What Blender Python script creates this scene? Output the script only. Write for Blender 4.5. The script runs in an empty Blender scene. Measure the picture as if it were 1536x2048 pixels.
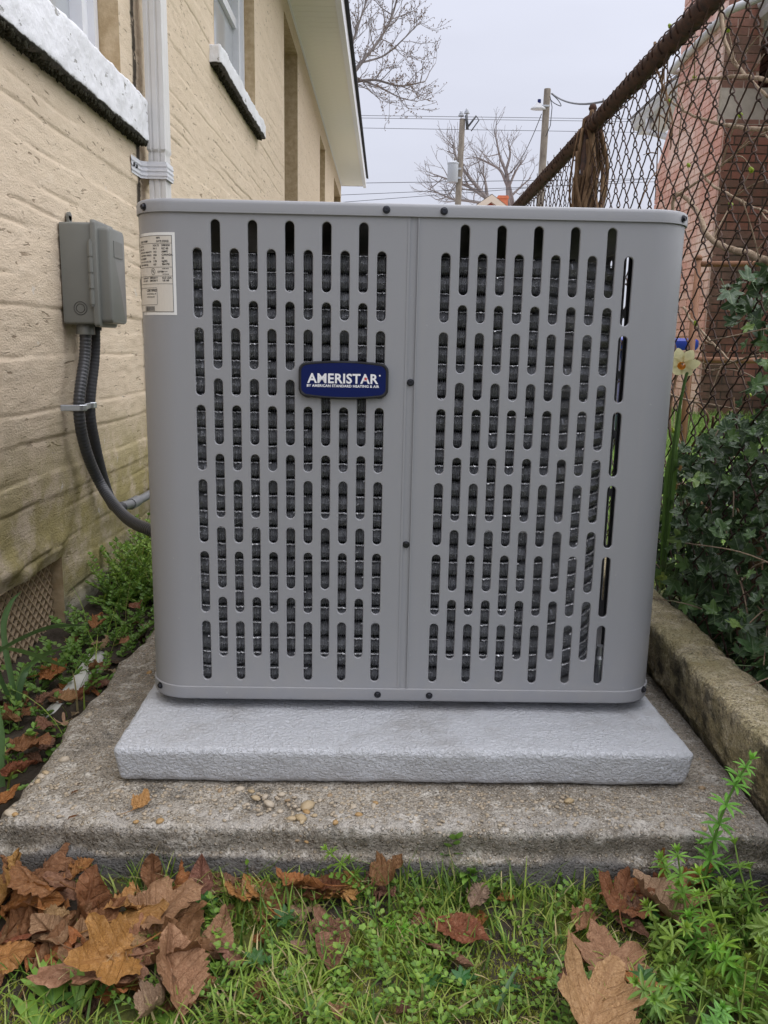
import bpy, bmesh, math, random
import numpy as np
from mathutils import Vector, Matrix, Euler
R = math.radians
scene = bpy.context.scene
COL = scene.collection

# ------------------------------------------------------------------ camera
FPX = 1648.6                     # focal length in pixels of the 1536x2048 photograph
PITCH, ROLL, ZC = R(11.38), R(1.12), 0.70
_cp, _sp, _cr, _sr = math.cos(PITCH), math.sin(PITCH), math.cos(ROLL), math.sin(ROLL)
FW = Vector((0, _cp, -_sp)); _r0 = Vector((1, 0, 0)); _u0 = _r0.cross(FW)
RT = _cr * _r0 + _sr * _u0; UP = -_sr * _r0 + _cr * _u0
CAMLOC = Vector((0, 0, ZC))
cd = bpy.data.cameras.new('camera'); cam = bpy.data.objects.new('camera', cd); COL.objects.link(cam)
cam.matrix_world = Matrix(((RT.x, UP.x, -FW.x, 0), (RT.y, UP.y, -FW.y, 0), (RT.z, UP.z, -FW.z, ZC), (0, 0, 0, 1)))
cd.sensor_fit = 'VERTICAL'; cd.sensor_height = 24.0; cd.lens = 24.0 * FPX / 2048
cd.clip_start = 0.05; cd.clip_end = 2000
scene.camera = cam
scene.render.resolution_x, scene.render.resolution_y = 768, 1024

def at(px, py, x=None, y=None, z=None):
    """the point of the place seen at a pixel of the photograph, on the plane x=, y= or z="""
    d = FW + RT * ((px - 768) / FPX) + UP * ((1024 - py) / FPX)
    t = x / d.x if x is not None else (y / d.y if y is not None else (z - ZC) / d.z)
    return CAMLOC + d * t

# ------------------------------------------------------------------ sky and sun (overcast)
SUN_EL, SUN_AZ = R(62), R(78)           # azimuth from +Y towards +X
w = bpy.data.worlds.new('World'); scene.world = w; w.use_nodes = True
nt = w.node_tree; nt.nodes.clear()
def wn(t, **k):
    n = nt.nodes.new(t)
    for a, b in k.items(): setattr(n, a, b)
    return n
out = wn('ShaderNodeOutputWorld'); bg = wn('ShaderNodeBackground')
sky = wn('ShaderNodeTexSky', sky_type='NISHITA', sun_disc=False, sun_elevation=SUN_EL, sun_rotation=SUN_AZ, air_density=1.0, dust_density=4.0, ozone_density=1.0)
tc = wn('ShaderNodeTexCoord'); sep = wn('ShaderNodeSeparateXYZ'); nt.links.new(tc.outputs['Generated'], sep.inputs[0])
# cloud deck: overcast sky, its unseen zenith raised to add fill light
sq = wn('ShaderNodeMath', operation='MULTIPLY'); nt.links.new(sep.outputs['Z'], sq.inputs[0]); nt.links.new(sep.outputs['Z'], sq.inputs[1])
mr = wn('ShaderNodeMapRange'); nt.links.new(sq.outputs[0], mr.inputs['Value'])
mr.inputs['From Min'].default_value = 0.0; mr.inputs['From Max'].default_value = 1.0
mr.inputs['To Min'].default_value = 0.96; mr.inputs['To Max'].default_value = 2.45
mp = wn('ShaderNodeMapping'); mp.inputs['Scale'].default_value = (1.6, 1.6, 5.0); nt.links.new(tc.outputs['Generated'], mp.inputs[0])
no = wn('ShaderNodeTexNoise'); no.inputs['Scale'].default_value = 1.3; no.inputs['Detail'].default_value = 4; nt.links.new(mp.outputs[0], no.inputs[0])
mr2 = wn('ShaderNodeMapRange'); nt.links.new(no.outputs['Fac'], mr2.inputs['Value'])
mr2.inputs['From Min'].default_value = 0.3; mr2.inputs['From Max'].default_value = 0.7; mr2.inputs['To Min'].default_value = 0.92; mr2.inputs['To Max'].default_value = 1.07
mu = wn('ShaderNodeMath', operation='MULTIPLY'); nt.links.new(mr.outputs[0], mu.inputs[0]); nt.links.new(mr2.outputs[0], mu.inputs[1])
cl = wn('ShaderNodeVectorMath', operation='SCALE'); cl.inputs[0].default_value = (3.68, 3.79, 4.36); nt.links.new(mu.outputs[0], cl.inputs['Scale'])
mx = wn('ShaderNodeMix', data_type='RGBA'); mx.inputs['Factor'].default_value = 0.95
nt.links.new(sky.outputs[0], mx.inputs['A']); nt.links.new(cl.outputs[0], mx.inputs['B'])
nt.links.new(mx.outputs['Result'], bg.inputs[0]); bg.inputs[1].default_value = 0.085
nt.links.new(bg.outputs[0], out.inputs[0])
sd = bpy.data.lights.new('sun', 'SUN'); sd.energy = 1.35; sd.angle = R(110); sd.color = (1.0, 0.97, 0.93)
sun = bpy.data.objects.new('sun', sd); COL.objects.link(sun)
sdir = Vector((math.cos(SUN_EL) * math.sin(SUN_AZ), math.cos(SUN_EL) * math.cos(SUN_AZ), math.sin(SUN_EL)))
sun.rotation_euler = sdir.to_track_quat('Z', 'Y').to_euler(); sun.location = (3, -3, 12)
vs = scene.view_settings
vs.view_transform = 'Standard'; vs.look = 'None'; vs.gamma = 1.0; vs.use_curve_mapping = False; vs.exposure = 1.16

# ------------------------------------------------------------------ helpers
rng = random.Random(7)
nrng = np.random.default_rng(7)
def _hash(ix, iy, iz, seed):
    h = (ix.astype(np.int64) * 374761393 + iy.astype(np.int64) * 668265263 + iz.astype(np.int64) * 2147483647 + seed * 974634777)
    h = (h ^ (h >> 13)) * 1274126177
    h = h ^ (h >> 16)
    return (h & 0xFFFFFF).astype(np.float64) / 0xFFFFFF
def vnoise(P, seed=0):
    P = np.asarray(P, float); i = np.floor(P).astype(np.int64); f = P - i; f = f * f * (3 - 2 * f)
    o = np.zeros(len(P))
    for dx in (0, 1):
        wx = f[:, 0] if dx else 1 - f[:, 0]
        for dy in (0, 1):
            wy = f[:, 1] if dy else 1 - f[:, 1]
            for dz in (0, 1):
                wz = f[:, 2] if dz else 1 - f[:, 2]
                o += wx * wy * wz * _hash(i[:, 0] + dx, i[:, 1] + dy, i[:, 2] + dz, seed)
    return o * 2 - 1
def fbm(P, scale=1.0, octs=4, seed=0, gain=0.5):
    P = np.asarray(P, float) * scale; o = np.zeros(len(P)); a = 1.0
    for k in range(octs):
        o += a * vnoise(P, seed + k * 17); P = P * 2.03 + 11.3; a *= gain
    return o

def link(o, parent=None):
    COL.objects.link(o)
    if parent: o.parent = parent
    return o
class MB:
    def __init__(s): s.V = []; s.F = []; s.n = 0
    def add(s, V, F):
        V = [tuple(v) for v in V]; s.V += V
        s.F += [tuple(i + s.n for i in f) for f in F]; s.n += len(V); return s
    def box(s, c, d, M=None, taper=1.0):
        x, y, z = d[0] / 2, d[1] / 2, d[2] / 2; t = taper
        V = [Vector(v) for v in ((-x, -y, -z), (x, -y, -z), (x, y, -z), (-x, y, -z), (-x * t, -y * t, z), (x * t, -y * t, z), (x * t, y * t, z), (-x * t, y * t, z))]
        if M is not None: V = [M @ v for v in V]
        c = Vector(c)
        return s.add([v + c for v in V], [(0, 3, 2, 1), (4, 5, 6, 7), (0, 1, 5, 4), (1, 2, 6, 5), (2, 3, 7, 6), (3, 0, 4, 7)])
    def tube(s, path, r, n=8, caps=True, ribs=None):
        pts = [Vector(p) for p in path]; k = len(pts)
        if not hasattr(r, '__len__'): r = [r] * k
        T = []
        for i in range(k):
            t = pts[min(i + 1, k - 1)] - pts[max(i - 1, 0)]
            T.append(t.normalized() if t.length > 1e-9 else Vector((0, 0, 1)))
        a = T[0].orthogonal().normalized(); V = []
        for i in range(k):
            a = (a - T[i] * a.dot(T[i]))
            a = a.normalized() if a.length > 1e-6 else T[i].orthogonal().normalized()
            b = T[i].cross(a)
            for j in range(n):
                q = 2 * math.pi * j / n; V.append(pts[i] + (a * math.cos(q) + b * math.sin(q)) * r[i])
        F = []
        for i in range(k - 1):
            for j in range(n):
                j2 = (j + 1) % n; F.append((i * n + j, i * n + j2, (i + 1) * n + j2, (i + 1) * n + j))
        if caps: F.append(tuple(range(n - 1, -1, -1))); F.append(tuple((k - 1) * n + j for j in range(n)))
        return s.add(V, F)
    def lathe(s, prof, n=16, c=(0, 0, 0), M=None):
        V = []; c = Vector(c)
        for (r, z) in prof:
            for j in range(n):
                q = 2 * math.pi * j / n; v = Vector((r * math.cos(q), r * math.sin(q), z))
                V.append((M @ v if M is not None else v) + c)
        F = []; k = len(prof)
        for i in range(k - 1):
            for j in range(n):
                j2 = (j + 1) % n; F.append((i * n + j, i * n + j2, (i + 1) * n + j2, (i + 1) * n + j))
        F.append(tuple(range(n - 1, -1, -1))); F.append(tuple((k - 1) * n + j for j in range(n)))
        return s.add(V, F)
    def blob(s, c, d, M=None, seed=0, rough=0.15, nu=8, nv=5):
        V = []; c = Vector(c); rr = random.Random(seed)
        for i in range(nv + 1):
            th = math.pi * i / nv
            for j in range(nu):
                ph = 2 * math.pi * j / nu; k = 1 + rr.uniform(-rough, rough)
                if i in (0, nv): k = 1
                v = Vector((d[0] * k * math.sin(th) * math.cos(ph), d[1] * k * math.sin(th) * math.sin(ph), d[2] * math.cos(th)))
                V.append((M @ v if M is not None else v) + c)
        F = []
        for i in range(nv):
            for j in range(nu):
                j2 = (j + 1) % nu; F.append((i * nu + j, (i + 1) * nu + j, (i + 1) * nu + j2, i * nu + j2))
        return s.add(V, F)
    def mesh(s, name, mat, smooth=False):
        me = bpy.data.meshes.new(name); me.from_pydata(s.V, [], s.F); me.materials.append(mat)
        if smooth: me.polygons.foreach_set('use_smooth', [True] * len(me.polygons))
        me.update(); return me
    def build(s, name, mat, parent=None, smooth=False, angle=None):
        me = s.mesh(name, mat, smooth or angle is not None)
        if angle is not None: me.set_sharp_from_angle(angle=R(angle))
        return link(bpy.data.objects.new(name, me), parent)
def npmesh(name, V, F, mat, parent=None, smooth=True, uv=None, tint=None):
    """fast mesh from numpy arrays; F is (n,3) or (n,4)"""
    V = np.asarray(V, np.float32); F = np.asarray(F, np.int32); k = F.shape[1]
    me = bpy.data.meshes.new(name)
    me.vertices.add(len(V)); me.vertices.foreach_set('co', V.ravel())
    me.loops.add(F.size); me.loops.foreach_set('vertex_index', F.ravel())
    me.polygons.add(len(F)); me.polygons.foreach_set('loop_start', np.arange(0, F.size, k, dtype=np.int32))
    me.polygons.foreach_set('loop_total', np.full(len(F), k, np.int32))
    me.update(calc_edges=True)
    me.polygons.foreach_set('use_smooth', np.full(len(F), smooth))
    if uv is not None:
        l = me.uv_layers.new(name='leaf'); l.data.foreach_set('uv', np.asarray(uv, np.float32)[F.ravel()].ravel())
    if tint is not None:
        a = me.color_attributes.new('tint', 'FLOAT_COLOR', 'POINT')
        c = np.ones((len(V), 4), np.float32); c[:, :3] = tint; a.data.foreach_set('color', c.ravel())
    me.materials.append(mat); me.validate()
    return link(bpy.data.objects.new(name, me), parent)
def gridF(nu, nv, flip=False):
    i, j = np.meshgrid(np.arange(nu - 1), np.arange(nv - 1), indexing='ij'); a = (i * nv + j).ravel()
    F = np.stack([a, a + nv, a + nv + 1, a + 1], 1)
    return F[:, ::-1] if flip else F
def tag(o, label=None, cat=None, group=None, kind=None):
    if label: o['label'] = label
    if cat: o['category'] = cat
    if group: o['group'] = group
    if kind: o['kind'] = kind
    return o
def thing(name, label, cat, loc=(0, 0, 0), rz=0, group=None):
    o = bpy.data.objects.new(name, None); COL.objects.link(o); o.empty_display_size = 0.05
    o.location = loc; o.rotation_euler = (0, 0, rz)
    return tag(o, label, cat, group)
def copy_tree(o, parent=None):
    c = o.copy(); COL.objects.link(c)
    if parent: c.parent = parent
    for ch in list(o.children): copy_tree(ch, c)
    return c
def curve_pts(P, n=8):
    """Catmull-Rom through points"""
    P = [Vector(p) for p in P]; Q = [P[0] * 2 - P[1]] + P + [P[-1] * 2 - P[-2]]; o = []
    for i in range(1, len(Q) - 2):
        a, b, c, d = Q[i - 1:i + 3]
        for k in range(n):
            t = k / n
            o.append(0.5 * ((2 * b) + (c - a) * t + (2 * a - 5 * b + 4 * c - d) * t * t + (3 * b - a - 3 * c + d) * t ** 3))
    o.append(P[-1]); return o
def text_mesh(body, size, bold=0.0, align='CENTER', spacing=1.0):
    """flat lettering as vertex/face lists in the xy plane"""
    cu = bpy.data.curves.new('lettering', 'FONT'); cu.body = body; cu.size = size; cu.offset = bold; cu.align_x = align; cu.space_character = spacing
    cu.resolution_u = 3
    o = bpy.data.objects.new('lettering', cu); COL.objects.link(o)
    bpy.context.view_layer.update()
    me = bpy.data.meshes.new_from_object(o.evaluated_get(bpy.context.evaluated_depsgraph_get()))
    V = [tuple(v.co) for v in me.vertices]; F = [tuple(p.vertices) for p in me.polygons]
    bpy.data.objects.remove(o); bpy.data.curves.remove(cu); bpy.data.meshes.remove(me)
    return V, F

# ------------------------------------------------------------------ materials
class G:
    def __init__(s, name, rough=0.7, metal=0.0, spec=0.5):
        s.m = bpy.data.materials.new(name); s.m.use_nodes = True; s.t = s.m.node_tree
        s.b = s.t.nodes['Principled BSDF']; s.set(s.b, 'Roughness', rough); s.set(s.b, 'Metallic', metal); s.set(s.b, 'Specular IOR Level', spec)
        s._tc = None; s._geo = None
    def set(s, n, k, v):
        i = n.inputs[k]
        if hasattr(v, 'is_linked') or isinstance(v, bpy.types.NodeSocket): s.t.links.new(v, i)
        elif hasattr(i.default_value, '__len__'):
            v = tuple(v); i.default_value = v if len(v) == len(i.default_value) else v + (1.0,)
        else: i.default_value = v
    def n(s, t, out=0, _p=None, **k):
        n = s.t.nodes.new(t)
        for a, b in (_p or {}).items(): setattr(n, a, b)
        for a, b in k.items(): s.set(n, int(a[1:]) if a[0] == '_' else a.replace('_', ' '), b)
        return n.outputs[out]
    @property
    def obj(s):
        if s._tc is None: s._tc = s.t.nodes.new('ShaderNodeTexCoord')
        return s._tc.outputs['Object']
    @property
    def geo(s):
        if s._geo is None: s._geo = s.t.nodes.new('ShaderNodeNewGeometry')
        return s._geo
    @property
    def pos(s): return s.geo.outputs['Position']
    def scaled(s, v, sc): return s.n('ShaderNodeMapping', _0=v, Scale=sc)
    def noise(s, v, scale, detail=4, rough=0.55, dist=0.0, out=0): return s.n('ShaderNodeTexNoise', out, Vector=v, Scale=scale, Detail=detail, Roughness=rough, Distortion=dist)
    def voro(s, v, scale, feature='F1', out=0, rnd=1.0): return s.n('ShaderNodeTexVoronoi', out, {'feature': feature}, Vector=v, Scale=scale, Randomness=rnd)
    def math(s, op, a, b=0.0, clamp=False): return s.n('ShaderNodeMath', 0, {'operation': op, 'use_clamp': clamp}, _0=a, _1=b)
    def rng(s, v, a, b, c=0.0, d=1.0, smooth=False): return s.n('ShaderNodeMapRange', 0, {'interpolation_type': 'SMOOTHSTEP' if smooth else 'LINEAR'}, Value=v, From_Min=a, From_Max=b, To_Min=c, To_Max=d)
    def mix(s, f, a, b, mode='MIX'):
        n = s.t.nodes.new('ShaderNodeMix'); n.data_type = 'RGBA'; n.blend_type = mode
        s.set(n, 'Factor', f)
        for k, v in ((6, a), (7, b)):
            i = n.inputs[k]
            if isinstance(v, bpy.types.NodeSocket): s.t.links.new(v, i)
            else: i.default_value = tuple(v) + (1.0,) if len(v) == 3 else v
        return n.outputs[2]
    def ramp(s, f, stops):
        n = s.t.nodes.new('ShaderNodeValToRGB'); s.set(n, 'Fac', f); e = n.color_ramp.elements
        while len(e) < len(stops): e.new(0.5)
        for k, (p, c) in enumerate(stops): e[k].position = p; e[k].color = tuple(c) + (1.0,)
        return n.outputs[0]
    def sep(s, v, k): return s.n('ShaderNodeSeparateXYZ', k, _0=v)
    def bump(s, h, strength=0.3, dist=0.002, normal=None):
        n = s.t.nodes.new('ShaderNodeBump'); s.set(n, 'Height', h); n.inputs['Strength'].default_value = strength; n.inputs['Distance'].default_value = dist
        if normal is not None: s.t.links.new(normal, n.inputs['Normal'])
        return n.outputs[0]
    def end(s, color=None, normal=None, rough=None):
        if color is not None: s.set(s.b, 'Base Color', color)
        if normal is not None: s.set(s.b, 'Normal', normal)
        if rough is not None: s.set(s.b, 'Roughness', rough)
        return s.m
def plain(name, col, rough=0.6, metal=0.0, var=0.12, scale=40, bump=0.0, spec=0.5):
    g = G(name, rough, metal, spec); f = g.noise(g.obj, scale, 5)
    c = g.mix(f, [x * (1 - var) for x in col], [min(1, x * (1 + var)) for x in col])
    return g.end(c, g.bump(f, bump, 0.002) if bump else None)
MAT = {}

g = G('grey_enamel', 0.40, spec=0.45); f = g.noise(g.obj, 7, 3); h = g.noise(g.obj, 700, 2)
sp = g.rng(g.noise(g.obj, 160, 1), 0.76, 0.80)
dst = g.math('MULTIPLY', g.rng(g.sep(g.pos, 2), 0.30, 0.16, smooth=True), g.rng(g.noise(g.pos, 22, 6, 0.65), 0.40, 0.68)); strk = g.math('MULTIPLY', g.rng(g.noise(g.scaled(g.pos, (1, 1, 0.03)), 48, 3, 0.6), 0.54, 0.72), g.rng(g.noise(g.pos, 4, 3), 0.42, 0.62))
MAT['enamel'] = g.end(g.mix(g.math('MAXIMUM', g.math('MULTIPLY', dst, 0.30), g.math('MULTIPLY', strk, 0.13)), g.mix(g.math('MULTIPLY', sp, 0.25), g.mix(f, (0.285, 0.290, 0.306), (0.300, 0.305, 0.324)), (0.5, 0.5, 0.5)), (0.36, 0.34, 0.31)), g.bump(h, 0.08, 0.0006), g.rng(g.noise(g.obj, 25, 4), 0.3, 0.7, 0.36, 0.46))
MAT['screw'] = plain('black_zinc', (0.045, 0.047, 0.055), 0.32, 0.8, 0.2)
MAT['fin'] = plain('aluminium_fin', (0.78, 0.79, 0.81), 0.30, 0.4, 0.35, 300)
MAT['fincore'] = plain('dark_fin_core', (0.34, 0.345, 0.36), 0.34, 0.45, 0.5, 300)
MAT['inner'] = plain('inner_dark_steel', (0.05, 0.05, 0.053), 0.6, 0.2)
MAT['galv'] = plain('galvanised_steel', (0.52, 0.54, 0.57), 0.38, 0.9, 0.15, 60)
MAT['navy'] = plain('navy_gloss', (0.002, 0.009, 0.085), 0.3, 0, 0.04, spec=0.25)
MAT['blackplastic'] = plain('black_plastic', (0.012, 0.012, 0.014), 0.35, 0, 0.1)
MAT['print_white'] = plain('print_white', (0.84, 0.84, 0.86), 0.4, 0, 0.02)
MAT['print_red'] = plain('print_red', (0.62, 0.03, 0.03), 0.4, 0, 0.02)
MAT['print_black'] = plain('print_black', (0.02, 0.02, 0.02), 0.5, 0, 0.02)
MAT['label_paper'] = plain('label_paper', (0.66, 0.62, 0.56), 0.45, 0, 0.03)
MAT['label_edge'] = plain('label_edge', (0.80, 0.80, 0.79), 0.45, 0, 0.02)

# moulded pad: grey, finely pebbled
g = G('pad_grey', 0.72)
h1 = g.noise(g.scaled(g.obj, (1, 1, 1.25)), 190, 3, 0.6, 0.6); h2 = g.noise(g.obj, 60, 3)
hh = g.math('ADD', g.rng(h1, 0.35, 0.62), g.math('MULTIPLY', h2, 0.8))
dirt = g.rng(g.noise(g.obj, 9, 6, 0.6), 0.52, 0.72)
MAT['pad'] = g.end(g.mix(g.math('MAXIMUM', g.math('MULTIPLY', dirt, 0.5), g.math('MULTIPLY', g.rng(g.sep(g.pos, 2), 0.125, 0.09), g.rng(g.noise(g.pos, 28, 5, 0.7), 0.42, 0.6, 0, 0.6))), g.mix(h2, (0.52, 0.535, 0.565), (0.59, 0.605, 0.635)), (0.30, 0.285, 0.265)), g.bump(hh, 0.8, 0.003))

# exposed aggregate concrete
def concrete(name, base, dark, light, pebble, tan, moss=0.0, peb_scale=150):
    g = G(name, 0.88, spec=0.25); p = g.pos
    big = g.noise(p, 6, 6, 0.62); mid = g.noise(p, 34, 5, 0.6); fine = g.noise(p, 260, 3)
    col = g.mix(g.rng(big, 0.35, 0.66), dark, base)
    col = g.mix(g.rng(mid, 0.50, 0.70), col, light)
    vc = g.voro(p, peb_scale, out=1); vd = g.voro(p, peb_scale, out=0); vr = g.sep(vc, 0)
    isp = g.math('MULTIPLY', g.rng(vd, 0.42, 0.30), g.rng(vr, 0.55, 0.60))
    pc = g.mix(g.sep(vc, 1), pebble, tan)
    col = g.mix(g.math('MULTIPLY', isp, 0.75), col, pc)
    vc2 = g.voro(p, peb_scale * 2.3, out=1); vd2 = g.voro(p, peb_scale * 2.3)
    isp2 = g.math('MULTIPLY', g.rng(vd2, 0.45, 0.3), g.rng(g.sep(vc2, 0), 0.5, 0.55))
    col = g.mix(g.math('MULTIPLY', isp2, 0.55), col, g.mix(g.sep(vc2, 2), (0.08, 0.07, 0.06), light))
    col = g.mix(g.math('MULTIPLY', g.rng(g.noise(p, 14, 6, 0.7), 0.56, 0.68), 0.75), col, (0.045, 0.042, 0.036))
    f5 = g.noise(p, 420, 2, 0.5); col = g.mix(g.math('MULTIPLY', g.rng(g.noise(p, 190, 3, 0.6), 0.50, 0.60), 0.6), col, dark); col = g.mix(g.math('MULTIPLY', g.rng(f5, 0.56, 0.66), 0.65), col, light)
    col = g.mix(g.math('MULTIPLY', g.rng(fine, 0.54, 0.66), 0.6), col, (0.06, 0.055, 0.045))
    if moss: col = g.mix(g.math('MULTIPLY', g.rng(g.noise(p, 9, 6, 0.65), 0.42, 0.62), moss), col, (0.19, 0.165, 0.035))
    hgt = g.math('ADD', g.math('MULTIPLY', isp, 0.6), g.math('ADD', g.math('MULTIPLY', isp2, 0.35), g.math('MULTIPLY', fine, 0.9)))
    return g, col, hgt
g, col, hgt = concrete('old_slab_concrete', (0.42, 0.37, 0.30), (0.21, 0.18, 0.14), (0.68, 0.64, 0.57), (0.55, 0.44, 0.30), (0.46, 0.36, 0.24))
# smooth grey render along the lower front, pale lime bloom on the worn lip
z = g.sep(g.pos, 2); y = g.sep(g.pos, 1); nz = g.noise(g.pos, 11, 4)
low = g.math('MULTIPLY', g.rng(g.math('ADD', z, g.math('MULTIPLY', nz, 0.05)), 0.078, 0.068, smooth=True), g.rng(y, 1.0, 0.99))
col = g.mix(g.math('MULTIPLY', low, 0.8), col, g.mix(g.noise(g.pos, 22, 6, 0.7), (0.085, 0.082, 0.08), (0.165, 0.162, 0.165)))
band = g.math('MULTIPLY', g.math('MULTIPLY', g.rng(z, 0.052, 0.060), g.rng(z, 0.084, 0.076)), g.rng(y, 0.995, 0.985)); col = g.mix(g.math('MULTIPLY', band, g.rng(g.noise(g.pos, 20, 5, 0.65), 0.30, 0.52, 0.15, 0.65)), col, g.mix(g.noise(g.pos, 150, 3), (0.05, 0.044, 0.034), (0.19, 0.165, 0.125)))
lip = g.math('MULTIPLY', g.math('MULTIPLY', g.rng(z, 0.075, 0.088), g.rng(y, 1.02, 0.985)), g.rng(g.noise(g.pos, 26, 6, 0.65), 0.42, 0.6))
col = g.mix(g.math('MULTIPLY', lip, 0.65), col, (0.50, 0.47, 0.43))
MAT['slab'] = g.end(col, g.bump(hgt, 1.0, 0.005))
g, col, hgt = concrete('mossy_kerb_concrete', (0.66, 0.57, 0.38), (0.42, 0.345, 0.20), (0.80, 0.71, 0.53), (0.46, 0.38, 0.26), (0.36, 0.30, 0.2), 0.45, 230)
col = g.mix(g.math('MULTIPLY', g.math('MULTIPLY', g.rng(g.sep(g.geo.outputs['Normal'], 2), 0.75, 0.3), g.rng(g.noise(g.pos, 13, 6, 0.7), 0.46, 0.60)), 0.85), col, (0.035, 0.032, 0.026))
MAT['kerb'] = g.end(col, g.bump(hgt, 1.0, 0.005))
g = G('pebble_stone', 0.6); f = g.noise(g.obj, 90, 4); oi = g.n('ShaderNodeObjectInfo', 1)
MAT['pebble'] = g.end(g.mix(g.math('MULTIPLY', f, 0.5), oi, (0.16, 0.13, 0.09)), g.bump(f, 0.2, 0.001))

# house render: tan painted, board-marked, weathered and mossy towards the plinth
g = G('tan_render', 0.85, spec=0.2); p = g.pos; z = g.sep(p, 2)
f1 = g.noise(p, 3.0, 6, 0.6); f2 = g.noise(g.scaled(p, (1, 0.55, 1.5)), 30, 5, 0.6); f3 = g.noise(g.scaled(p, (1, 0.4, 1)), 170, 4, 0.65)
col = g.mix(f1, (0.67, 0.55, 0.41), (0.74, 0.62, 0.475)); col = g.mix(g.math('MULTIPLY', g.rng(f2, 0.5, 0.75), 0.5), col, (0.79, 0.68, 0.54))
chip = g.rng(g.noise(g.scaled(p, (1, 0.35, 1.6)), 46, 5, 0.6), 0.665, 0.70)
hair = g.math('MULTIPLY', g.rng(g.noise(g.scaled(p, (1, 0.22, 1.0)), 90, 3, 0.5, 0.8), 0.645, 0.68), g.rng(g.noise(p, 7, 3), 0.36, 0.5))
col = g.mix(g.math('MULTIPLY', hair, 0.65), col, (0.20, 0.14, 0.085))
nb = g.noise(p, 4.5, 6, 0.65)
lowm = g.rng(g.math('ADD', z, g.math('MULTIPLY', nb, -0.9)), 0.22, -0.32, smooth=True)
col = g.mix(g.math('MULTIPLY', lowm, 0.55), col, (0.35, 0.30, 0.20))
alg = g.math('MULTIPLY', g.rng(z, 0.62, 0.25, smooth=True), g.rng(g.noise(p, 10, 6, 0.7), 0.37, 0.56))
alg = g.math('MULTIPLY', alg, g.rng(z, 0.02, 0.12))
col = g.mix(g.math('MULTIPLY', alg, 0.85), col, g.mix(g.noise(p, 60, 4), (0.22, 0.185, 0.06), (0.42, 0.36, 0.14)))
bare = g.math('MULTIPLY', g.rng(z, 0.16, 0.07, smooth=True), g.rng(g.noise(p, 12, 5, 0.6), 0.33, 0.5))
col = g.mix(g.math('MULTIPLY', bare, 0.8), col, g.mix(f3, (0.26, 0.235, 0.19), (0.44, 0.42, 0.37)))
spot = g.math('MULTIPLY', g.rng(g.noise(p, 17, 4, 0.5), 0.70, 0.74), g.rng(z, 1.6, 0.5))
col = g.mix(g.math('MULTIPLY', spot, 0.7), col, (0.62, 0.60, 0.57))
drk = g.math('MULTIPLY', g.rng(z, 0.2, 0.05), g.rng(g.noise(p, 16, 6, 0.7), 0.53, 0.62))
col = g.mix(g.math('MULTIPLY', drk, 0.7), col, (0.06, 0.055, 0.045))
hh = g.math('ADD', g.math('MULTIPLY', f2, 0.5), g.math('SUBTRACT', g.math('ADD', g.math('MULTIPLY', g.noise(g.scaled(p, (1, 0.6, 1)), 240, 4, 0.7), 1.5), g.math('MULTIPLY', g.noise(g.scaled(p, (1, 0.10, 1.2)), 60, 4, 0.6, 0.4), 0.75)), g.math('MULTIPLY', hair, 1.2)))
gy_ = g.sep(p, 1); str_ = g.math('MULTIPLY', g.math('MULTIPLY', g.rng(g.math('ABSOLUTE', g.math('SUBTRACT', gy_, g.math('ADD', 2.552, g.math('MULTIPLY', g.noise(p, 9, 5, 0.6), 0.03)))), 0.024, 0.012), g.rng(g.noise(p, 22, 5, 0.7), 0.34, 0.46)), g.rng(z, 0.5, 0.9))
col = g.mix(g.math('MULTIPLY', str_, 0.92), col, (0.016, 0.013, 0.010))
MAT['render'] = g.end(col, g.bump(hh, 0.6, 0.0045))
g = G('reveal_render', 0.85, spec=0.2); f = g.noise(g.pos, 25, 6, 0.65)
MAT['reveal'] = g.end(g.mix(g.rng(f, 0.35, 0.7), (0.42, 0.31, 0.18), (0.60, 0.47, 0.31)), g.bump(g.noise(g.pos, 60, 5), 0.5, 0.006))
g = G('white_painted_stone', 0.6); p = g.pos; f = g.noise(p, 50, 5, 0.6)
chip = g.rng(g.noise(g.scaled(p, (1, 0.5, 1)), 42, 5, 0.6), 0.63, 0.67); mould = g.rng(g.noise(p, 20, 6, 0.7), 0.60, 0.75)
col = g.mix(g.math('MULTIPLY', mould, 0.4), g.mix(f, (0.70, 0.71, 0.75), (0.80, 0.81, 0.84)), (0.42, 0.42, 0.40))
col = g.mix(g.math('MULTIPLY', chip, 0.75), col, (0.20, 0.19, 0.16))
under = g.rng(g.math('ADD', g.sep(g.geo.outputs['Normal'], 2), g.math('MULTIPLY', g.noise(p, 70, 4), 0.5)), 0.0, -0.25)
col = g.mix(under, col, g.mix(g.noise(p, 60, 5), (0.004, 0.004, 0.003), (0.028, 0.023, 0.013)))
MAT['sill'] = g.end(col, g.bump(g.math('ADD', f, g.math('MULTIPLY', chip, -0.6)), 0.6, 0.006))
MAT['whitepaint'] = plain('white_paint', (0.72, 0.73, 0.77), 0.45, 0, 0.08, 30, 0.1)
MAT['downspout'] = plain('offwhite_aluminium', (0.64, 0.63, 0.62), 0.42, 0.0, 0.1, 18, 0.05)
MAT['soffit'] = plain('cream_vinyl', (0.80, 0.785, 0.72), 0.5, 0, 0.06, 12)
MAT['glass'] = plain('window_glass', (0.42, 0.44, 0.47), 0.08, 0, 0.1, 4)
MAT['curtain'] = plain('white_blind', (0.6, 0.6, 0.62), 0.7, 0, 0.08)
MAT['doordark'] = plain('dark_brown_door', (0.055, 0.035, 0.022), 0.5, 0, 0.2, 15)
MAT['shingle'] = plain('black_shingle', (0.022, 0.022, 0.024), 0.9, 0, 0.4, 120, 0.5)
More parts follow.
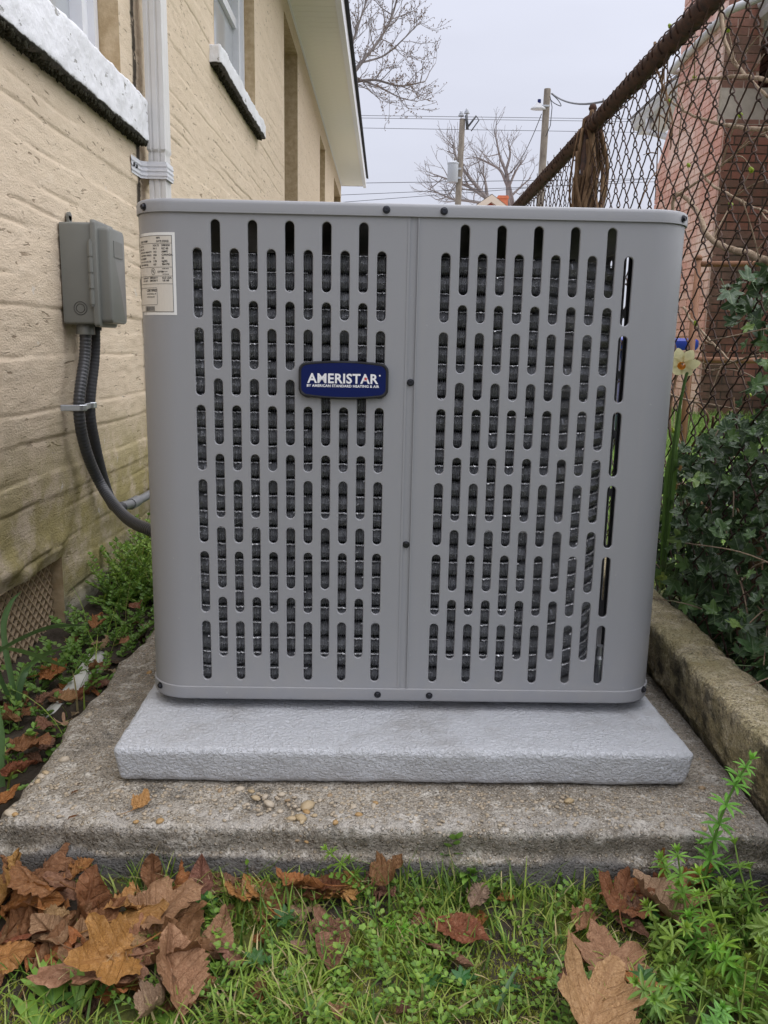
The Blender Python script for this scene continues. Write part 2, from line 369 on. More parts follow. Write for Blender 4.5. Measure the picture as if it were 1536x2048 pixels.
MAT['moss_dark'] = plain('dark_moss', (0.028, 0.026, 0.014), 1.0, 0, 0.6, 150, 0.6)
MAT['clay'] = plain('clay_vent', (0.50, 0.38, 0.25), 0.85, 0, 0.25, 60, 0.3)
MAT['voiddark'] = plain('crawlspace_dark', (0.02, 0.018, 0.015), 1.0)
MAT['boxgrey'] = plain('grey_polymer', (0.175, 0.18, 0.165), 0.42, 0, 0.07, 30)
MAT['conduit'] = plain('grey_conduit', (0.05, 0.052, 0.058), 0.38, 0, 0.15, 60)
MAT['conduit_light'] = plain('light_grey_conduit', (0.17, 0.175, 0.185), 0.45, 0, 0.15, 60)
g = G('rusty_iron', 0.82, 0.15); f = g.noise(g.obj, 55, 6, 0.7)
MAT['rust'] = g.end(g.mix(g.rng(f, 0.35, 0.7), (0.026, 0.014, 0.011), (0.095, 0.038, 0.020)), g.bump(f, 0.5, 0.002))
g = G('rusty_wire', 0.75, 0.2); f = g.noise(g.obj, 30, 5, 0.7)
MAT['wire'] = g.end(g.mix(g.rng(f, 0.35, 0.7), (0.03, 0.018, 0.014), (0.10, 0.05, 0.032)))
MAT['rustpipe'] = plain('brown_pipe', (0.24, 0.115, 0.062), 0.7, 0.1, 0.35, 30, 0.2)
def bark(name, a, b, sc=60):
    g = G(name, 0.9, spec=0.2); f = g.noise(g.scaled(g.obj, (1, 1, 0.35)), sc, 6, 0.65)
    return g.end(g.mix(g.rng(f, 0.35, 0.65), a, b), g.bump(f, 0.6, 0.004))
MAT['vinebark'] = bark('dry_vine_bark', (0.075, 0.042, 0.022), (0.25, 0.16, 0.095))
MAT['twig'] = bark('pale_twig', (0.20, 0.14, 0.09), (0.42, 0.33, 0.24), 90)
MAT['darkbark'] = bark('grey_bark', (0.17, 0.15, 0.145), (0.30, 0.27, 0.26), 5)
MAT['polewood'] = bark('pole_wood', (0.16, 0.135, 0.11), (0.30, 0.26, 0.215), 6)
MAT['steelgrey'] = plain('transformer_grey', (0.42, 0.44, 0.47), 0.4, 0.1, 0.06, 2)
MAT['cable'] = plain('black_cable', (0.035, 0.036, 0.042), 0.6)
MAT['blue'] = plain('blue_plastic', (0.012, 0.035, 0.30), 0.35, 0, 0.1, 8)
MAT['pvc'] = plain('white_pvc', (0.66, 0.65, 0.60), 0.4, 0, 0.12, 50)
# bricks
def brick(name, cols, stain, eff):
    g = G(name, 0.88, spec=0.2); oi = g.n('ShaderNodeObjectInfo', 5)
    r = g.math('FRACT', g.math('ADD', oi, g.geo.outputs['Random Per Island']))
    col = g.ramp(r, [(0.0, cols[0]), (0.4, cols[1]), (0.75, cols[2]), (1.0, cols[3])])
    col = g.mix(g.math('MULTIPLY', g.rng(g.noise(g.pos, 1.3, 5, 0.6), 0.45, 0.65), eff[0]), col, eff[1])
    col = g.mix(g.math('MULTIPLY', g.rng(g.noise(g.pos, 2.1, 6, 0.65), 0.36, 0.62), stain[0]), col, stain[1])
    f = g.noise(g.pos, 45, 5)
    col = g.mix(g.math('MULTIPLY', g.rng(f, 0.5, 0.8), 0.35), col, (0.10, 0.06, 0.045))
    return g.end(col, g.bump(f, 0.5, 0.005))
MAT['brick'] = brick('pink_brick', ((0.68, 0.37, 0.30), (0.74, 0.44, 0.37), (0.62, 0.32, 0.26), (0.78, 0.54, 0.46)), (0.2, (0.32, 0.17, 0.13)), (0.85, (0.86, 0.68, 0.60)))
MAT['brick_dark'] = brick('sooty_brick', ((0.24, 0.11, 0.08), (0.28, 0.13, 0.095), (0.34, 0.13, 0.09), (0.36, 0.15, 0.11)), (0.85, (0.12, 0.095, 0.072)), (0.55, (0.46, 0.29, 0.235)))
MAT['mortar'] = plain('mortar', (0.68, 0.52, 0.44), 0.95, 0, 0.2, 30)
MAT['mortar_dark'] = plain('dark_mortar', (0.11, 0.085, 0.068), 0.95, 0, 0.3, 30)
MAT['capstone'] = plain('grey_weathering_cement', (0.34, 0.30, 0.24), 0.9, 0, 0.4, 9, 0.5)
MAT['eave'] = plain('weathered_white_gutter', (0.55, 0.55, 0.56), 0.5, 0, 0.15, 5)
MAT['redgable'] = plain('red_gable', (0.34, 0.075, 0.045), 0.8, 0, 0.1, 2)
MAT['creamtrim'] = plain('cream_trim', (0.62, 0.52, 0.42), 0.7, 0, 0.06, 2)
MAT['orangebrick'] = plain('orange_chimney_brick', (0.50, 0.155, 0.08), 0.9, 0, 0.2, 8)
MAT['farroof'] = plain('far_roof', (0.16, 0.15, 0.15), 0.9, 0, 0.2, 3)
# ground
g = G('garden_soil', 0.95, spec=0.15); p = g.pos; f = g.noise(p, 40, 6, 0.65)
soil = g.mix(f, (0.032, 0.026, 0.02), (0.10, 0.08, 0.062))
mossm = g.rng(g.noise(p, 9, 5, 0.6), 0.44, 0.58)
mossc = g.mix(g.noise(p, 160, 3), (0.07, 0.095, 0.018), (0.22, 0.25, 0.04))
x = g.sep(p, 0); yy = g.sep(p, 1)
mossm = g.math('MULTIPLY', mossm, g.rng(x, -0.36, -0.22))
col = g.mix(g.math('MULTIPLY', mossm, 0.9), soil, mossc)
far = g.math('MULTIPLY', g.rng(x, 0.62, 0.75), g.rng(yy, 1.6, 2.4))
col = g.mix(g.rng(yy, 3.0, 4.0), col, g.mix(g.noise(p, 3, 5), (0.32, 0.30, 0.27), (0.44, 0.42, 0.38)))  # unseen ground farther back, made pale grey to bounce light up to the soffit
col = g.mix(g.math('MULTIPLY', far, g.rng(yy, 14, 9)), col, g.mix(g.noise(p, 5, 5), (0.10, 0.17, 0.035), (0.19, 0.28, 0.07)))
MAT['ground'] = g.end(col, g.bump(f, 0.8, 0.008))
# dead leaves: colour comes from the object, veins from the leaf's own coordinates
g = G('dead_leaf', 0.62, spec=0.3); uv = g.n('ShaderNodeUVMap', 0, {'uv_map': 'leaf'}); u = g.sep(uv, 0); v = g.sep(uv, 1)
oc = g.n('ShaderNodeObjectInfo', 1); rnd = g.n('ShaderNodeObjectInfo', 5)
au = g.math('ABSOLUTE', u); mid = g.rng(au, 0.035, 0.012)
ph = g.math('FRACT', g.math('MULTIPLY', g.math('SUBTRACT', v, g.math('MULTIPLY', au, 0.7)), 7.0))
side = g.math('MULTIPLY', g.rng(g.math('ABSOLUTE', g.math('SUBTRACT', ph, 0.5)), 0.09, 0.03), 0.55)
vein = g.math('MAXIMUM', mid, side)
mv = g.n('ShaderNodeVectorMath', 0, {'operation': 'ADD'}, _0=g.obj, _1=g.n('ShaderNodeCombineXYZ', 0, X=rnd, Y=rnd, Z=rnd))
mot = g.noise(mv, 48, 6, 0.65); blo = g.noise(mv, 17, 4, 0.6)
dk = g.mix(1.0, oc, (0.52, 0.45, 0.40), 'MULTIPLY'); lt = g.mix(0.25, oc, (0.55, 0.36, 0.22))
col = g.mix(g.rng(mot, 0.34, 0.66), dk, oc); col = g.mix(g.math('MULTIPLY', g.rng(blo, 0.48, 0.68), 0.7), col, lt)
col = g.mix(g.math('MULTIPLY', vein, 0.5), col, dk)
col = g.mix(g.math('MULTIPLY', g.rng(g.noise(mv, 130, 3), 0.64, 0.70), 0.6), col, (0.035, 0.02, 0.012))
hh = g.math('ADD', g.math('MULTIPLY', vein, -0.7), g.math('MULTIPLY', mot, 0.9))
m = g.end(col, g.bump(hh, 0.8, 0.003), g.rng(mot, 0.3, 0.7, 0.33, 0.6)); MAT['leaf'] = m
# green leaves: ivy (object colour) and tinted foliage (vertex tint)
def green(name, rough, src, veins=False, trans=0.25, spec=0.5):
    g = G(name, rough, spec=spec)
    if src == 'obj': c = g.n('ShaderNodeObjectInfo', 1)
    else: c = g.n('ShaderNodeVertexColor', 0, {'layer_name': 'tint'})
    f = g.noise(g.obj, 120, 3); col = g.mix(f, g.mix(1.0, c, (0.72, 0.75, 0.7), 'MULTIPLY'), c)
    nrm = None
    if veins:
        uv = g.n('ShaderNodeUVMap', 0, {'uv_map': 'leaf'}); u = g.sep(uv, 0); v = g.sep(uv, 1)
        ang = g.math('ARCTAN2', u, v); a5 = g.math('ABSOLUTE', g.math('SUBTRACT', g.math('FRACT', g.math('ADD', g.math('DIVIDE', ang, 0.70), 0.5)), 0.5))
        ve = g.rng(g.math('MULTIPLY', a5, g.math('SQRT', g.math('ADD', g.math('MULTIPLY', u, u), g.math('MULTIPLY', v, v)))), 0.032, 0.010)
        col = g.mix(g.math('MULTIPLY', ve, 0.5), col, (0.22, 0.30, 0.14)); nrm = g.bump(g.math('MULTIPLY', ve, -1.0), 0.3, 0.001)
    m = g.end(col, nrm)
    if trans:
        t = g.t; tr = t.nodes.new('ShaderNodeBsdfTranslucent'); ms = t.nodes.new('ShaderNodeMixShader'); ms.inputs[0].default_value = trans
        t.links.new(col, tr.inputs[0]); t.links.new(g.b.outputs[0], ms.inputs[1]); t.links.new(tr.outputs[0], ms.inputs[2])
        t.links.new(ms.outputs[0], t.nodes['Material Output'].inputs[0])
    return m
MAT['ivy'] = green('ivy_leaf', 0.30, 'obj', True, 0.15, 0.45)
MAT['foliage'] = green('green_foliage', 0.5, 'tint', False, 0.3, 0.4)
MAT['petal'] = green('petal', 0.6, 'obj', False, 0.3)
MAT['greenobj'] = green('green_leaf', 0.45, 'obj', False, 0.3)

# ================================================================== setting
def adopt(o, e):
    """parent a part that was built in world coordinates"""
    o.parent = e
    o.matrix_parent_inverse = (Matrix.Translation(e.location) @ e.rotation_euler.to_matrix().to_4x4()).inverted()
    return o
def sstep(x, a, b):
    t = np.clip((np.asarray(x, float) - a) / (b - a), 0, 1); return t * t * (3 - 2 * t)
def gh(x, y):
    """height of the ground"""
    x = np.atleast_1d(np.asarray(x, float)); y = np.atleast_1d(np.asarray(y, float))
    P = np.stack([x, y, np.zeros_like(x)], 1)
    z = 0.007 * fbm(P, 9, 3, 3) + 0.003 * fbm(P, 40, 2, 5)
    z += 0.012 * sstep(y, 0.86, 0.96)
    z += 0.028 * sstep(y, 0.97, 1.3) * sstep(-x, 0.45, 0.5)
    z += 0.05 * sstep(y, 1.6, 2.4) * sstep(-x, 0.45, 0.6)
    z += 0.125 * sstep(x, 0.57, 0.61)
    z += 0.05 * sstep(y, 2.3, 3.0) * (1 - sstep(x, 0.57, 0.61))
    z -= 0.03 * sstep(y, 4, 6)
    return z
def lines(*seg):
    o = []
    for a, b, n in seg: o += list(np.linspace(a, b, n, endpoint=False))
    return np.array(o + [seg[-1][1]])
gx = lines((-400, -20, 6), (-20, -1.2, 12), (-1.2, -0.8, 6), (-0.8, 0.75, 200), (0.75, 4, 40), (4, 30, 14), (30, 400, 6))
gy = lines((-60, -2, 5), (-2, 0.3, 12), (0.3, 1.02, 110), (1.02, 3.2, 80), (3.2, 10, 50), (10, 60, 16), (60, 900, 10))
X, Y = np.meshgrid(gx, gy, indexing='ij'); Z = gh(X.ravel(), Y.ravel())
tag(npmesh('ground', np.stack([X.ravel(), Y.ravel(), Z], 1), gridF(len(gx), len(gy)), MAT['ground']), 'damp garden ground between the house and the fence', kind='structure')

# ---- old concrete slab
slab = thing('concrete_slab', 'old weathered aggregate concrete slab under the grey pad', 'slab', (0.0, 1.6, 0.0))
xp = [(-0.512, -0.08), (-0.51, 0.0), (-0.508, 0.045), (-0.505, 0.066), (-0.501, 0.079), (-0.495, 0.086), (-0.487, 0.0895)] + [(x, 0.0905) for x in np.linspace(-0.48, 0.515, 300)]
yp = [(0.9555, -0.08), (0.955, -0.01), (0.9548, 0.008), (0.9545, 0.022), (0.9545, 0.036), (0.955, 0.046), (0.9552, 0.051), (0.9570, 0.0530), (0.9590, 0.0545), (0.9597, 0.060), (0.9603, 0.068), (0.961, 0.076), (0.9615, 0.083), (0.9622, 0.0878), (0.9645, 0.0902), (0.972, 0.0904)]
yp += [(y, 0.0905) for y in np.linspace(0.991, 1.10, 34)] + [(y, 0.0905) for y in np.linspace(1.11, 2.35, 90)] + [(2.36, 0.08), (2.362, -0.08)]
xa = np.array(xp); ya = np.array(yp)
Xg, Yg = np.meshgrid(xa[:, 0], ya[:, 0], indexing='ij'); Zg = np.minimum(xa[:, 1][:, None], ya[:, 1][None, :])
P = np.stack([Xg.ravel(), Yg.ravel(), Zg.ravel()], 1)
Q = P.copy(); front = 1 - sstep(P[:, 1], 0.968, 0.995); top = sstep(P[:, 2], 0.080, 0.0905); up = sstep(P[:, 2], 0.048, 0.06)
lip = fbm(np.stack([P[:, 0], 0 * P[:, 0], 0 * P[:, 0]], 1), 9, 4, 21)
Q[:, 1] += front * up * (0.0062 * lip + 0.0030 * np.abs(fbm(P, 34, 3, 22)) + 0.0030 * fbm(P, 90, 3, 23)) + front * (1 - up) * 0.0022 * fbm(P, 18, 3, 24)
Q[:, 1] -= front * up * 0.006 * sstep(-np.abs(P[:, 0] + 0.25), -0.25, -0.02)
Q[:, 2] += (top + up * front) * (0.0012 * fbm(P, 16, 3, 25) + 0.0013 * fbm(P, 120, 2, 26)) - front * up * 0.003 * np.clip(lip + 0.2, 0, 1)
wl = 1 - sstep(P[:, 0], -0.49, -0.46); Q[:, 0] += wl * (0.014 * fbm(P, 8, 3, 27) + 0.004 * fbm(P, 50, 2, 28))
hole = at(545, 1605, z=0.09)
hd = np.exp(-(((P[:, 0] - hole.x) / 0.055) ** 2 + ((P[:, 1] - hole.y + 0.004) / 0.02) ** 2)); Q[:, 2] -= 0.008 * hd * top
Q[:, 2] = np.where((P[:, 1] > 1.05) & (P[:, 0] > -0.36) & (P[:, 0] < 0.43), np.minimum(Q[:, 2], 0.0903), Q[:, 2])
adopt(npmesh('slab_body', Q, gridF(len(xa), len(ya)), MAT['slab']), slab)
# loose and half-sunk pebbles on it
pebm = []
for k in range(4): pebm.append(MB().blob((0, 0, 0), (1, 0.7, 0.5), seed=k, rough=0.22, nu=8, nv=5).mesh('pebble', MAT['pebble'], True))
PC = [(0.52, 0.40, 0.24), (0.45, 0.27, 0.10), (0.55, 0.47, 0.36), (0.36, 0.25, 0.14), (0.48, 0.36, 0.2), (0.42, 0.2, 0.08)]
def pebble(px, py, w, col, z=0.09, y=None, k=None):
    p = at(px, py, z=z) if y is None else at(px, py, y=y)
    o = bpy.data.objects.new('pebble', pebm[rng.randrange(4)]); COL.objects.link(o)
    s = w * 0.5 * (p - CAMLOC).length / FPX
    o.location = p + Vector((0, 0, -s * 0.12)); o.scale = (s, s, s); o.rotation_euler = (rng.uniform(-.3, .3), rng.uniform(-.3, .3), rng.uniform(0, 6.3)); o.color = col + (1,)
    return adopt(o, slab)
for (px, py, wd, c) in [(478, 1578, 22, 2), (512, 1595, 18, 0), (530, 1592, 16, 2), (503, 1582, 14, 4), (563, 1588, 16, 2), (538, 1606, 22, 2), (615, 1610, 34, 0), (601, 1634, 26, 4), (583, 1636, 18, 0), (613, 1623, 16, 1), (604, 1642, 14, 0), (560, 1622, 14, 2), (548, 1630, 12, 2), (707, 1612, 16, 2), (718, 1628, 16, 1), (752, 1605, 12, 1), (747, 1611, 14, 2), (320, 1641, 16, 1), (272, 1643, 12, 1), (1138, 1601, 22, 4), (1404, 1575, 16, 3), (128, 1518, 24, 2), (82, 1552, 18, 2), (92, 1545, 16, 0), (75, 1562, 14, 0), (298, 1345, 14, 1), (180, 1428, 12, 2), (205, 1392, 9, 2), (196, 1537, 12, 2), (22, 1625, 26, 2), (30, 1628, 14, 1), (440, 1580, 12, 3), (430, 1600, 10, 2), (640, 1600, 12, 2), (660, 1590, 12, 3), (495, 1608, 12, 2), (575, 1600, 12, 3), (590, 1612, 13, 2), (630, 1630, 12, 0)]:
    pebble(px, py, wd, PC[c], z=0.0915)
for (px, py, wd, c) in [(671, 1644, 15, 1), (596, 1679, 14, 3), (612, 1681, 13, 1), (604, 1670, 12, 3), (296, 1658, 12, 1), (312, 1676, 10, 2), (500, 1668, 9, 2), (1409, 1657, 13, 4), (880, 1665, 9, 2), (1000, 1650, 9, 2), (400, 1672, 8, 2), (745, 1652, 9, 2), (206, 1655, 10, 1), (940, 1672, 8, 3)]:
    pebble(px, py, wd, PC[c], y=0.965)
nP = 900; xx = nrng.uniform(-0.49, 0.5, nP); yy = np.where(nrng.random(nP) < 0.5, nrng.uniform(0.972, 1.06, nP), nrng.uniform(0.98, 1.9, nP))
mb = MB()
for a, b in zip(xx, yy):
    if -0.36 < a < 0.44 and b > 1.06: continue
    s = rng.uniform(0.0012, 0.0032); mb.blob((a, b, 0.0905), (s * 1.3, s, s * 0.6), Matrix.Rotation(rng.uniform(0, 3), 3, 'Z'), rng.randrange(99), 0.2, 6, 3)
m2 = plain('aggregate_stone', (0.40, 0.33, 0.24), 0.8, 0, 0.4, 200)
tag(adopt(mb.build('small_aggregate', m2, None, True), slab), kind='stuff')

# ---- mossy kerb on the right
kerb = thing('concrete_kerb', 'mossy old concrete kerb along the fence beside the slab', 'kerb', (0.55, 1.4, 0.0))
cs = [(0.528, 0.02), (0.526, 0.06), (0.522, 0.092), (0.516, 0.105), (0.508, 0.112), (0.505, 0.118), (0.5065, 0.125), (0.504, 0.14), (0.502, 0.155), (0.500, 0.17), (0.4985, 0.188), (0.499, 0.198), (0.502, 0.204), (0.508, 0.2075), (0.520, 0.2085), (0.536, 0.2085), (0.548, 0.2085), (0.56, 0.208), (0.572, 0.206), (0.582, 0.201), (0.589, 0.192), (0.592, 0.17), (0.593, 0.1)]
cs = np.array(cs); t = np.linspace(0, len(cs) - 1, 60); cx = np.interp(t, range(len(cs)), cs[:, 0]); cz = np.interp(t, range(len(cs)), cs[:, 1])
ky = lines((0.35, 0.8, 40), (0.8, 1.9, 230), (1.9, 3.4, 60))
Xg = np.repeat(cx[None, :], len(ky), 0); Zg = np.repeat(cz[None, :], len(ky), 0); Yg = np.repeat(ky[:, None], 60, 1)
P = np.stack([Xg.ravel(), Yg.ravel(), Zg.ravel()], 1); Q = P.copy()
nn = 0.0045 * fbm(P, 7, 3, 41) + 0.0032 * fbm(P, 45, 3, 42) + 0.0012 * fbm(P, 150, 2, 43)
cen = np.array([0.55, 0, 0.13]); dv = P - cen; dv[:, 1] = 0; dv /= np.linalg.norm(dv, axis=1)[:, None] + 1e-6
Q += dv * nn[:, None]
for yj in (1.36, 2.3): Q += dv * (-0.007 * np.exp(-((P[:, 1] - yj - 0.006 * fbm(P, 25, 2, 44)) / 0.006) ** 2))[:, None]
adopt(npmesh('kerb_stone', Q, gridF(len(ky), 60, True), MAT['kerb']), kerb)

# ------------------------------------------------------------------ the house on the left
WX = -0.74
house = thing('house', 'tan rendered house wall with white sills and long eave', 'house', (WX, 6.0, 0.0))
OPEN = [('win', 0.55, 2.43, 1.375, 2.75), ('win', 3.72, 4.80, 1.872, 2.80), ('door', 6.10, 6.96, 0.30, 2.90), ('win', 9.15, 9.85, 1.20, 2.84), ('door', 11.45, 12.95, 0.9, 2.86), ('vent', 1.28, 1.835, 0.035, 0.212)]
wy = lines((0.3, 0.9, 12), (0.9, 3.4, 312), (3.4, 6.2, 165), (6.2, 13.1, 150)); wz = lines((-0.1, 0.0, 6), (0.0, 2.1, 520), (2.1, 3.06, 60))
for o in OPEN:
    for v in o[1:3]: wy[np.argmin(abs(wy - v))] = v
    for v in o[3:5]: wz[np.argmin(abs(wz - v))] = v
Yg, Zg = np.meshgrid(wy, wz, indexing='ij'); P = np.stack([np.zeros(Yg.size), Yg.ravel(), Zg.ravel()], 1)
d = 0.0009 * fbm(P, 11, 4, 51) + 0.0009 * fbm(P * [1, 0.5, 1], 55, 3, 52)
bz = [-0.1]; rb = random.Random(5)
while bz[-1] < 3.2: bz.append(bz[-1] + rb.uniform(0.036, 0.078))
wob = 0.006 * fbm(P, 3.0, 3, 53)
boff = np.zeros(len(P))
for k in range(len(bz) - 1):
    ins = sstep(P[:, 2] + wob, bz[k] - 0.004, bz[k] + 0.004) * (1 - sstep(P[:, 2] + wob, bz[k + 1] - 0.004, bz[k + 1] + 0.004))
    boff += ins * (rb.uniform(-0.0013, 0.0013) + 0.0012 * np.sin(P[:, 1] * rb.uniform(1, 3) + k))
    inter = sstep(fbm(np.stack([P[:, 1] * 1.0, np.full(len(P), k * 7.3), 0 * P[:, 1]], 1), 2.6, 3, 60), -0.15, 0.35)
    d -= 0.0036 * inter * np.exp(-((P[:, 2] + wob - bz[k]) / 0.0036) ** 2)
d += boff
# broken render hanging over the vent, plinth set back a little below
d += (0.013 + 0.006 * fbm(P, 24, 3, 58)) * np.exp(-((P[:, 2] - 0.245 - 0.012 * fbm(P, 14, 3, 54)) / 0.035) ** 2) * (1 - sstep(P[:, 1], 1.80, 1.92))
d += 0.012 * (1 - sstep(P[:, 2] + 0.02 * fbm(P, 6, 2, 55), 0.09, 0.11)) * sstep(P[:, 1], 1.84, 1.95)
d -= 0.006 * np.exp(-((P[:, 2] - 0.112 - 0.05 * (P[:, 1] > 9)) / 0.005) ** 2) * sstep(P[:, 1], 1.84, 1.9)
keep = np.ones((len(wy) - 1, len(wz) - 1), bool)
cyy = (wy[:-1] + wy[1:]) / 2; czz = (wz[:-1] + wz[1:]) / 2
for o in OPEN:
    keep[np.ix_((cyy > o[1]) & (cyy < o[2]), (czz > o[3]) & (czz < o[4]))] = False
    m = 0.012; dd = np.maximum(np.maximum(o[1] - P[:, 1], P[:, 1] - o[2]), np.maximum(o[3] - P[:, 2], P[:, 2] - o[4]))
    if o[0] != 'vent': d *= sstep(dd, 0.0, m) * 0.8 + 0.2 * (dd > 0)
F = gridF(len(wy), len(wz))[keep.ravel()]
P[:, 0] = WX + d
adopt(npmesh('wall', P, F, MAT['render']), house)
def reveal_mb(o, depth):
    mb = MB(); a = WX + 0.001; b = WX - depth; y0, y1, z0, z1 = o[1:]
    for (p, q) in (((y0, z0), (y1, z0)), ((y1, z0), (y1, z1)), ((y1, z1), (y0, z1)), ((y0, z1), (y0, z0))):
        mb.add([(a, p[0], p[1]), (a, q[0], q[1]), (b, q[0], q[1]), (b, p[0], p[1])], [(0, 1, 2, 3)])
    return mb
def rough_box(c, d, r, res, amp, seed, fine=0.0, taper=None):
    """a block with worn edges: six gridded faces displaced by the same noise"""
    c = np.array(c, float); h = np.array(d, float) / 2; VV = []; FF = []; n0 = 0
    for ax in range(3):
        a, b = [(1, 2), (2, 0), (0, 1)][ax]
        na = max(2, int(d[a] / res)); nb = max(2, int(d[b] / res))
        def sp(h_, n):
            e = min(r, h_ * .5); k = np.linspace(-h_ + e, h_ - e, n); m = np.linspace(0, e, 5)[1:]
            return np.concatenate([-(h_ - e) - m[::-1], k, (h_ - e) + m])
        ga, gb = sp(h[a], na), sp(h[b], nb)
        A, B = np.meshgrid(ga, gb, indexing='ij')
        for s in (-1, 1):
            p = np.zeros((A.size, 3)); p[:, a] = A.ravel(); p[:, b] = B.ravel(); p[:, ax] = s * h[ax]
            VV.append(p); FF.append(gridF(len(ga), len(gb), s < 0) + n0); n0 += len(p)
    p = np.concatenate(VV); F = np.concatenate(FF)
    inner = np.clip(p, -(h - r), h - r); e = p - inner; L = np.linalg.norm(e, axis=1)[:, None]; nrm = e / np.maximum(L, 1e-9)
    p = inner + nrm * r
    if taper: p[:, 0] *= 1 - taper * (h[2] - p[:, 2]) / (2 * h[2]); p[:, 1] *= 1 - taper * (h[2] - p[:, 2]) / (2 * h[2])
    q = p + 3.7 * seed
    off = amp * fbm(q, 9, 3, seed) + amp * 0.5 * fbm(q, 45, 3, seed + 3)
    if fine: off += fine * fbm(q, 130, 2, seed + 5)
    return p + nrm * off[:, None] + c, F
# windows, doors
for k, (o, dep) in enumerate(((OPEN[0], 0.095), (OPEN[1], 0.095), (OPEN[3], 0.12))):
    win = adopt(reveal_mb(o, dep + 0.02).build('window', MAT['reveal']), house)
    fx = WX - dep; y0, y1, z0, z1 = o[1:]; fr = MB(); fw = 0.075
    fr.box((fx, y1 - fw / 2 - .002, (z0 + z1) / 2), (0.05, fw, z1 - z0 - .004)); fr.box((fx, y0 + fw / 2 + .002, (z0 + z1) / 2), (0.05, fw, z1 - z0 - .004))
    fr.box((fx, (y0 + y1) / 2, z0 + fw / 2 + .002), (0.048, y1 - y0 - 2 * fw, fw)); fr.box((fx, (y0 + y1) / 2, z1 - fw / 2 - .002), (0.048, y1 - y0 - 2 * fw, fw)); fr.box((fx - .006, (y0 + y1) / 2, (z0 + z1) / 2), (0.035, y1 - y0 - 2 * fw, 0.045))
    fr.box((fx + 0.032, y1 - 0.02, (z0 + z1) / 2), (0.02, 0.03, z1 - z0 - .01))
    f = fr.build('frame', MAT['whitepaint'], win)
    MB().box((fx - 0.01, (y0 + y1) / 2, (z0 + z1) / 2), (0.006, y1 - y0 - 2 * fw, z1 - z0 - 2 * fw)).build('pane', MAT['glass'], win)
    if k < 2:
        hgt = 0.124 if k == 0 else 0.078
        ys0, ys1 = (0.6, 2.572) if k == 0 else (3.62, 4.88)
        V, F = rough_box((WX + 0.012, (ys0 + ys1) / 2, z0 + 0.012 - hgt / 2), (0.050 if k == 0 else .072, ys1 - ys0, hgt), 0.012, 0.011, 0.004, 31 + k, 0.0010)
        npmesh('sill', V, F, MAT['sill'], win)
        mb = MB()
        for q in range(1500 if k == 0 else 500):                      # ragged black moss hanging below the sill
            yy = rng.uniform(ys0 + 0.02, ys1 - 0.01); ln = rng.uniform(0.002, 0.0085)
            mb.blob((WX + rng.uniform(0.002, 0.03), yy, z0 - hgt + 0.013 - ln * 0.4), (0.004, rng.uniform(.003, .008), ln), seed=q, rough=0.35, nu=5, nv=3)
        tag(mb.build('hanging_moss', MAT['moss_dark'], win, True), kind='stuff')
for o in (OPEN[2], OPEN[4]):
    dr = adopt(reveal_mb(o, 0.17).build('door', MAT['reveal']), house); y0, y1, z0, z1 = o[1:]
    MB().box((WX - 0.15, (y0 + y1) / 2, (z0 + z1) / 2), (0.04, y1 - y0 - .01, z1 - z0 - .01)).build('door_leaf', MAT['doordark'], dr)
    MB().box((WX - 0.118, y0 + 0.12, 1.25), (0.03, 0.03, 0.06)).build('handle', MAT['galv'], dr)
# foundation vent: clay lattice of diamonds
o = OPEN[5]; vent = adopt(reveal_mb(o, 0.07).build('foundation_vent', MAT['reveal']), house); y0, y1, z0, z1 = o[1:]
MB().box((WX - 0.075, (y0 + y1) / 2, (z0 + z1) / 2), (0.01, y1 - y0, z1 - z0)).build('vent_back', MAT['voiddark'], vent)
mb = MB(); sp_ = 0.028; xl = WX - 0.026; Hh = z1 - z0
for s in (1, -1):
    k = -int(Hh / sp_) - 1
    while k * sp_ < (y1 - y0) + Hh:
        ya_, za_ = (y0 + k * sp_, z0) if s > 0 else (y0 + k * sp_, z1)
        t0 = max(0, y0 - ya_); t1 = min(Hh, y1 - ya_)
        if t1 - t0 > 0.01:
            p = Vector((xl, ya_ + t0, za_ + s * t0)); q = Vector((xl, ya_ + t1, za_ + s * t1)); dr_ = (q - p).normalized(); nr = Vector((1, 0, 0)).cross(dr_) * 0.0017; dx = Vector((0.0036 - 0.0006 * s, 0, 0))
            mb.add([p + nr * 1.5 - dx, p - nr * 1.5 - dx, p - nr + dx, p + nr + dx, q + nr * 1.5 - dx, q - nr * 1.5 - dx, q - nr + dx, q + nr + dx], [(0, 1, 2, 3), (7, 6, 5, 4), (0, 4, 5, 1), (1, 5, 6, 2), (2, 6, 7, 3), (3, 7, 4, 0)])
        k += 1
mb.build('lattice', MAT['clay'], vent)
# eave: soffit panels, fascia, roof
SZ = 3.05
sm = MB(); V = []
sm.add([(0, 0, 0), (0.352, 0, 0), (0.352, 0.083, 0), (0, 0.083, 0), (0, 0, 0.012), (0.352, 0, 0.012), (0.352, 0.083, 0.012), (0, 0.083, 0.012), (0, 0.078, -0.006), (0.352, 0.078, -0.006)], [(3, 2, 1, 0), (4, 5, 6, 7), (0, 1, 5, 4), (2, 3, 7, 6), (1, 2, 6, 5), (3, 0, 4, 7), (0, 8, 9, 1), (8, 3, 2, 9)])
sme = sm.mesh('soffit_panel', MAT['soffit'])
so = MB().box((WX + 0.008, 7.6, SZ - 0.006), (0.014, 10.9, 0.02)).build('soffit_trim', MAT['whitepaint']); adopt(so, house)
adopt(MB().box((WX + 0.177, 8.0, SZ + 0.018), (0.35, 10.2, 0.008)).build('soffit_lap_shade', MAT['doordark']), house)  # dark sheet added behind the gaps as the shade of the soffit laps
y = 3.0
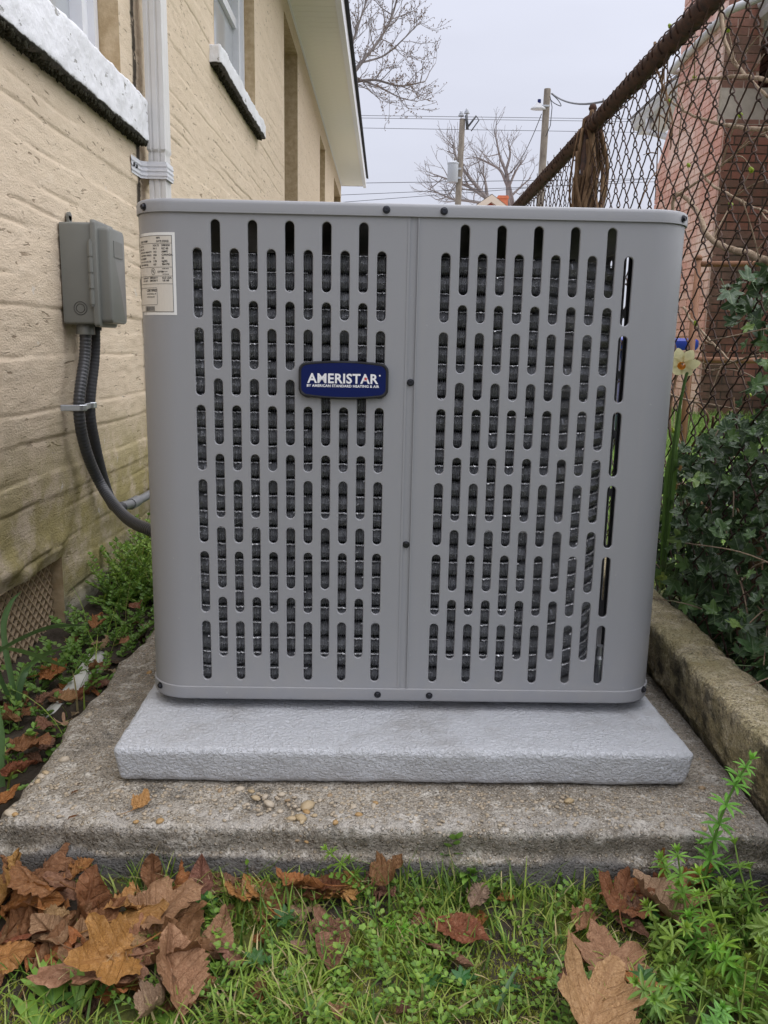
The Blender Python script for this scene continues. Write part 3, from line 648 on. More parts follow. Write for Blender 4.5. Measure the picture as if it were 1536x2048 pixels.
while y < 13.0:
    p = bpy.data.objects.new('soffit_panel', sme); COL.objects.link(p); p.location = (WX + 0.001, y, SZ); adopt(p, house); y += 0.098
fb = MB().box((-0.375, 8.0, SZ + 0.055), (0.02, 10.3, 0.15)).box((-0.392, 8.0, SZ - 0.014), (0.03, 10.3, 0.013)).build('fascia', MAT['whitepaint']); adopt(fb, house)
rf = MB().add([(-0.335, 2.7, SZ + 0.125), (-0.335, 13.25, SZ + 0.125), (-3.2, 13.25, SZ + 1.5), (-3.2, 2.7, SZ + 1.5), (-0.335, 2.7, SZ + 0.15), (-0.335, 13.25, SZ + 0.15), (-3.2, 13.25, SZ + 1.53), (-3.2, 2.7, SZ + 1.53)], [(0, 1, 2, 3), (7, 6, 5, 4), (0, 4, 5, 1), (1, 5, 6, 2), (2, 6, 7, 3), (3, 7, 4, 0)])
adopt(rf.build('roof', MAT['shingle']), house)
gb = MB().add([(WX - .02, 13.1, -0.1), (-3.2, 13.1, -0.1), (-3.2, 13.1, SZ + 1.48), (WX - .02, 13.1, SZ + .15), (-0.385, 13.14, SZ), (-0.385, 13.14, SZ + 0.12), (WX, 13.14, SZ + 0.3), (WX, 13.14, SZ)], [(0, 1, 2, 3), (4, 5, 6, 7)])
adopt(gb.build('gable_end', MAT['reveal']), house)
# downspout: ribbed rectangular pipe with a crimped joint and a strap
dsx, dsy = WX + 0.050, 2.615
def ds_sec(z, s=1.0, off=(0, 0)):
    w, h = 0.082 * s, 0.062 * s; pts = []
    prof = [(-.5, 0), (-.36, 0), (-.33, .07), (-.27, .07), (-.24, 0), (-.06, 0), (-.03, .07), (.03, .07), (.06, 0), (.24, 0), (.27, .07), (.33, .07), (.36, 0), (.5, 0)]
    for (a, b) in prof: pts.append((a * w, -h / 2 + b * h * 1.2))
    pr2 = [(-h / 2 + q * h, 0) for q in (.2, .8)]
    R_ = [(w / 2 - b * .0, a) for a, b in pr2]
    pts2 = pts + R_ + [(-a, -b) for a, b in pts] + [(-x, -y) for x, y in R_]
    return [(dsx + p[1] * -1 + off[0], dsy - p[0] * -1 + off[1], z) for p in pts2]     # ribbed faces look along x (to the path)
def sweep(secs):
    n = len(secs[0]); V = [v for s in secs for v in s]; F = []
    for i in range(len(secs) - 1):
        for j in range(n):
            j2 = (j + 1) % n; F.append((i * n + j, i * n + j2, (i + 1) * n + j2, (i + 1) * n + j))
    return V, F
def ds_sec2(z, s=1.0, off=(0, 0)):
    # ribs on the two long faces that look along y (towards the viewer) and a plain outer face
    w, h = 0.052 * s, 0.068 * s; pts = []
    prof = [(-.5, 0), (-.30, 0), (-.26, .05), (-.18, .05), (-.14, 0), (.10, 0), (.14, .05), (.22, .05), (.26, 0), (.5, 0)]
    a = [(x * w, -h / 2 + b * h) for x, b in prof]; b = [(-x * w, h / 2 - b_ * h) for x, b_ in prof]
    side = [(w / 2 - .004 * k_, -h / 2 + h * q) for q, k_ in ((.15, 0), (.25, 1), (.4, 1), (.5, 0), (.6, 1), (.75, 1), (.85, 0))]
    pts = a + side + b + [(-x, -y) for x, y in side]
    return [(dsx + x + off[0], dsy + y + off[1], z) for x, y in pts]
mb = MB(); V, F = sweep([ds_sec2(3.02), ds_sec2(1.272), ds_sec2(1.262, 1.03), ds_sec2(1.254, 1.05), ds_sec2(1.246, 0.90), ds_sec2(1.238, 0.93), ds_sec2(0.35, 0.93), ds_sec2(0.12, 0.93, (0.03, 0))]); mb.add(V, F)
ds = adopt(mb.build('downspout', MAT['downspout'], angle=35), house)
# strap
mb = MB(); zs = 1.195
path = [(WX + 0.004, dsy - 0.13), (WX + 0.006, dsy - 0.045), (WX + 0.022, dsy - 0.038), (WX + 0.080, dsy - 0.038), (WX + 0.0805, dsy + 0.037), (WX + 0.022, dsy + 0.038), (WX + 0.006, dsy + 0.045), (WX + 0.004, dsy + 0.12)]
for (h0, h1, off) in ((-0.024, 0.024, 0.0), (-0.016, -0.010, 0.0025), (-0.003, 0.003, 0.0025), (0.010, 0.016, 0.0025)):
    V = []
    for (x, y) in path: V += [(x + off, y - off, zs + h0), (x + off, y - off, zs + h1)]
    mb.add(V, [(2 * i, 2 * i + 2, 2 * i + 3, 2 * i + 1) for i in range(len(path) - 1)])
mb.build('strap', MAT['whitepaint'], ds)
for q in (-0.115, -0.09): MB().lathe([(0.006, 0), (0.005, 0.004)], 8, (WX + 0.006, dsy + q, zs), Matrix.Rotation(R(90), 3, 'Y')).build('strap_nail', MAT['screw'], ds)

# ================================================================== pad and air conditioner
PADZ = 0.147
pad = thing('equipment_pad', 'light grey textured pad block under the air conditioner', 'pad', (0.0265, 1.512, 0.0935), R(1.25))
V, F = rough_box((0, 0, (PADZ - 0.0935) / 2), (0.817, 0.905, PADZ - 0.0935), 0.010, 0.0075, 0.0016, 77, 0.0007, 0.016)
npmesh('pad_block', V, F, MAT['pad'], pad)

UZ = 0.159
ac = thing('air_conditioner', 'grey slotted outdoor air conditioner unit with a navy badge', 'air conditioner', (0.0349, 1.191, UZ), R(1.05))
RC, HWF, DEP = 0.060, 0.332, 0.784           # corner radius, half flat width, depth
CP, RP, SL, SW, OF = 0.02555, 0.1079, 0.0962, 0.0150, 0.3504
Z0 = 0.8188 - UZ                              # centre of the first row
Zt, Zb = 0.8748 - UZ, 0.1838 - UZ             # visible sheet between lid and base pan
def slot_cell(xc, zc, zlo, zhi, wl, wr):
    """ring of quads between a rectangle and a capsule hole, and the rolled rim inside the hole"""
    V = []; F = []; r = SW / 2; hl = SL / 2 - r; N = 8
    o = []; b = []
    for q in range(N + 1):                    # top arc, right to left
        a = math.pi * q / N; o.append((xc + r * math.cos(a), zc + hl + r * math.sin(a)))
        if q == 0: b.append((xc + wr, zc + hl))
        elif q < N / 4: b.append((xc + wr, zc + hl + (zhi - zc - hl) * q / (N / 4)))
        elif q <= 3 * N / 4: b.append((xc + wr - (wr + wl) * (q - N / 4) / (N / 2), zhi))
        else: b.append((xc - wl, zhi - (zhi - zc - hl) * (q - 3 * N / 4) / (N / 4)))
    for q in range(N + 1):
        a = math.pi + math.pi * q / N; o.append((xc + r * math.cos(a), zc - hl + r * math.sin(a)))
        if q == 0: b.append((xc - wl, zc - hl))
        elif q < N / 4: b.append((xc - wl, zc - hl - (zc - hl - zlo) * q / (N / 4)))
        elif q <= 3 * N / 4: b.append((xc - wl + (wr + wl) * (q - N / 4) / (N / 2), zlo))
        else: b.append((xc + wr, zlo + (zc - hl - zlo) * (q - 3 * N / 4) / (N / 4)))
    n = len(o)
    V = [(x, z, 0) for x, z in b] + [(x, z, 0) for x, z in o]
    F = [(i, (i + 1) % n, n + (i + 1) % n, n + i) for i in range(n)]
    rim = []
    for (s, dpt) in ((0.0, 0.0), (0.0006, 0.0003), (0.0011, 0.0011), (0.0012, 0.0034)):
        for (x, z) in o:
            cx = xc; cz = zc + max(-hl, min(hl, z - zc)); dx, dz = x - cx, z - cz; L = math.hypot(dx, dz)
            rim.append((x - dx / L * s, z - dz / L * s, dpt))
    RF = []
    for k in range(3):
        for i in range(n): RF.append((k * n + i, k * n + (i + 1) % n, (k + 1) * n + (i + 1) % n, (k + 1) * n + i))
    return V, F, rim, RF
def panel_sheet(u0, u1, cols, first_odd=False):
    """flat louvred sheet in (u, z, depth): returns flat part and rims"""
    fl, rm = MB(), MB()
    def rect(a, b, c, d_): fl.add([(a, c, 0), (b, c, 0), (b, d_, 0), (a, d_, 0)], [(0, 1, 2, 3)])
    if not cols: rect(u0, u1, Zb, Zt); return fl, rm
    rect(u0, cols[0] - CP / 2, Zb, Zt); rect(cols[-1] + CP / 2, u1, Zb, Zt)
    for k, c in enumerate(cols):
        odd = (k % 2 == 1); zc0 = Z0 - (0 if odd else OF * RP); zprev = Zt
        for j in range(6):
            zc = zc0 - j * RP * 1.0
            hi = zc + RP / 2; lo = zc - RP / 2
            if j == 0: rect(c - CP / 2, c + CP / 2, hi, Zt)
            V, F, rv, rf = slot_cell(c, zc, lo, hi, CP / 2, CP / 2); fl.add(V, F); rm.add(rv, rf)
        rect(c - CP / 2, c + CP / 2, Zb, lo)
    return fl, rm
def louvre_panel(name, u0, u1, cols, mapf, corner=None, thin=1.0):
    fl, rm = panel_sheet(u0, u1, cols); rm.V = [(v[0], v[1], v[2] * thin) for v in rm.V]
    me = MB(); me.add([mapf(*v) for v in fl.V], fl.F); nflat = len(fl.F); me.add([mapf(*v) for v in rm.V], rm.F); nrim = len(rm.F)
    if corner:
        s, ca, cb = corner                     # sign, arc from flat end (0) to 90 degrees
        pts = [(s * (HWF - 0.006), 0.0)] + [(s * (HWF + RC * math.sin(a)), RC * (1 - math.cos(a))) for a in np.linspace(0, R(90), 17)] + [(s * (HWF + RC), RC + cb)]
        V = []
        for (x, y) in pts: V += [(x, y, Zb), (x, y, Zt)]
        me.add(V, [(2 * i, 2 * i + 2, 2 * i + 3, 2 * i + 1) for i in range(len(pts) - 1)])
    m = bpy.data.meshes.new(name); m.from_pydata([tuple(v) for v in me.V], [], me.F); m.materials.append(MAT['enamel'])
    sm_ = [False] * nflat + [True] * (len(me.F) - nflat); m.polygons.foreach_set('use_smooth', sm_)
    m.update(); return link(bpy.data.objects.new(name, m), ac)
LC = [-0.1725 + (k - 5) * CP for k in range(11)]; RCOLS = [0.1720 + (k - 5) * CP for k in range(11)]
louvre_panel('front_panel', -HWF + 0.006, -0.0062, LC, lambda u, z, d_: (u, d_, z), (-1, 0, 0.02))
louvre_panel('front_panel', 0.0048, HWF - 0.006, RCOLS, lambda u, z, d_: (u, d_, z), (1, 0, 0.02))
SC = [RC + 0.075 + k * CP for k in range(24)]
louvre_panel('side_panel', RC + 0.02, DEP - RC, SC, lambda u, z, d_: (-(HWF + RC) + d_, u, z))
louvre_panel('side_panel', RC + 0.02, DEP - RC, SC, lambda u, z, d_: ((HWF + RC) - d_, u, z), None, 0.3)
louvre_panel('back_panel', -HWF, HWF, [(k - 11.5) * CP for k in range(24)], lambda u, z, d_: (u, DEP - d_, z))
mb = MB()
for s in (-1, 1):
    pts = [(s * (HWF + RC * math.sin(a)), DEP - RC * (1 - math.cos(a))) for a in np.linspace(0, R(90), 13)]; V = []
    for (x, y) in pts: V += [(x, y, Zb), (x, y, Zt)]
    mb.add(V, [(2 * i, 2 * i + 2, 2 * i + 3, 2 * i + 1) for i in range(len(pts) - 1)])
mb.build('corner_panel', MAT['enamel'], ac, True)
# centre joint: a channel with a raised lip
hm = (Zt + Zb) / 2; hh_ = Zt - Zb
mb = MB().box((-0.0008, 0.0030, hm), (0.0112, 0.004, hh_)).box((0.0055, -0.0009, hm), (0.0016, 0.0022, hh_ - .002)).box((-0.0078, 0.0005, hm), (0.003, 0.0025, hh_ - .002))
mb.build('centre_joint', MAT['enamel'], ac)
def ring_profile(hw, y0, r, n=12, dep=DEP, grow=0.0):
    """rounded-rectangle outline, counter-clockwise seen from above"""
    pts = []; r = r + grow
    for (cx, cy, a0) in ((hw, y0 + dep - RC, 0), (-hw, y0 + dep - RC, 90), (-hw, y0 + RC, 180), (hw, y0 + RC, 270)):
        for k in range(n + 1):
            a = R(a0 + 90 * k / n); pts.append((cx + r * math.cos(a), cy + r * math.sin(a)))
    return pts
def stack(levels, close_top=True, close_bot=True):
    mb = MB(); n = None; V = []
    for (g_, z) in levels:
        p = ring_profile(HWF, 0, RC, grow=g_); n = len(p); V += [(x, y, z) for x, y in p]
    F = []
    for i in range(len(levels) - 1):
        for j in range(n): F.append((i * n + j, i * n + (j + 1) % n, (i + 1) * n + (j + 1) % n, (i + 1) * n + j))
    if close_bot: F.append(tuple(range(n - 1, -1, -1)))
    if close_top: F.append(tuple((len(levels) - 1) * n + j for j in range(n)))
    return mb.add(V, F)
tz = 0.8925 - UZ
stack([(-0.004, Zt + .003), (0.0026, Zt - 0.0005), (0.0032, Zt), (0.0032, tz - 0.006), (0.0022, tz - 0.0022), (0.0, tz - 0.0006), (-0.003, tz), (-0.02, tz + 0.0004)]).build('lid', MAT['enamel'], ac, angle=50)
stack([(-0.02, 0.0035), (-0.002, 0.0035), (0.0012, 0.005), (0.0022, 0.008), (0.0022, Zb - 0.0008), (0.0012, Zb), (-0.006, Zb + 0.0003)]).build('base_pan', MAT['enamel'], ac, angle=50)
for (x, y) in ((-.28, .12), (.28, .12), (-.28, .66), (.28, .66)): MB().lathe([(0.022, -0.0125), (0.022, 0.004)], 12, (x, y, 0)).build('foot', MAT['blackplastic'], ac)
# fan guard on top: wire rings and spokes
mb = MB()
for r_ in np.linspace(0.06, 0.30, 13): mb.tube([(r_ * math.cos(a), DEP / 2 + r_ * math.sin(a), tz + 0.004) for a in np.linspace(0, 2 * math.pi, 41)], 0.0018, 4, False)
for q in range(8): mb.tube([(0.05 * math.cos(q * math.pi / 4), DEP / 2 + 0.05 * math.sin(q * math.pi / 4), tz + .0035), (0.31 * math.cos(q * math.pi / 4), DEP / 2 + 0.31 * math.sin(q * math.pi / 4), tz + .0035)], 0.0022, 4)
mb.build('fan_guard', MAT['enamel'], ac)
# screws
mb = MB(); mb.lathe([(0.0066, 0.0), (0.0066, 0.0014), (0.0058, 0.0019)], 16); mb.lathe([(0.0046, 0.0019), (0.0046, 0.0048), (0.0040, 0.0054), (0.0028, 0.0054), (0.0026, 0.0046)], 6)
sme = mb.mesh('screw', MAT['screw']); sme.polygons.foreach_set('use_smooth', [False] * len(sme.polygons))
def screw(x, z, th=0.0, g_=0.0):
    """th: angle round the corner from the front, signed"""
    if th: s = 1 if th > 0 else -1; a = R(abs(th)); px, py = s * (HWF + (RC + g_) * math.sin(a)), RC - (RC + g_) * math.cos(a)
    else: px, py, a, s = x, -g_, 0, 1
    o = bpy.data.objects.new('screw', sme); link(o, ac); o.location = (px, py, z - UZ)
    o.rotation_euler = (R(90), 0, s * a); o.scale = (.8, .8, .8)
for x, z in ((-0.0396, 0.883), (0.0394, 0.8827), (-0.0394, 0.1742), (0.0401, 0.1736)): screw(x, z, 0, 0.0030 if z > .5 else .002)
for x, z in ((-0.0007, 0.6497), (-0.0013, 0.4117)): screw(x, z, 0, -0.0010)
for th, z in ((-42, 0.882), (44, 0.8825), (-45, 0.1772), (47, 0.1795)): screw(0, z, th, 0.003 if z > .5 else .002)
# the spine-fin coil: one mesh of a tube row with thousands of bent spines, copied up the stack
def coil_path():
    pts = []
    for y in np.linspace(0.66, 0.11, 40): pts.append((-0.352, y))
    for a in np.linspace(0, 90, 24)[1:]: pts.append((-0.277 - 0.075 * math.cos(R(a)), 0.098 - 0.075 * math.sin(R(a))))
    for x in np.linspace(-0.27, 0.165, 90)[1:]: pts.append((x, 0.023))
    for a in np.linspace(0, 90, 36)[1:]: pts.append((0.165 + 0.15 * math.sin(R(a)), 0.173 - 0.15 * math.cos(R(a))))
    for y in np.linspace(0.19, 0.66, 20): pts.append((0.315, y))
    return np.array(pts)
cpth = coil_path(); seg = np.r_[0, np.cumsum(np.hypot(*np.diff(cpth, axis=0).T))]; Ltot = seg[-1]
def coil_at(s): return np.stack([np.interp(s, seg, cpth[:, 0]), np.interp(s, seg, cpth[:, 1])], 1)
def coil_row(seed):
    r = np.random.default_rng(seed); ns = 420; s = np.sort(r.uniform(0.0, Ltot, ns)); nsp = 8
    p = coil_at(s); t = coil_at(np.minimum(s + 1e-3, Ltot)) - coil_at(np.maximum(s - 1e-3, 0)); t /= np.linalg.norm(t, axis=1)[:, None]
    nrm = np.stack([t[:, 1], -t[:, 0]], 1)   # outward (towards -y on the front)
    V = []; F = []; n = 0
    S = np.repeat(np.arange(ns), nsp); ang = np.tile(np.arange(nsp) * 2 * np.pi / nsp, ns) + np.repeat(r.uniform(0, 2 * np.pi, ns), nsp)
    m = len(S); c3 = np.stack([p[S, 0], p[S, 1], np.zeros(m)], 1); t3 = np.stack([t[S, 0], t[S, 1], np.zeros(m)], 1); n3 = np.stack([nrm[S, 0], nrm[S, 1], np.zeros(m)], 1)
    rad = n3 * np.cos(ang)[:, None] + np.array([0, 0, 1]) * np.sin(ang)[:, None]; tan = -n3 * np.sin(ang)[:, None] + np.array([0, 0, 1]) * np.cos(ang)[:, None]
    w = 0.00042 + 0.00012 * r.random(m); k1 = r.normal(0, 0.22, m); k2 = r.normal(0, 0.5, m)
    def pt(rr, ww, bend): return c3 + rad * rr + tan * (ww[:, None] + (bend * k1)[:, None] * 0.010) + t3 * ((bend * k2)[:, None] * 0.0045)
    one = np.ones(m)
    rt = 0.0132 * (1 + 0.05 * r.normal(size=m))[:, None]
    A = [pt(0.0078, -w, 0 * one), pt(0.0078, w, 0 * one), pt(0.0108, w, .45 * one), pt(0.0108, -w, .45 * one), pt(rt, w * .7, one), pt(rt, -w * .7, one)]
    V = np.stack(A, 1).reshape(-1, 3); b = np.arange(m) * 6
    F = np.concatenate([np.stack([b, b + 1, b + 2, b + 3], 1), np.stack([b + 3, b + 2, b + 4, b + 5], 1)])
    # core tube
    NC = int(Ltot / .0014); sc = np.linspace(0, Ltot, NC); cc = coil_at(sc); tt = np.gradient(cc, axis=0); tt /= np.linalg.norm(tt, axis=1)[:, None]; nn_ = np.stack([tt[:, 1], -tt[:, 0]], 1)
    q = np.arange(8) * np.pi / 4; cr_ = (np.where(np.arange(NC) % 2, .0098, .0128) + r.normal(0, .0003, NC))[:, None] + r.normal(0, .0003, (NC, 8)); core = np.stack([cc[:, None, 0] + nn_[:, None, 0] * np.cos(q) * cr_, cc[:, None, 1] + nn_[:, None, 1] * np.cos(q) * cr_, np.sin(q) * cr_], 2).reshape(-1, 3)
    i, j = np.meshgrid(np.arange(NC - 1), np.arange(8), indexing='ij'); a0 = (i * 8 + j).ravel(); a1 = (i * 8 + (j + 1) % 8).ravel()
    nsp_f = len(F); F = np.concatenate([F, np.stack([a0, a1, a1 + 8, a0 + 8], 1) + len(V)]); V = np.concatenate([V, core])
    # crimped bright edge of the fin strip along the top of the row
    q2 = coil_at(sc); j1 = r.normal(0, .0005, NC); j2 = r.normal(0, .0005, NC); up_ = .0118 + r.normal(0, .0004, NC); keepr = (fbm(np.stack([sc, 0 * sc + seed, 0 * sc], 1), 22, 2, seed) > -.35)
    rb = np.stack([np.stack([q2[:, 0] + nn_[:, 0] * (.0098 + j1), q2[:, 1] + nn_[:, 1] * (.0098 + j1), up_], 1), np.stack([q2[:, 0] + nn_[:, 0] * (.0122 + j2), q2[:, 1] + nn_[:, 1] * (.0122 + j2), up_ - .0013 + j2 * .6], 1)], 1).reshape(-1, 3)
    b2 = np.arange(NC - 1)[keepr[:-1]] * 2; RF = np.stack([b2, b2 + 1, b2 + 3, b2 + 2], 1) + len(V); ncore = len(a0)
    return np.concatenate([V, rb]), np.concatenate([F, RF]), nsp_f, ncore
coil = link(bpy.data.objects.new('coil', None), ac); coil.empty_display_size = .05
rows = []
for k in range(3):
    V, F, n1, n2 = coil_row(100 + k); o = npmesh('coil_tube', V, F, MAT['fin'], coil, smooth=False); o.data.materials.append(MAT['fincore']); mi = np.zeros(len(o.data.polygons), np.int32); mi[n1:n1 + n2] = 1; o.data.polygons.foreach_set('material_index', mi); rows.append(o)
zc = 0.040; k = 0
while zc < 0.655:
    o = rows[k] if k < 3 else rows[k % 3].copy()
    if k >= 3: COL.objects.link(o); o.parent = coil
    o.location = (0, rng.uniform(-.0006, .0006), zc); zc += 0.0245; k += 1
# dark liner inside, corner posts, and the bare valve foot seen in the low right slot
MB().box((0.0, 0.40, 0.35), (0.52, 0.5, 0.66)).build('fan_housing', MAT['inner'], ac)
MB().box((-0.372, 0.035, 0.36), (0.006, 0.006, 0.66)).build('corner_post', MAT['inner'], ac)
MB().box((0.338, 0.10, 0.36), (0.012, 0.008, 0.66)).build('corner_post', MAT['inner'], ac)
mb = MB().lathe([(0.009, Zb), (0.009, 0.055), (0.012, 0.057), (0.012, 0.066), (0.008, 0.07), (0.007, 0.085)], 12, (0.312, 0.035, 0)).box((0.318, 0.045, 0.05), (0.03, 0.004, 0.05))
mb.build('service_valve', MAT['galv'], ac, angle=40)
# badge
bx, bz = -0.0960, 0.6516 - UZ
def badge_outline(w, h, rc, bow, n=10):
    pts = []
    for (sx, sz, a0) in ((1, 1, 0), (-1, 1, 90), (-1, -1, 180), (1, -1, 270)):
        for k in range(n + 1):
            a = R(a0 + 90 * k / n); pts.append([sx * (w / 2 - rc) + rc * math.cos(a), sz * (h / 2 - rc) + rc * math.sin(a)])
        if a0 in (0, 180):                     # bowed top and bottom edges
            for q in range(1, 12): t_ = q / 12; pts.append([sx * (w / 2 - rc) * (1 - 2 * t_), sz * h / 2])
    for p in pts: p[1] += (1 if p[1] > 0 else -1) * bow * (1 - (2 * p[0] / w) ** 2)
    return pts
def plate(name, w, h, rc, bow, levels, mat, parent):
    V = []; n = 0
    for (sh, y) in levels:
        o = badge_outline(w - 2 * sh, h - 2 * sh, max(rc - sh, 0.003), bow); n = len(o); V += [(bx + a, y, bz + b) for a, b in o]
    F = []
    for i in range(len(levels) - 1):
        for j in range(n): F.append((i * n + j, (i + 1) * n + j, (i + 1) * n + (j + 1) % n, i * n + (j + 1) % n))
    F.append(tuple((len(levels) - 1) * n + j for j in range(n))[::-1])
    return MB().add(V, F).build(name, mat, parent, angle=40)
badge = plate('badge', 0.1275, 0.0455, 0.010, 0.0045, [(0.0, 0.0), (0.0, -0.007), (0.0010, -0.0088), (0.0026, -0.0092), (0.0034, -0.0088)], MAT['blackplastic'], ac)
plate('badge_face', 0.1195, 0.0385, 0.008, 0.0045, [(0.0, -0.0088), (0.0002, -0.00925)], MAT['navy'], badge)
def put_text(body, size, cx, cz, mat, parent, bold, width=None, y=-0.0095, name='lettering', tail=None):
    V, F = text_mesh(body, size, bold, spacing=1.06)
    xs = [v[0] for v in V]; zs = [v[1] for v in V]; s = width / (max(xs) - min(xs)) if width else 1; mx_ = (max(xs) + min(xs)) / 2; mz = (max(zs) + min(zs)) / 2
    mb = MB().add([(cx + (v[0] - mx_) * s, y, cz + (v[1] - mz)) for v in V], [f for f in F])
    if tail: tail(mb)
    return mb.build(name, mat, parent)
def regdot(mb): mb.lathe([(0.0012, 0), (0.0011, 0.0001)], 12, (bx + 0.0512, -0.0095, bz + 0.0072), Matrix.Rotation(R(90), 3, 'X'))
put_text('AMERISTAR', 0.0186, bx - 0.0010, bz + 0.0022, MAT['print_white'], badge, 0.0005, 0.1005, tail=regdot)
put_text('BY AMERICAN STANDARD HEATING & AIR', 0.0049, bx - 0.0006, bz - 0.0082, MAT['print_white'], badge, 0.00016, 0.1025)
sv = []
for q in range(10):
    a = R(90 + 36 * q - 8); r_ = 0.0031 if q % 2 == 0 else 0.0013; sv.append((bx + 0.0315 + r_ * math.cos(a), -0.00965, bz + 0.0022 + r_ * math.sin(a)))
MB().add(sv, [tuple(range(10))]).add([(bx + 0.0312, -0.0096, bz + 0.0016), (bx + 0.0296, -0.0096, bz + 0.0008), (bx + 0.0270, -0.0096, bz - 0.0018)], [(0, 1, 2)]).build('red_star', MAT['print_red'], badge)
# rating label wrapped round the left corner
LZ0, LZ1 = 0.7370 - UZ, 0.8478 - UZ; LW = 0.0745
def wrap(s, z, off):
    """s: distance to the left of the label's right edge, round the corner"""
    s = s - 0.0; fl = 0.0015
    if s < fl: return (-HWF + 0.0005 + (fl - s) - 0.0, -off, z)
    a = (s - fl) / RC
    if a < R(90): return (-(HWF - 0.0005) - (RC + off) * math.sin(a), RC - (RC + off) * math.cos(a), z)
    return (-(HWF + RC) - off, RC + (a - R(90)) * RC, z)
def wrapped(name, rects, off, mat, parent, texts=()):
    mb = MB()
    for (s0, s1, z0, z1) in rects:
        n = max(1, int((s1 - s0) / 0.004)); V = []
        for k in range(n + 1): s = s0 + (s1 - s0) * k / n; V += [wrap(s, z0, off), wrap(s, z1, off)]
        mb.add(V, [(2 * k, 2 * k + 1, 2 * k + 3, 2 * k + 2) for k in range(n)])
    for (body, size, s_right, z, al) in texts:
        V, F = text_mesh(body, size, size * 0.03, 'RIGHT' if al == 'R' else 'LEFT')
        mb.add([wrap(s_right - v[0], z + v[1], off) for v in V], F)
    return mb.build(name, mat, parent)
lab = wrapped('rating_label', [(0, LW, LZ0, LZ1)], 0.0004, MAT['label_edge'], ac)
wrapped('label_field', [(0.0042, LW, LZ0 + 0.004, LZ1 - 0.004)], 0.0007, MAT['label_paper'], lab)
L = 0.0006; r0 = 0.0040; rects = [(r0, LW, LZ1 - .0046, LZ1 - .0040), (r0, r0 + L, LZ0 + .004, LZ1 - .004), (r0, LW, LZ0 + .004, LZ0 + .0046)]
zr = [LZ1 - 0.0142, LZ1 - 0.0460, LZ1 - 0.0580, LZ1 - 0.0685]
for z in zr: rects.append((r0, LW, z - 0.0005, z))
# rounded certification box, barcode
rects += [(0.029, LW, LZ0 + 0.0365, LZ0 + 0.037), (0.029, LW, LZ0 + 0.0135, LZ0 + 0.014), (0.0285, 0.029, LZ0 + 0.0145, LZ0 + 0.036)]
s = 0.034
while s < 0.056: wd = rng.choice((0.0003, 0.0005, 0.0008)); rects.append((s, s + wd, LZ0 + 0.0052, LZ0 + 0.0118)); s += wd + rng.choice((0.0004, 0.0006))
T = []
def tx(b, size, s_, z, al='L'): T.append((b, size, s_, LZ1 - z, al))
tx('MFR', .0034, .0275, .0085); tx('DATE 3/2022', .0034, .0275, .0128); tx('HEAT PUMP', .0040, .044, .0128, 'R')
y_ = 0.0185
for (a, b, c) in (('MOD. NO.', 'VOLTS', '208/230'), ('SERIAL NO.', 'PH 1', 'HZ 60'), ('MIN CIRCUIT AMPACITY', '14.0', 'AMPS'), ('OVERCURRENT DEVICE', 'USA', 'CANADA'), ('MAX FUSE/BKR', '25', '25'), ('R410A  6 LB. 02 OZ. OR', '2.78', 'kg(SI)'), ('DESIGN PRESSURE', '623', '504 PSI')):
    tx(a, .0029, .068, y_); tx(b, .0034, .0335, y_); tx(c, .0038, .0195, y_); y_ += 0.0042
tx('LISTED', .0032, .0270, .0535); tx('COMP. MTR.', .0019, .0195, .0490); tx('INDOOR', .0019, .0190, .0530); tx('OUTDOOR', .0019, .019, .0565); tx('U', .0040, .0364, .0525); tx('L', .0040, .0344, .0540)
tx('208/230 V', .0036, .0420, .0618); tx('62.5 LRA', .0036, .0195, .0618); tx('208/230 V', .0036, .0420, .0655); tx('1/8 HP', .0036, .0195, .0655); tx('COMP MOT', .003, .060, .0618); tx('O.D. MOT', .003, .060, .0655)
tx('CERTIFIED', .0046, .0500, .0790); tx('UNITARY SMALL HP', .0022, .0500, .0830); tx('OUTDOOR UNIT', .0022, .050, .0870)
# ring of the listing mark
nC = 24
mk = wrapped('label_print', rects, 0.0009, MAT['print_black'], lab, T)
mb = MB(); V = []
for k in range(nC):
    a = 2 * math.pi * k / nC; V += [wrap(0.0345 + 0.0036 * math.cos(a), LZ1 - 0.0522 + 0.0046 * math.sin(a), .0009), wrap(0.0345 + 0.0030 * math.cos(a), LZ1 - 0.0522 + 0.0040 * math.sin(a), .0009)]
mb.add(V, [(2 * k, 2 * k + 1, (2 * k + 3) % (2 * nC), (2 * k + 2) % (2 * nC)) for k in range(nC)]).build('listing_mark', MAT['print_black'], lab)

# ------------------------------------------------------------------ disconnect box, conduits
box = thing('disconnect_box', 'grey electrical disconnect box fixed to the tan wall', 'electrical box', (WX, 1.98, 0.735))
def rbox(mb, c, d, r):
    x, y, z = d; pts = []
    c = Vector(c)
    for (sy, sz, a0) in ((1, 1, 0), (-1, 1, 90), (-1, -1, 180), (1, -1, 270)):
        for k in range(5):
            a = R(a0 + 22.5 * k); pts.append((sy * (y / 2 - r) + r * math.cos(a), sz * (z / 2 - r) + r * math.sin(a)))
    V = []; n = len(pts); lv = [(-x / 2, 1), (x / 2 - r * .6, 1), (x / 2 - r * .15, 0.985), (x / 2, 0.955)]
    for (xx_, s_) in lv: V += [c + Vector((xx_, a * s_, b * s_)) for a, b in pts]
    F = []
    for i in range(len(lv) - 1):
        for j in range(n): F.append((i * n + j, i * n + (j + 1) % n, (i + 1) * n + (j + 1) % n, (i + 1) * n + j))
    F.append(tuple(range(n - 1, -1, -1))); F.append(tuple((len(lv) - 1) * n + j for j in range(n)))
    return mb.add(V, F)
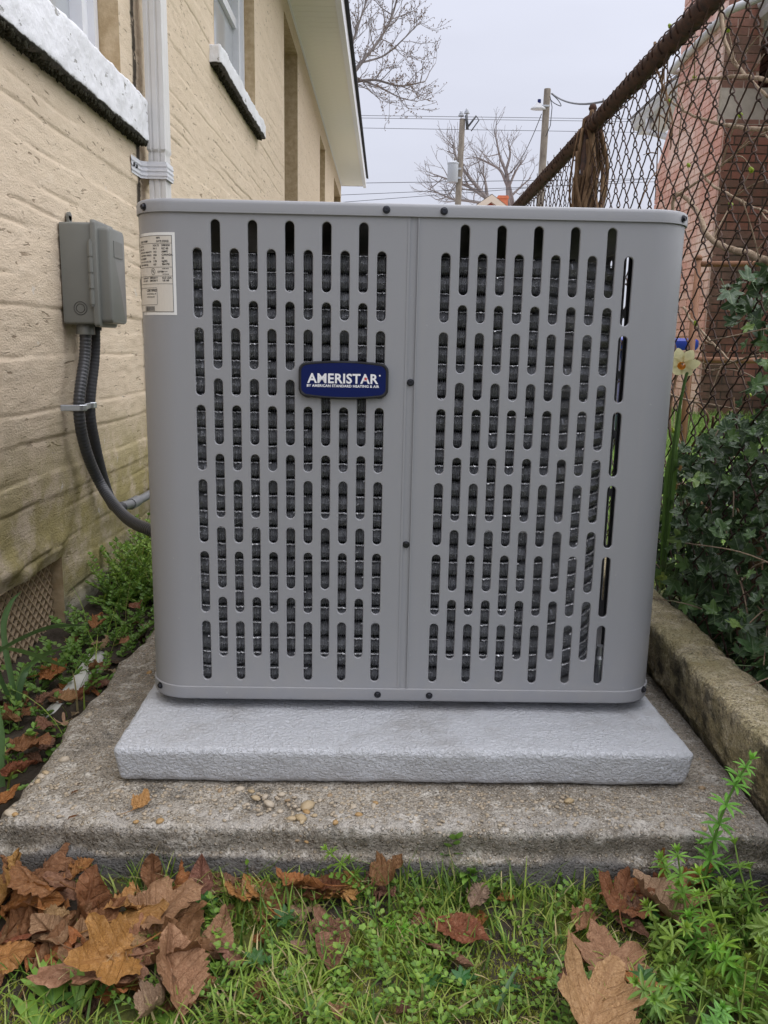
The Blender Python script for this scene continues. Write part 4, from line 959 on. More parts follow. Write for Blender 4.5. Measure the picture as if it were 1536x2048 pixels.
bd = rbox(MB(), (0.041, 0.0, 0.112), (0.074, 0.118, 0.222), 0.006).build('body', MAT['boxgrey'], box, angle=40)
mb = rbox(MB(), (0.081, 0.0, 0.112), (0.012, 0.130, 0.234), 0.009); rbox(mb, (0.099, 0.004, 0.110), (0.026, 0.108, 0.212), 0.010)
cv = mb.build('cover', MAT['boxgrey'], box, angle=40)
MB().box((0.1125, 0.008, 0.170), (0.002, 0.062, 0.036)).build('label_recess', MAT['boxgrey'], cv)
mb = MB()
for z in (0.06, 0.095, 0.13, 0.165): mb.tube([(0.073, -0.066, z - .0155), (0.073, -0.066, z + .0155)], 0.0055, 8)
mb.tube([(0.073, -0.066, 0.04), (0.073, -0.066, 0.185)], 0.0035, 8); mb.build('hinge', MAT['boxgrey'], box, angle=40)
mb = MB()
for r_ in (0.0145, 0.0095): mb.tube([(0.043 + r_ * math.cos(a), -0.0592, 0.036 + r_ * math.sin(a)) for a in np.linspace(0, 2 * math.pi, 25)], 0.0010, 5, False)
mb.build('knockout', plain('knockout_groove', (0.06, 0.06, 0.055)), bd, True)
MB().box((0.006, 0.0, 0.232), (0.006, 0.018, 0.022)).lathe([(0.010, -0.003), (0.010, 0.003)], 10, (0.006, 0, 0.242), Matrix.Rotation(R(90), 3, 'Y')).build('mounting_tab', MAT['boxgrey'], box)
mb = MB().lathe([(0.021, -0.022), (0.021, -0.006), (0.018, 0.0), (0.018, 0.004)], 14, (0.040, -0.026, 0)); mb.build('hub', MAT['boxgrey'], box, angle=40)
MB().lathe([(0.017, -0.012), (0.017, 0.004)], 12, (0.040, 0.034, 0)).build('hub', MAT['blackplastic'], box)
def conduit(name, label, pts, r, mat, rib=0.0, pitch=0.0085):
    path = curve_pts(pts, 16); o = [path[0]]; acc = 0
    # resample evenly
    L = [0]
    for a, b in zip(path, path[1:]): L.append(L[-1] + (b - a).length)
    n = int(L[-1] / (pitch / 4)); P3 = []
    Lx = np.array(L); arr = np.array([tuple(p) for p in path])
    for k in range(n + 1):
        s = L[-1] * k / n; P3.append((np.interp(s, Lx, arr[:, 0]), np.interp(s, Lx, arr[:, 1]), np.interp(s, Lx, arr[:, 2])))
    rr = [r * (1 + rib * math.sin(2 * math.pi * k / 4 * 1.0)) for k in range(n + 1)]
    e = thing(name, label, 'conduit', P3[0])
    adopt(MB().tube(P3, rr, 12).build('hose', mat, None, True), e); return e
A1 = at(158, 815, x=WX + 0.035); A2 = at(172, 900, x=WX + 0.035); A3 = at(205, 975, x=WX + 0.055); A4 = at(250, 1033, y=1.86); A5 = at(300, 1060, y=1.72); A6 = at(360, 1075, y=1.66)
c1 = conduit('flexible_conduit', 'front ribbed grey conduit sweeping from the box into the unit', [(WX + 0.040, 1.954, 0.72), (WX + 0.038, 1.945, 0.66), A1, A2, A3, A4, A5, A6], 0.0130, MAT['conduit'], 0.045)
B1 = at(179, 815, x=WX + 0.030); B2 = at(190, 890, x=WX + 0.03); B3 = at(207, 960, x=WX + 0.03); B4 = at(226, 1010, x=WX + 0.035); B5 = at(245, 1014, x=WX + 0.03)
c2 = conduit('flexible_conduit', 'rear dark conduit running down behind the front one', [(WX + 0.040, 2.014, 0.73), (WX + 0.036, 2.012, 0.66), B1, B2, B3, B4, B5], 0.0135, MAT['cable'], 0.03)
D1 = at(238, 1014, x=WX + 0.03); D2 = at(268, 1005, x=WX + 0.03); D3 = at(305, 985, x=WX + 0.03); D4 = at(340, 960, x=WX + 0.03)
c3 = conduit('rigid_conduit', 'short light grey conduit with a coupling low on the wall', [D1, D2, D3, D4], 0.0125, MAT['conduit_light'])
dd_ = (D3 - D2).normalized(); adopt(MB().tube([D2 - dd_ * .03, D2 + dd_ * .03], 0.016, 12).build('coupling', MAT['conduit_light'], None, angle=40), c3)
st = thing('conduit_strap', 'small metal strap clamping both conduits to the wall', 'strap', (WX + 0.003, 1.95, A1.z))
mb = MB(); zc = A1.z; yy0, yy1 = A1.y, B1.y; pth = [(WX + 0.002, yy0 - 0.024)]
for a in np.linspace(180, 20, 8): pth.append((A1.x + 0.0165 * math.sin(R(a)) , yy0 + 0.0165 * math.cos(R(a))))
for a in np.linspace(150, 0, 8): pth.append((B1.x + 0.0155 * math.sin(R(a)), yy1 + 0.0155 * math.cos(R(a))))
pth.append((WX + 0.002, yy1 + 0.03))
V = []
for (x, y) in pth: V += [(x, y, zc - 0.007), (x, y, zc + 0.007), (x + 0.0016, y, zc + 0.0055), (x + 0.0016, y, zc - 0.0055)]
n = len(pth); F = []
for i in range(n - 1):
    for j in range(4): F.append((4 * i + j, 4 * i + (j + 1) % 4, 4 * i + 4 + (j + 1) % 4, 4 * i + 4 + j))
adopt(mb.add(V, F).build('band', MAT['galv']), st)
# white plastic pipe half buried in the ditch
pv = thing('plastic_pipe', 'dirty white plastic pipe half buried under leaves beside the slab', 'pipe', (-0.58, 1.45, 0.02))
adopt(MB().tube(curve_pts([at(196, 1318, z=.045), at(176, 1345, z=.04), at(148, 1385, z=.035), at(118, 1425, z=.03), at(70, 1470, z=.02)], 8), 0.021, 14).build('pipe_run', MAT['pvc'], None, True), pv)

# ================================================================== chain-link fence
FX = 0.60
fence = thing('chain_link_fence', 'rusty chain link fence with a brown top rail beside the kerb', 'fence', (FX, 2.5, 0.12))
RZ = 1.355
mb = MB().tube([(FX, y, RZ + 0.002 * math.sin(y * 3)) for y in np.linspace(0.3, 9.0, 60)], 0.0205, 14)
adopt(mb.build('top_rail', MAT['rust'], None, True), fence)
for y in (2.68, 5.6, 8.5):
    mb = MB().tube([(FX + 0.006, y, 0.02), (FX + 0.006, y, RZ + 0.005)], 0.026, 12)
    mb.lathe([(0.027, 0), (0.029, 0.012), (0.024, 0.022), (0.011, 0.03), (0.009, 0.04), (0.013, 0.047), (0.009, 0.058), (0.002, 0.062)], 12, (FX + 0.006, y, RZ + 0.012))
    mb.tube([(FX + .006, y - .03, RZ), (FX + .006, y + .03, RZ)], 0.027, 12)
    adopt(mb.build('fence_post', MAT['rust'], None, True), fence)
# woven wire: every wire is a zigzag hooked into its neighbours
PW = 0.0385; PH = 0.0810; mb = MB(); k = 0; yw = 0.75
def wire(y0, side):
    pts = []; nz = int((RZ - 0.14) / (PH / 2)); z = RZ - 0.004; lean = 0.004 * math.sin(y0 * 7)
    for q in range(nz + 1):
        s = (1 if q % 2 else -1) * (1 if side % 2 else -1); zz = z - q * PH / 2
        yy = y0 + (0.5 * PW + 0.0030) * s + lean * (RZ - zz) + 0.0022 * math.sin(zz * 13 + y0 * 9)
        xx = FX + 0.0035 * math.sin(zz * 4 + y0 * 3)
        # rounded bend: the wire comes from the front and leaves behind
        for (a, b, c) in ((-0.0140, -0.0125, -0.0040), (-0.0045, -0.0034, -0.0042), (-0.0016, -0.0008, -0.0026), (0.0, 0.0, 0.0), (0.0016, -0.0008, 0.0026), (0.0045, -0.0034, 0.0042), (0.0140, -0.0125, 0.0040)):
            pts.append((xx + c * s, yy + b * s, zz - a * 1.0))
    return pts
while yw < 7.0:
    n = 6 if yw < 2.6 else 4
    mb.tube(wire(yw, k), 0.0016 if yw < 3 else 0.0019, n, False); k += 1; yw += PW
adopt(mb.build('wire_mesh', MAT['wire'], None, True), fence)
mb = MB(); yw = 0.78; k = 0
while yw < 5.5:                                   # twisted wire ends wrapped over the rail
    a0 = rng.uniform(0, 1); y = yw + rng.uniform(-.006, .006)
    mb.tube([(FX + 0.0225 * math.sin(a), y + 0.006 * (a - 1) / 3, RZ + 0.0225 * math.cos(a)) for a in np.linspace(-2.6 + a0, 2.4 + a0, 12)] + [(FX + 0.03, y + 0.01, RZ + rng.uniform(-.03, .03))], 0.0017, 5)
    if k % 3 == 0: mb.tube([(FX - .003, y, RZ + .018), (FX - .005, y + .004, RZ + 0.03 + rng.uniform(0, .015))], 0.0016, 5)
    yw += PW * 1.0; k += 1
tag(adopt(mb.build('wire_tie', MAT['wire'], None, True), fence), kind='stuff')

# dead vine bound round the fence post, bare vines strung through the mesh
pv_ = thing('dead_vine', 'thick dead brown vine bundled around the fence post', 'vine', (FX, 2.68, 0.2))
vr = random.Random(11)
for q in range(26):
    a = vr.uniform(0, 6.28); P_ = []
    for z in np.linspace(0.15, RZ + vr.uniform(-.22, .05), 14): a += vr.uniform(-.5, .8); r_ = (0.024 + vr.uniform(0, .012)) if q > 8 else (.034 + vr.uniform(0, .026) * (1.3 - abs(z - .95))); P_.append((FX + .004 + r_ * math.cos(a), 2.68 + r_ * math.sin(a), z))
    rr = vr.uniform(0.004, 0.011); path = curve_pts(P_, 5)
    adopt(MB().tube(path, [rr * (1 - .35 * i / len(path)) for i in range(len(path))], 7).build('vine_stem', MAT['vinebark'], None, True), pv_)
def bare_vine(label, pxs, x, r, mat, buds=4, seed=0, twigs=5, grp=None, n=6):
    P_ = [at(a, b, x=xx) for (a, b, xx) in [(p + (x,))[:3] for p in pxs]]; path = curve_pts(P_, n); vr = random.Random(seed)
    e = thing('bare_vine', label, 'vine', P_[0], group=grp); k = len(path)
    path = [p + Vector((vr.uniform(-.001, .001), vr.uniform(-.0012, .0012), vr.uniform(-.0012, .0012))) for p in path]
    mb = MB().tube(path, [r * (1.1 - 0.6 * i / k) for i in range(k)], 7)
    tips = []
    for q in range(twigs):
        i = vr.randrange(2, k - 1); p = path[i]; d_ = Vector((vr.uniform(-.3, .3), vr.uniform(-1, 1), vr.uniform(-.6, .9))).normalized() * vr.uniform(.05, .14)
        m_ = p + d_ * .5 + Vector((0, 0, vr.uniform(-.015, .015))); mb.tube(curve_pts([p, m_, p + d_], 4), [0.0016, .0015, .0014, .0013, .0012, .0011, .001, .0009, .0008], 5); tips.append(p + d_)
    adopt(mb.build('stem', mat, None, True), e)
    for q in range(buds):
        p = tips[q] if q < len(tips) else path[vr.randrange(k)]
        o = MB().blob(p, (0.004, 0.006, 0.005), seed=q, rough=.3, nu=6, nv=4).blob(p + Vector((0, .005, .004)), (0.003, 0.006, 0.003), seed=q + 5, rough=.3, nu=6, nv=4).build('bud', MAT['greenobj'], None, True); o.color = (0.38, 0.50, 0.03, 1); adopt(o, e)
    return e
bare_vine('thick bare vine looping up from the ivy to the fence mesh', [(1536, 522), (1490, 505), (1445, 492), (1415, 470), (1398, 430), (1375, 400), (1352, 388), (1345, 415), (1344, 440)], 0.632, 0.0062, MAT['twig'], 2, 1, 4)
bare_vine('slender bare vine reaching left across the upper mesh', [(1536, 160), (1480, 152), (1430, 156), (1390, 160), (1355, 172), (1330, 200)], 0.64, 0.0036, MAT['twig'], 2, 2, 4)
bare_vine('bare vine hanging in a long sag before the brick chimney', [(1536, 257), (1500, 258), (1450, 250), (1410, 240), (1375, 225), (1345, 205), (1330, 185)], 0.635, 0.0038, MAT['twig'], 1, 3, 5)
bare_vine('straight thin vine slanting up to the right past the chimney', [(1350, 395), (1400, 360), (1450, 325), (1490, 290), (1536, 262)], 0.628, 0.0028, MAT['twig'], 3, 4, 5)
bare_vine('thin budding vine dropping to the right through the mesh', [(1405, 350), (1425, 370), (1460, 390), (1500, 410), (1536, 425)], 0.63, 0.0030, MAT['twig'], 3, 5, 3)
bare_vine('grey vine descending from the rail at top right', [(1440, 0), (1445, 60), (1460, 110), (1490, 150), (1536, 195)], 0.645, 0.0045, MAT['twig'], 1, 6, 4)
bare_vine('thin purplish vine dangling below the rail', [(1310, 85), (1312, 130), (1325, 170), (1335, 200), (1345, 250), (1340, 300)], 0.60, 0.0030, MAT['vinebark'], 1, 7, 4)
bare_vine('wispy vine trailing in the mesh beside the post', [(1330, 110), (1322, 200), (1315, 290), (1310, 400)], 0.60, 0.0018, MAT['vinebark'], 0, 8, 7)
bare_vine('pale stalk leaning above the daffodil on the mesh', [(1367, 614), (1382, 640), (1405, 665), (1430, 690), (1462, 722), (1490, 715), (1520, 700)], 0.63, 0.0026, MAT['twig'], 2, 9, 3)
bare_vine('pale trailing stalk stretched low across the fence', [(1336, 788), (1365, 798), (1400, 806), (1440, 812), (1480, 818)], 0.63, 0.0024, MAT['twig'], 1, 10, 3)
bare_vine('thin stalk sagging left from the ivy to the flower', [(1520, 710), (1470, 722), (1430, 740), (1390, 735)], 0.64, 0.0020, MAT['twig'], 0, 12, 2)

# ------------------------------------------------------------------ the brick house beyond the fence
CX = 3.0
nb_ = thing('brick_house', 'red brick house with a broad stained chimney beyond the fence', 'house', (3.6, 8.5, 0.08))
ch = link(bpy.data.objects.new('chimney', None)); ch.location = (CX, 8.9, 0.05); adopt(ch, nb_); ch.empty_display_size = .1
ch_M = Matrix.Translation((CX, 8.9, 0.05))
def adopt2(o, e, M):
    o.parent = e; o.matrix_parent_inverse = M.inverted(); return o
ZB, ZS, ZT = 0.04, 2.72, 6.4
core = MB().box((3.302, 8.925, (ZB + ZS) / 2), (0.596, 1.842, ZS - ZB)); core.box((3.172, 8.76, (ZS + ZT) / 2), (0.336, 1.182, ZT - ZS))
adopt2(core.build('chimney_core', MAT['mortar']), ch, ch_M)
adopt2(MB().box((3.32, 7.9985, (ZB + ZS) / 2), (0.56, 0.003, ZS - ZB)).build('sooty_joints', MAT['mortar_dark']), ch, ch_M)
BL, BH, JT = 0.205, 0.066, 0.0105
bricks = []                                       # (centre, size, dark)
zz = ZB; row = 0
while zz < ZT:
    up = zz > ZS - 0.02; y0, y1 = (8.165, 9.355) if up else (8.0, 9.85); x0, x1 = (3.0, 3.34) if up else (3.0, 3.6)
    if not (ZS - 0.02 < zz < ZS + 0.02 and False):
        y = y0 - (BL / 2 if row % 2 else 0)
        while y < y1 - 0.02:
            a, b = max(y, y0), min(y + BL, y1)
            if b - a > 0.03: bricks.append(((x0 - 0.001, (a + b) / 2, zz + BH / 2), (0.02, b - a - JT, BH - JT * .4), False))
            y += BL + JT * .4
        x = x0 - (BL / 2 if row % 2 == 0 else 0)
        while x < x1 - 0.02:
            a, b = max(x, x0 + .004), min(x + BL, x1)
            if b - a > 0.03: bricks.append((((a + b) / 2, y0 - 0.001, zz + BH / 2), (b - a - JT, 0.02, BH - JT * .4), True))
            x += BL + JT * .4
    zz += BH + JT * .75; row += 1
zz = 0.05; row = 0
while zz < 3.6:                                    # wall of the house beside and before the chimney
    y = 5.6 - (BL / 2 if row % 2 else 0)
    while y < 10.2:
        bricks.append(((3.599, y + BL / 2, zz + BH / 2), (0.02, BL - JT * .6, BH - JT * .4), None)); y += BL + JT * .4
    zz += BH + JT * .75; row += 1
def vis(b):
    c = Vector(b[0]); d = c - CAMLOC; wz_ = d.dot(FW); px = 768 + FPX * d.dot(RT) / wz_; py = 1024 - FPX * d.dot(UP) / wz_
    return (1335 < px < 1536) and 0 < py < 900
chim = [b for b in bricks if b[2] is not None]; seen = sorted([b for b in chim if vis(b)], key=lambda b: (Vector(b[0]) - CAMLOC).length)[:300]
ids = set(id(b) for b in seen); cube = {}
def brick_mesh(d, dark):
    k = (round(d[0], 3), round(d[1], 3), dark)
    if k not in cube:
        x, y, z = [v / 2 for v in d]; e = 0.003; mb = MB(); ax = 0 if d[0] < d[1] else 1
        mb.box((0, 0, 0), d); 
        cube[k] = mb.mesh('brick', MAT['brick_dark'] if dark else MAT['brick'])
    return cube[k]
brr = random.Random(3)
for b in seen:
    o = bpy.data.objects.new('brick', brick_mesh(b[1], b[2])); COL.objects.link(o)
    c = Vector(b[0]); c[0 if not b[2] else 1] += brr.uniform(-.003, .0025); o.location = c; o.rotation_euler = (0, 0, brr.uniform(-.006, .006)); adopt2(o, ch, ch_M)
for dk in (False, True):
    mb = MB()
    for b in chim:
        if id(b) not in ids and b[2] == dk: mb.box(b[0], b[1])
    tag(adopt2(mb.build('brickwork', MAT['brick_dark'] if dk else MAT['brick']), ch, ch_M), kind='stuff')
# sloped weatherings on the shoulders
def wedge(mb, pts, x0, x1): mb.add([(x0, y, z) for y, z in pts] + [(x1, y, z) for y, z in pts], [(0, 1, 2, 3)[::-1], (4, 5, 6, 7), (0, 1, 5, 4), (1, 2, 6, 5), (2, 3, 7, 6), (3, 0, 4, 7)])
mb = MB(); wedge(mb, [(7.985, ZS), (8.16, ZS + .36), (8.22, ZS + .36), (8.22, ZS)], 3.0, 3.6)
adopt2(mb.build('weathering', MAT['capstone']), ch, ch_M); mb = MB()
wedge(mb, [(9.30, ZS), (9.30, ZS + .55), (9.36, ZS + .55), (9.87, ZS)], 2.995, 3.6)
adopt2(mb.build('weathering', MAT['brick']), ch, ch_M)
wl_ = adopt(MB().box((3.72, 7.95, 1.85), (0.22, 5.0, 3.7)).build('wall', MAT['mortar_dark']), nb_)
mb = MB()
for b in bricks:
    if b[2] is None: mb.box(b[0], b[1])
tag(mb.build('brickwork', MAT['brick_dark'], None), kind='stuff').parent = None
o = bpy.data.objects[[q.name for q in bpy.data.objects if q.name.startswith('brickwork')][-1]]
o.parent = wl_; o.matrix_parent_inverse = Matrix.Identity(4)
# far end wall, roof and eave with gutter, the pipe past the chimney
adopt(MB().box((5.6, 10.35, 1.85), (3.9, 0.2, 3.7)).build('end_wall', MAT['brick']), nb_)
gprof = [(3.34, 3.62), (3.28, 3.64), (3.26, 3.68), (3.275, 3.70), (3.245, 3.74), (3.245, 3.765), (3.262, 3.765), (3.262, 3.745), (3.34, 3.70)]
for (y0, y1) in ((2.5, 8.12), (9.40, 12.0)):
    V = [(x, y, z) for y in (y0, y1) for x, z in gprof]; n = len(gprof)
    adopt(MB().add(V, [(i, (i + 1) % n, n + (i + 1) % n, n + i) for i in range(n)] + [tuple(range(n))[::-1], tuple(range(n, 2 * n))]).build('gutter', MAT['eave']), nb_)
    adopt(MB().box((3.50, (y0 + y1) / 2, 3.60), (0.32, y1 - y0 - .02, 0.05)).box((3.345, (y0 + y1) / 2, 3.70), (0.03, y1 - y0 - .01, 0.15)).build('soffit', MAT['eave']), nb_)
rf = MB(); yz = [(3.24, 3.775), (7.4, 5.7)]
for (y0, y1, xa_) in ((2.5, 8.12, 3.24), (8.121, 9.399, 3.36), (9.40, 12.05, 3.24)):
    za_ = 3.775 + (xa_ - 3.24) * 0.46
    rf.add([(xa_, y0, za_), (xa_, y1, za_), (7.4, y1, 5.7), (7.4, y0, 5.7), (xa_, y0, za_ + .03), (xa_, y1, za_ + .03), (7.4, y1, 5.73), (7.4, y0, 5.73)], [(0, 1, 2, 3), (7, 6, 5, 4), (0, 4, 5, 1), (1, 5, 6, 2), (2, 6, 7, 3), (3, 7, 4, 0)])
adopt(rf.build('roof', MAT['farroof']), nb_)
adopt(MB().tube([(3.22, 7.7, 3.70), (2.96, 8.0, 3.66), (2.955, 9.5, 3.62), (3.2, 9.7, 3.66)], 0.036, 10).tube([(2.955, 8.35, 3.652), (2.955, 8.42, 3.65)], 0.043, 10).tube([(2.955, 9.0, 3.635), (2.955, 9.06, 3.633)], 0.043, 10).build('gutter_link_pipe', MAT['eave'], None, True), nb_)
adopt(MB().tube(curve_pts([(3.30, 11.4, 3.62), (3.30, 11.35, 3.48), (3.34, 11.25, 3.42), (3.56, 10.6, 3.16), (3.6, 10.5, 3.08), (3.6, 10.5, 2.6)], 2), 0.036, 10).build('downspout', MAT['eave'], None, True), nb_)

# rusty pipe frame and blue bin in the next yard
pf = thing('pipe_frame', 'rusty brown pipe frame standing behind the chain link fence', 'pipe frame', (1.16, 3.2, 0.1))
a = at(1397, 520, y=3.2); b = at(1376, 800, y=3.2); b = Vector((a.x, 3.2, 0.08))
for mb, nm in ((MB().tube([b, a + Vector((0, 0, .012))], 0.0115, 10).lathe([(0.014, 0), (0.014, .012), (.008, .018)], 10, a), 'upright_pipe'), (MB().tube([(a.x, 3.2, 1.022), (a.x + 1.0, 3.24, 1.05)], 0.0105, 10), 'cross_pipe'), (MB().tube([(a.x, 3.2, 0.672), (a.x + 1.0, 3.24, 0.675)], 0.011, 10), 'cross_pipe'), (MB().tube([(a.x + 0.045, 3.3, 0.08), (a.x + .045, 3.3, 1.0)], 0.008, 8), 'thin_upright'), (MB().tube([(a.x + 1.0, 3.24, 0.08), (a.x + 1.0, 3.24, 1.06)], 0.0115, 10), 'upright_pipe')):
    adopt(mb.build(nm, MAT['rustpipe'], None, True), pf)
bn = thing('blue_bin', 'blue plastic bin partly hidden behind the air conditioner', 'bin', (1.52, 5.0, 0.08))
def sqr(h, r, z, n=6):
    pts = []
    for (sx, sy, a0) in ((1, 1, 0), (-1, 1, 90), (-1, -1, 180), (1, -1, 270)):
        for k in range(n + 1): a = R(a0 + 90 * k / n); pts.append((sx * (h[0] - r) + r * math.cos(a), sy * (h[1] - r) + r * math.sin(a), z))
    return pts
def sq_lathe(levels):
    V = []; n = 0
    for (hx, hy, z) in levels: p = sqr((hx, hy), 0.04, z); n = len(p); V += p
    F = [(i * n + j, i * n + (j + 1) % n, (i + 1) * n + (j + 1) % n, (i + 1) * n + j) for i in range(len(levels) - 1) for j in range(n)]
    return MB().add(V, F + [tuple(range(n - 1, -1, -1)), tuple((len(levels) - 1) * n + j for j in range(n))])
sq_lathe([(0.10, 0.16, 0), (0.125, 0.18, 0.64)]).build('body', MAT['blue'], bn, True)
sq_lathe([(0.225, 0.275, 0.63), (0.235, 0.285, 0.65), (0.235, 0.285, 0.68), (0.22, 0.27, 0.695)]).build('rim', MAT['blue'], bn, angle=40)

# ------------------------------------------------------------------ far background
def pole(label, base, h, r, lean=0.0):
    e = thing('utility_pole', label, 'utility pole', base)
    MB().tube([(0, 0, 0), (lean * .5, 0, h * .5), (lean, 0, h)], [r * 1.25, r * 1.1, r * .92], 12).build('pole', MAT['polewood'], e, angle=60); return e
p1 = at(925, 238, y=30); u1 = pole('weathered utility pole carrying a grey transformer can', (p1.x - .16, 30, 0), p1.z, 0.105, 0.16)
def loc(e, p): return Vector(p) - e.location
cpt = loc(u1, at(905, 365, y=29.9)); mb = MB().lathe([(0.17, 0), (0.185, 0.02), (0.185, 0.58), (0.20, 0.59), (0.20, 0.63), (0.12, 0.68)], 18, cpt)
tr = mb.build('transformer', MAT['steelgrey'], u1, angle=40); MB().lathe([(0.02, 0), (0.035, 0.03), (0.02, 0.05), (0.035, 0.08), (0.015, 0.15)], 8, cpt + Vector((0.05, 0, 0.66))).build('bushing', MAT['polewood'], tr)
MB().box(cpt + Vector((0.2, 0, 0.45)), (0.16, 0.05, 0.06)).box(cpt + Vector((0.2, 0, 0.15)), (0.16, 0.05, 0.06)).build('bracket', MAT['steelgrey'], tr)
for (dx, dz) in ((-0.05, 0.08), (0.14, 0.16)):
    q = loc(u1, p1) + Vector((dx, 0, dz)); MB().tube([q - Vector((0, 0, .22)), q + Vector((0, 0, .02))], 0.016, 6).lathe([(0.03, 0), (0.095, 0.01), (0.10, 0.04), (0.06, 0.06), (0.08, 0.08), (0.04, 0.12), (0.05, .15), (.02, .17)], 10, q).build('insulator', MAT['steelgrey'], u1, True)
q = loc(u1, p1); MB().tube([q + Vector((.12, -.1, .1)), q + Vector((.17, -.1, -.35))], 0.05, 8).tube([q + Vector((.2, -.1, -.25)), q + Vector((.45, -.1, .08))], 0.035, 6).tube([q + Vector((.45, -.1, .08)), q + Vector((.55, -.1, -.05)), q + Vector((.3, -.1, -.4))], 0.02, 5).build('fuse_cutout', MAT['conduit'], u1, True)
p2 = at(1095, 178, y=26); u2 = pole('tall utility pole with a street lamp, right of the transformer pole', (p2.x - .1, 26, 0), p2.z, 0.105, 0.1)
q = loc(u2, at(1082, 216, y=25.9)); lm = MB().tube([q + Vector((.02, 0, 0.06)), q + Vector((.24, 0, .06))], 0.03, 8).build('lamp_arm', MAT['steelgrey'], u2, True)
MB().lathe([(0.02, .16), (0.06, .12), (0.07, 0.08), (0.17, 0.0), (0.18, -0.04), (0.1, -0.05)], 14, q + Vector((-.08, 0, 0)), Matrix.Diagonal((1.25, 0.8, 1))).build('lamp_head', MAT['eave'], u2, True)
MB().lathe([(0.05, 0), (0.05, 0.1)], 8, q + Vector((-.06, 0, .13))).build('photocell', MAT['navy'], u2)
MB().tube([q + Vector((.22, -.12, .3)), q + Vector((.30, -.12, 0)), q + Vector((.28, -.12, -.5)), q + Vector((.16, -.12, -.8))], 0.012, 5).build('riser_cable', MAT['cable'], u2, True)
def wire_line(label, A, B, sag=0.15, r=0.008, n=14, grp='power lines crossing the sky'):
    A, B = Vector(A), Vector(B); P_ = []
    for k in range(n + 1): t_ = k / n; p = A.lerp(B, t_); P_.append(p - Vector((0, 0, sag * 4 * t_ * (1 - t_))))
    o = MB().tube(P_, r, 5).build('power_line', MAT['cable']); tag(o, label, 'power line', grp); return o
def ext(a, b, y, x0=-16, x1=20):
    A, B = at(*a, y=y), at(*b, y=y); m = (B.z - A.z) / (B.x - A.x); return (x0, y, A.z + m * (x0 - A.x)), (x1, y, A.z + m * (x1 - A.x))
wire_line('topmost power line passing over both utility poles', *ext((725, 231), (1100, 236), 30.0), 0.0)
wire_line('second power line just below the topmost one', *ext((725, 236), (1100, 241), 29.8), 0.0)
wire_line('third power line level with the transformer pole top', *ext((725, 256), (1100, 262), 30.1), 0.0)
wire_line('low power line crossing behind the transformer can', *ext((730, 366), (1060, 361), 30.3), 0.0, 0.010)
wire_line('lower power line sloping up to the right of the eave', *ext((730, 388), (1060, 374), 30.5), 0.0, 0.009)
wire_line('lowest cable hanging just above the grey unit', *ext((730, 401), (900, 388), 30.7, -16, 9), 0.0, 0.009)
wire_line('guy wire slanting down to the left from the lamp pole', at(1083, 228, y=25.9), at(1020, 345, y=33), 0.25, 0.012)
wire_line('twisted service cable running right from the lamp pole', at(1104, 187, y=25.8), at(1290, 172, y=11.5), 0.25, 0.020)
MB_ = MB().tube(curve_pts([at(1102, 187, y=25.8), at(1116, 200, y=25.8), at(1122, 212, y=25.8), at(1108, 206, y=25.8), at(1100, 198, y=25.8)], 6), 0.012, 5).build('cable_loop', MAT['cable'], None, True); adopt(MB_, u2)
def bare_tree(label, base, h, seed, r0, spread=0.6, levels=6, budr=0.0, first=0.3, targets=None, twr=0.008, tst=2, tch=1):
    e = thing('bare_tree', label, 'tree', base); tr_ = random.Random(seed); trunk = MB(); crown = MB(); buds = MB()
    def grow(p, d_, L, r, lv):
        k = 4; pts = [p]; dd = d_.copy()
        for i in range(k):
            dd = (dd + Vector((tr_.gauss(0, .16), tr_.gauss(0, .16), tr_.gauss(0, .12) + .05))).normalized(); pts.append(pts[-1] + dd * L / k)
        rs = [max(twr, r * (1 - .45 * i / k)) for i in range(k + 1)]
        (trunk if lv == 0 else crown).tube(pts, rs, 8 if lv < 2 else (5 if lv < 4 else 3), lv < 2)
        if lv >= levels:
            if budr:
                for q in pts[1:]:
                    if tr_.random() < .75: buds.blob(q + Vector((tr_.uniform(-.03, .03), 0, tr_.uniform(-.03, .03))), (budr, budr, budr * 1.3), seed=lv, nu=4, nv=2)
            return
        nc = tr_.choice((2, 3, 3)) if lv else 5
        for c in range(nc):
            t_ = tr_.uniform(.45, 1.0) if c else 1.0; i = min(k, int(t_ * k)); q = pts[i]
            ax = Vector((tr_.gauss(0, 1), tr_.gauss(0, 1), tr_.gauss(0, .5))).normalized(); nd = (dd + ax * (spread * (1.2 if c else .5))).normalized(); nd.z = nd.z * 0.8 + .12
            grow(q, nd.normalized(), L * tr_.uniform(.62, .82), max(twr, rs[i] * tr_.uniform(.55, .75)), lv + 1)
    if targets is None: grow(Vector((0, 0, 0)), Vector((0, 0, 1)), h * first, r0, 0)
    else:
        trunk.tube([(0, 0, 0), (0, 0, h * .3), (.1, 0, h * .55)], [r0 * 1.2, r0, r0 * .8], 10)
        for (P_, L, r) in targets:
            path = curve_pts([Vector(q) - e.location for q in P_], 5); kk = len(path)
            crown.tube([Vector((.1, 0, h * .55))] + path, [r0 * .5] + [r * (1.1 - .75 * i / kk) for i in range(kk)], 7)
            for i in range(3, kk, tst):
                for c in range(tch):
                    d0 = (path[min(i + 1, kk - 1)] - path[i - 1]).normalized(); ax = Vector((tr_.gauss(0, .5), tr_.gauss(0, .8), tr_.gauss(0.1, 1))).normalized()
                    grow(path[i], (d0 * .7 + ax * .75).normalized(), L * tr_.uniform(.5, 1) , r * .34, levels - 2)
    trunk.build('trunk', MAT['darkbark'], e, True); crown.build('crown', MAT['darkbark'], e, True)
    if budr: tag(buds.build('buds', MAT['vinebark'], e, True), kind='stuff')
    return e
y_ = 20
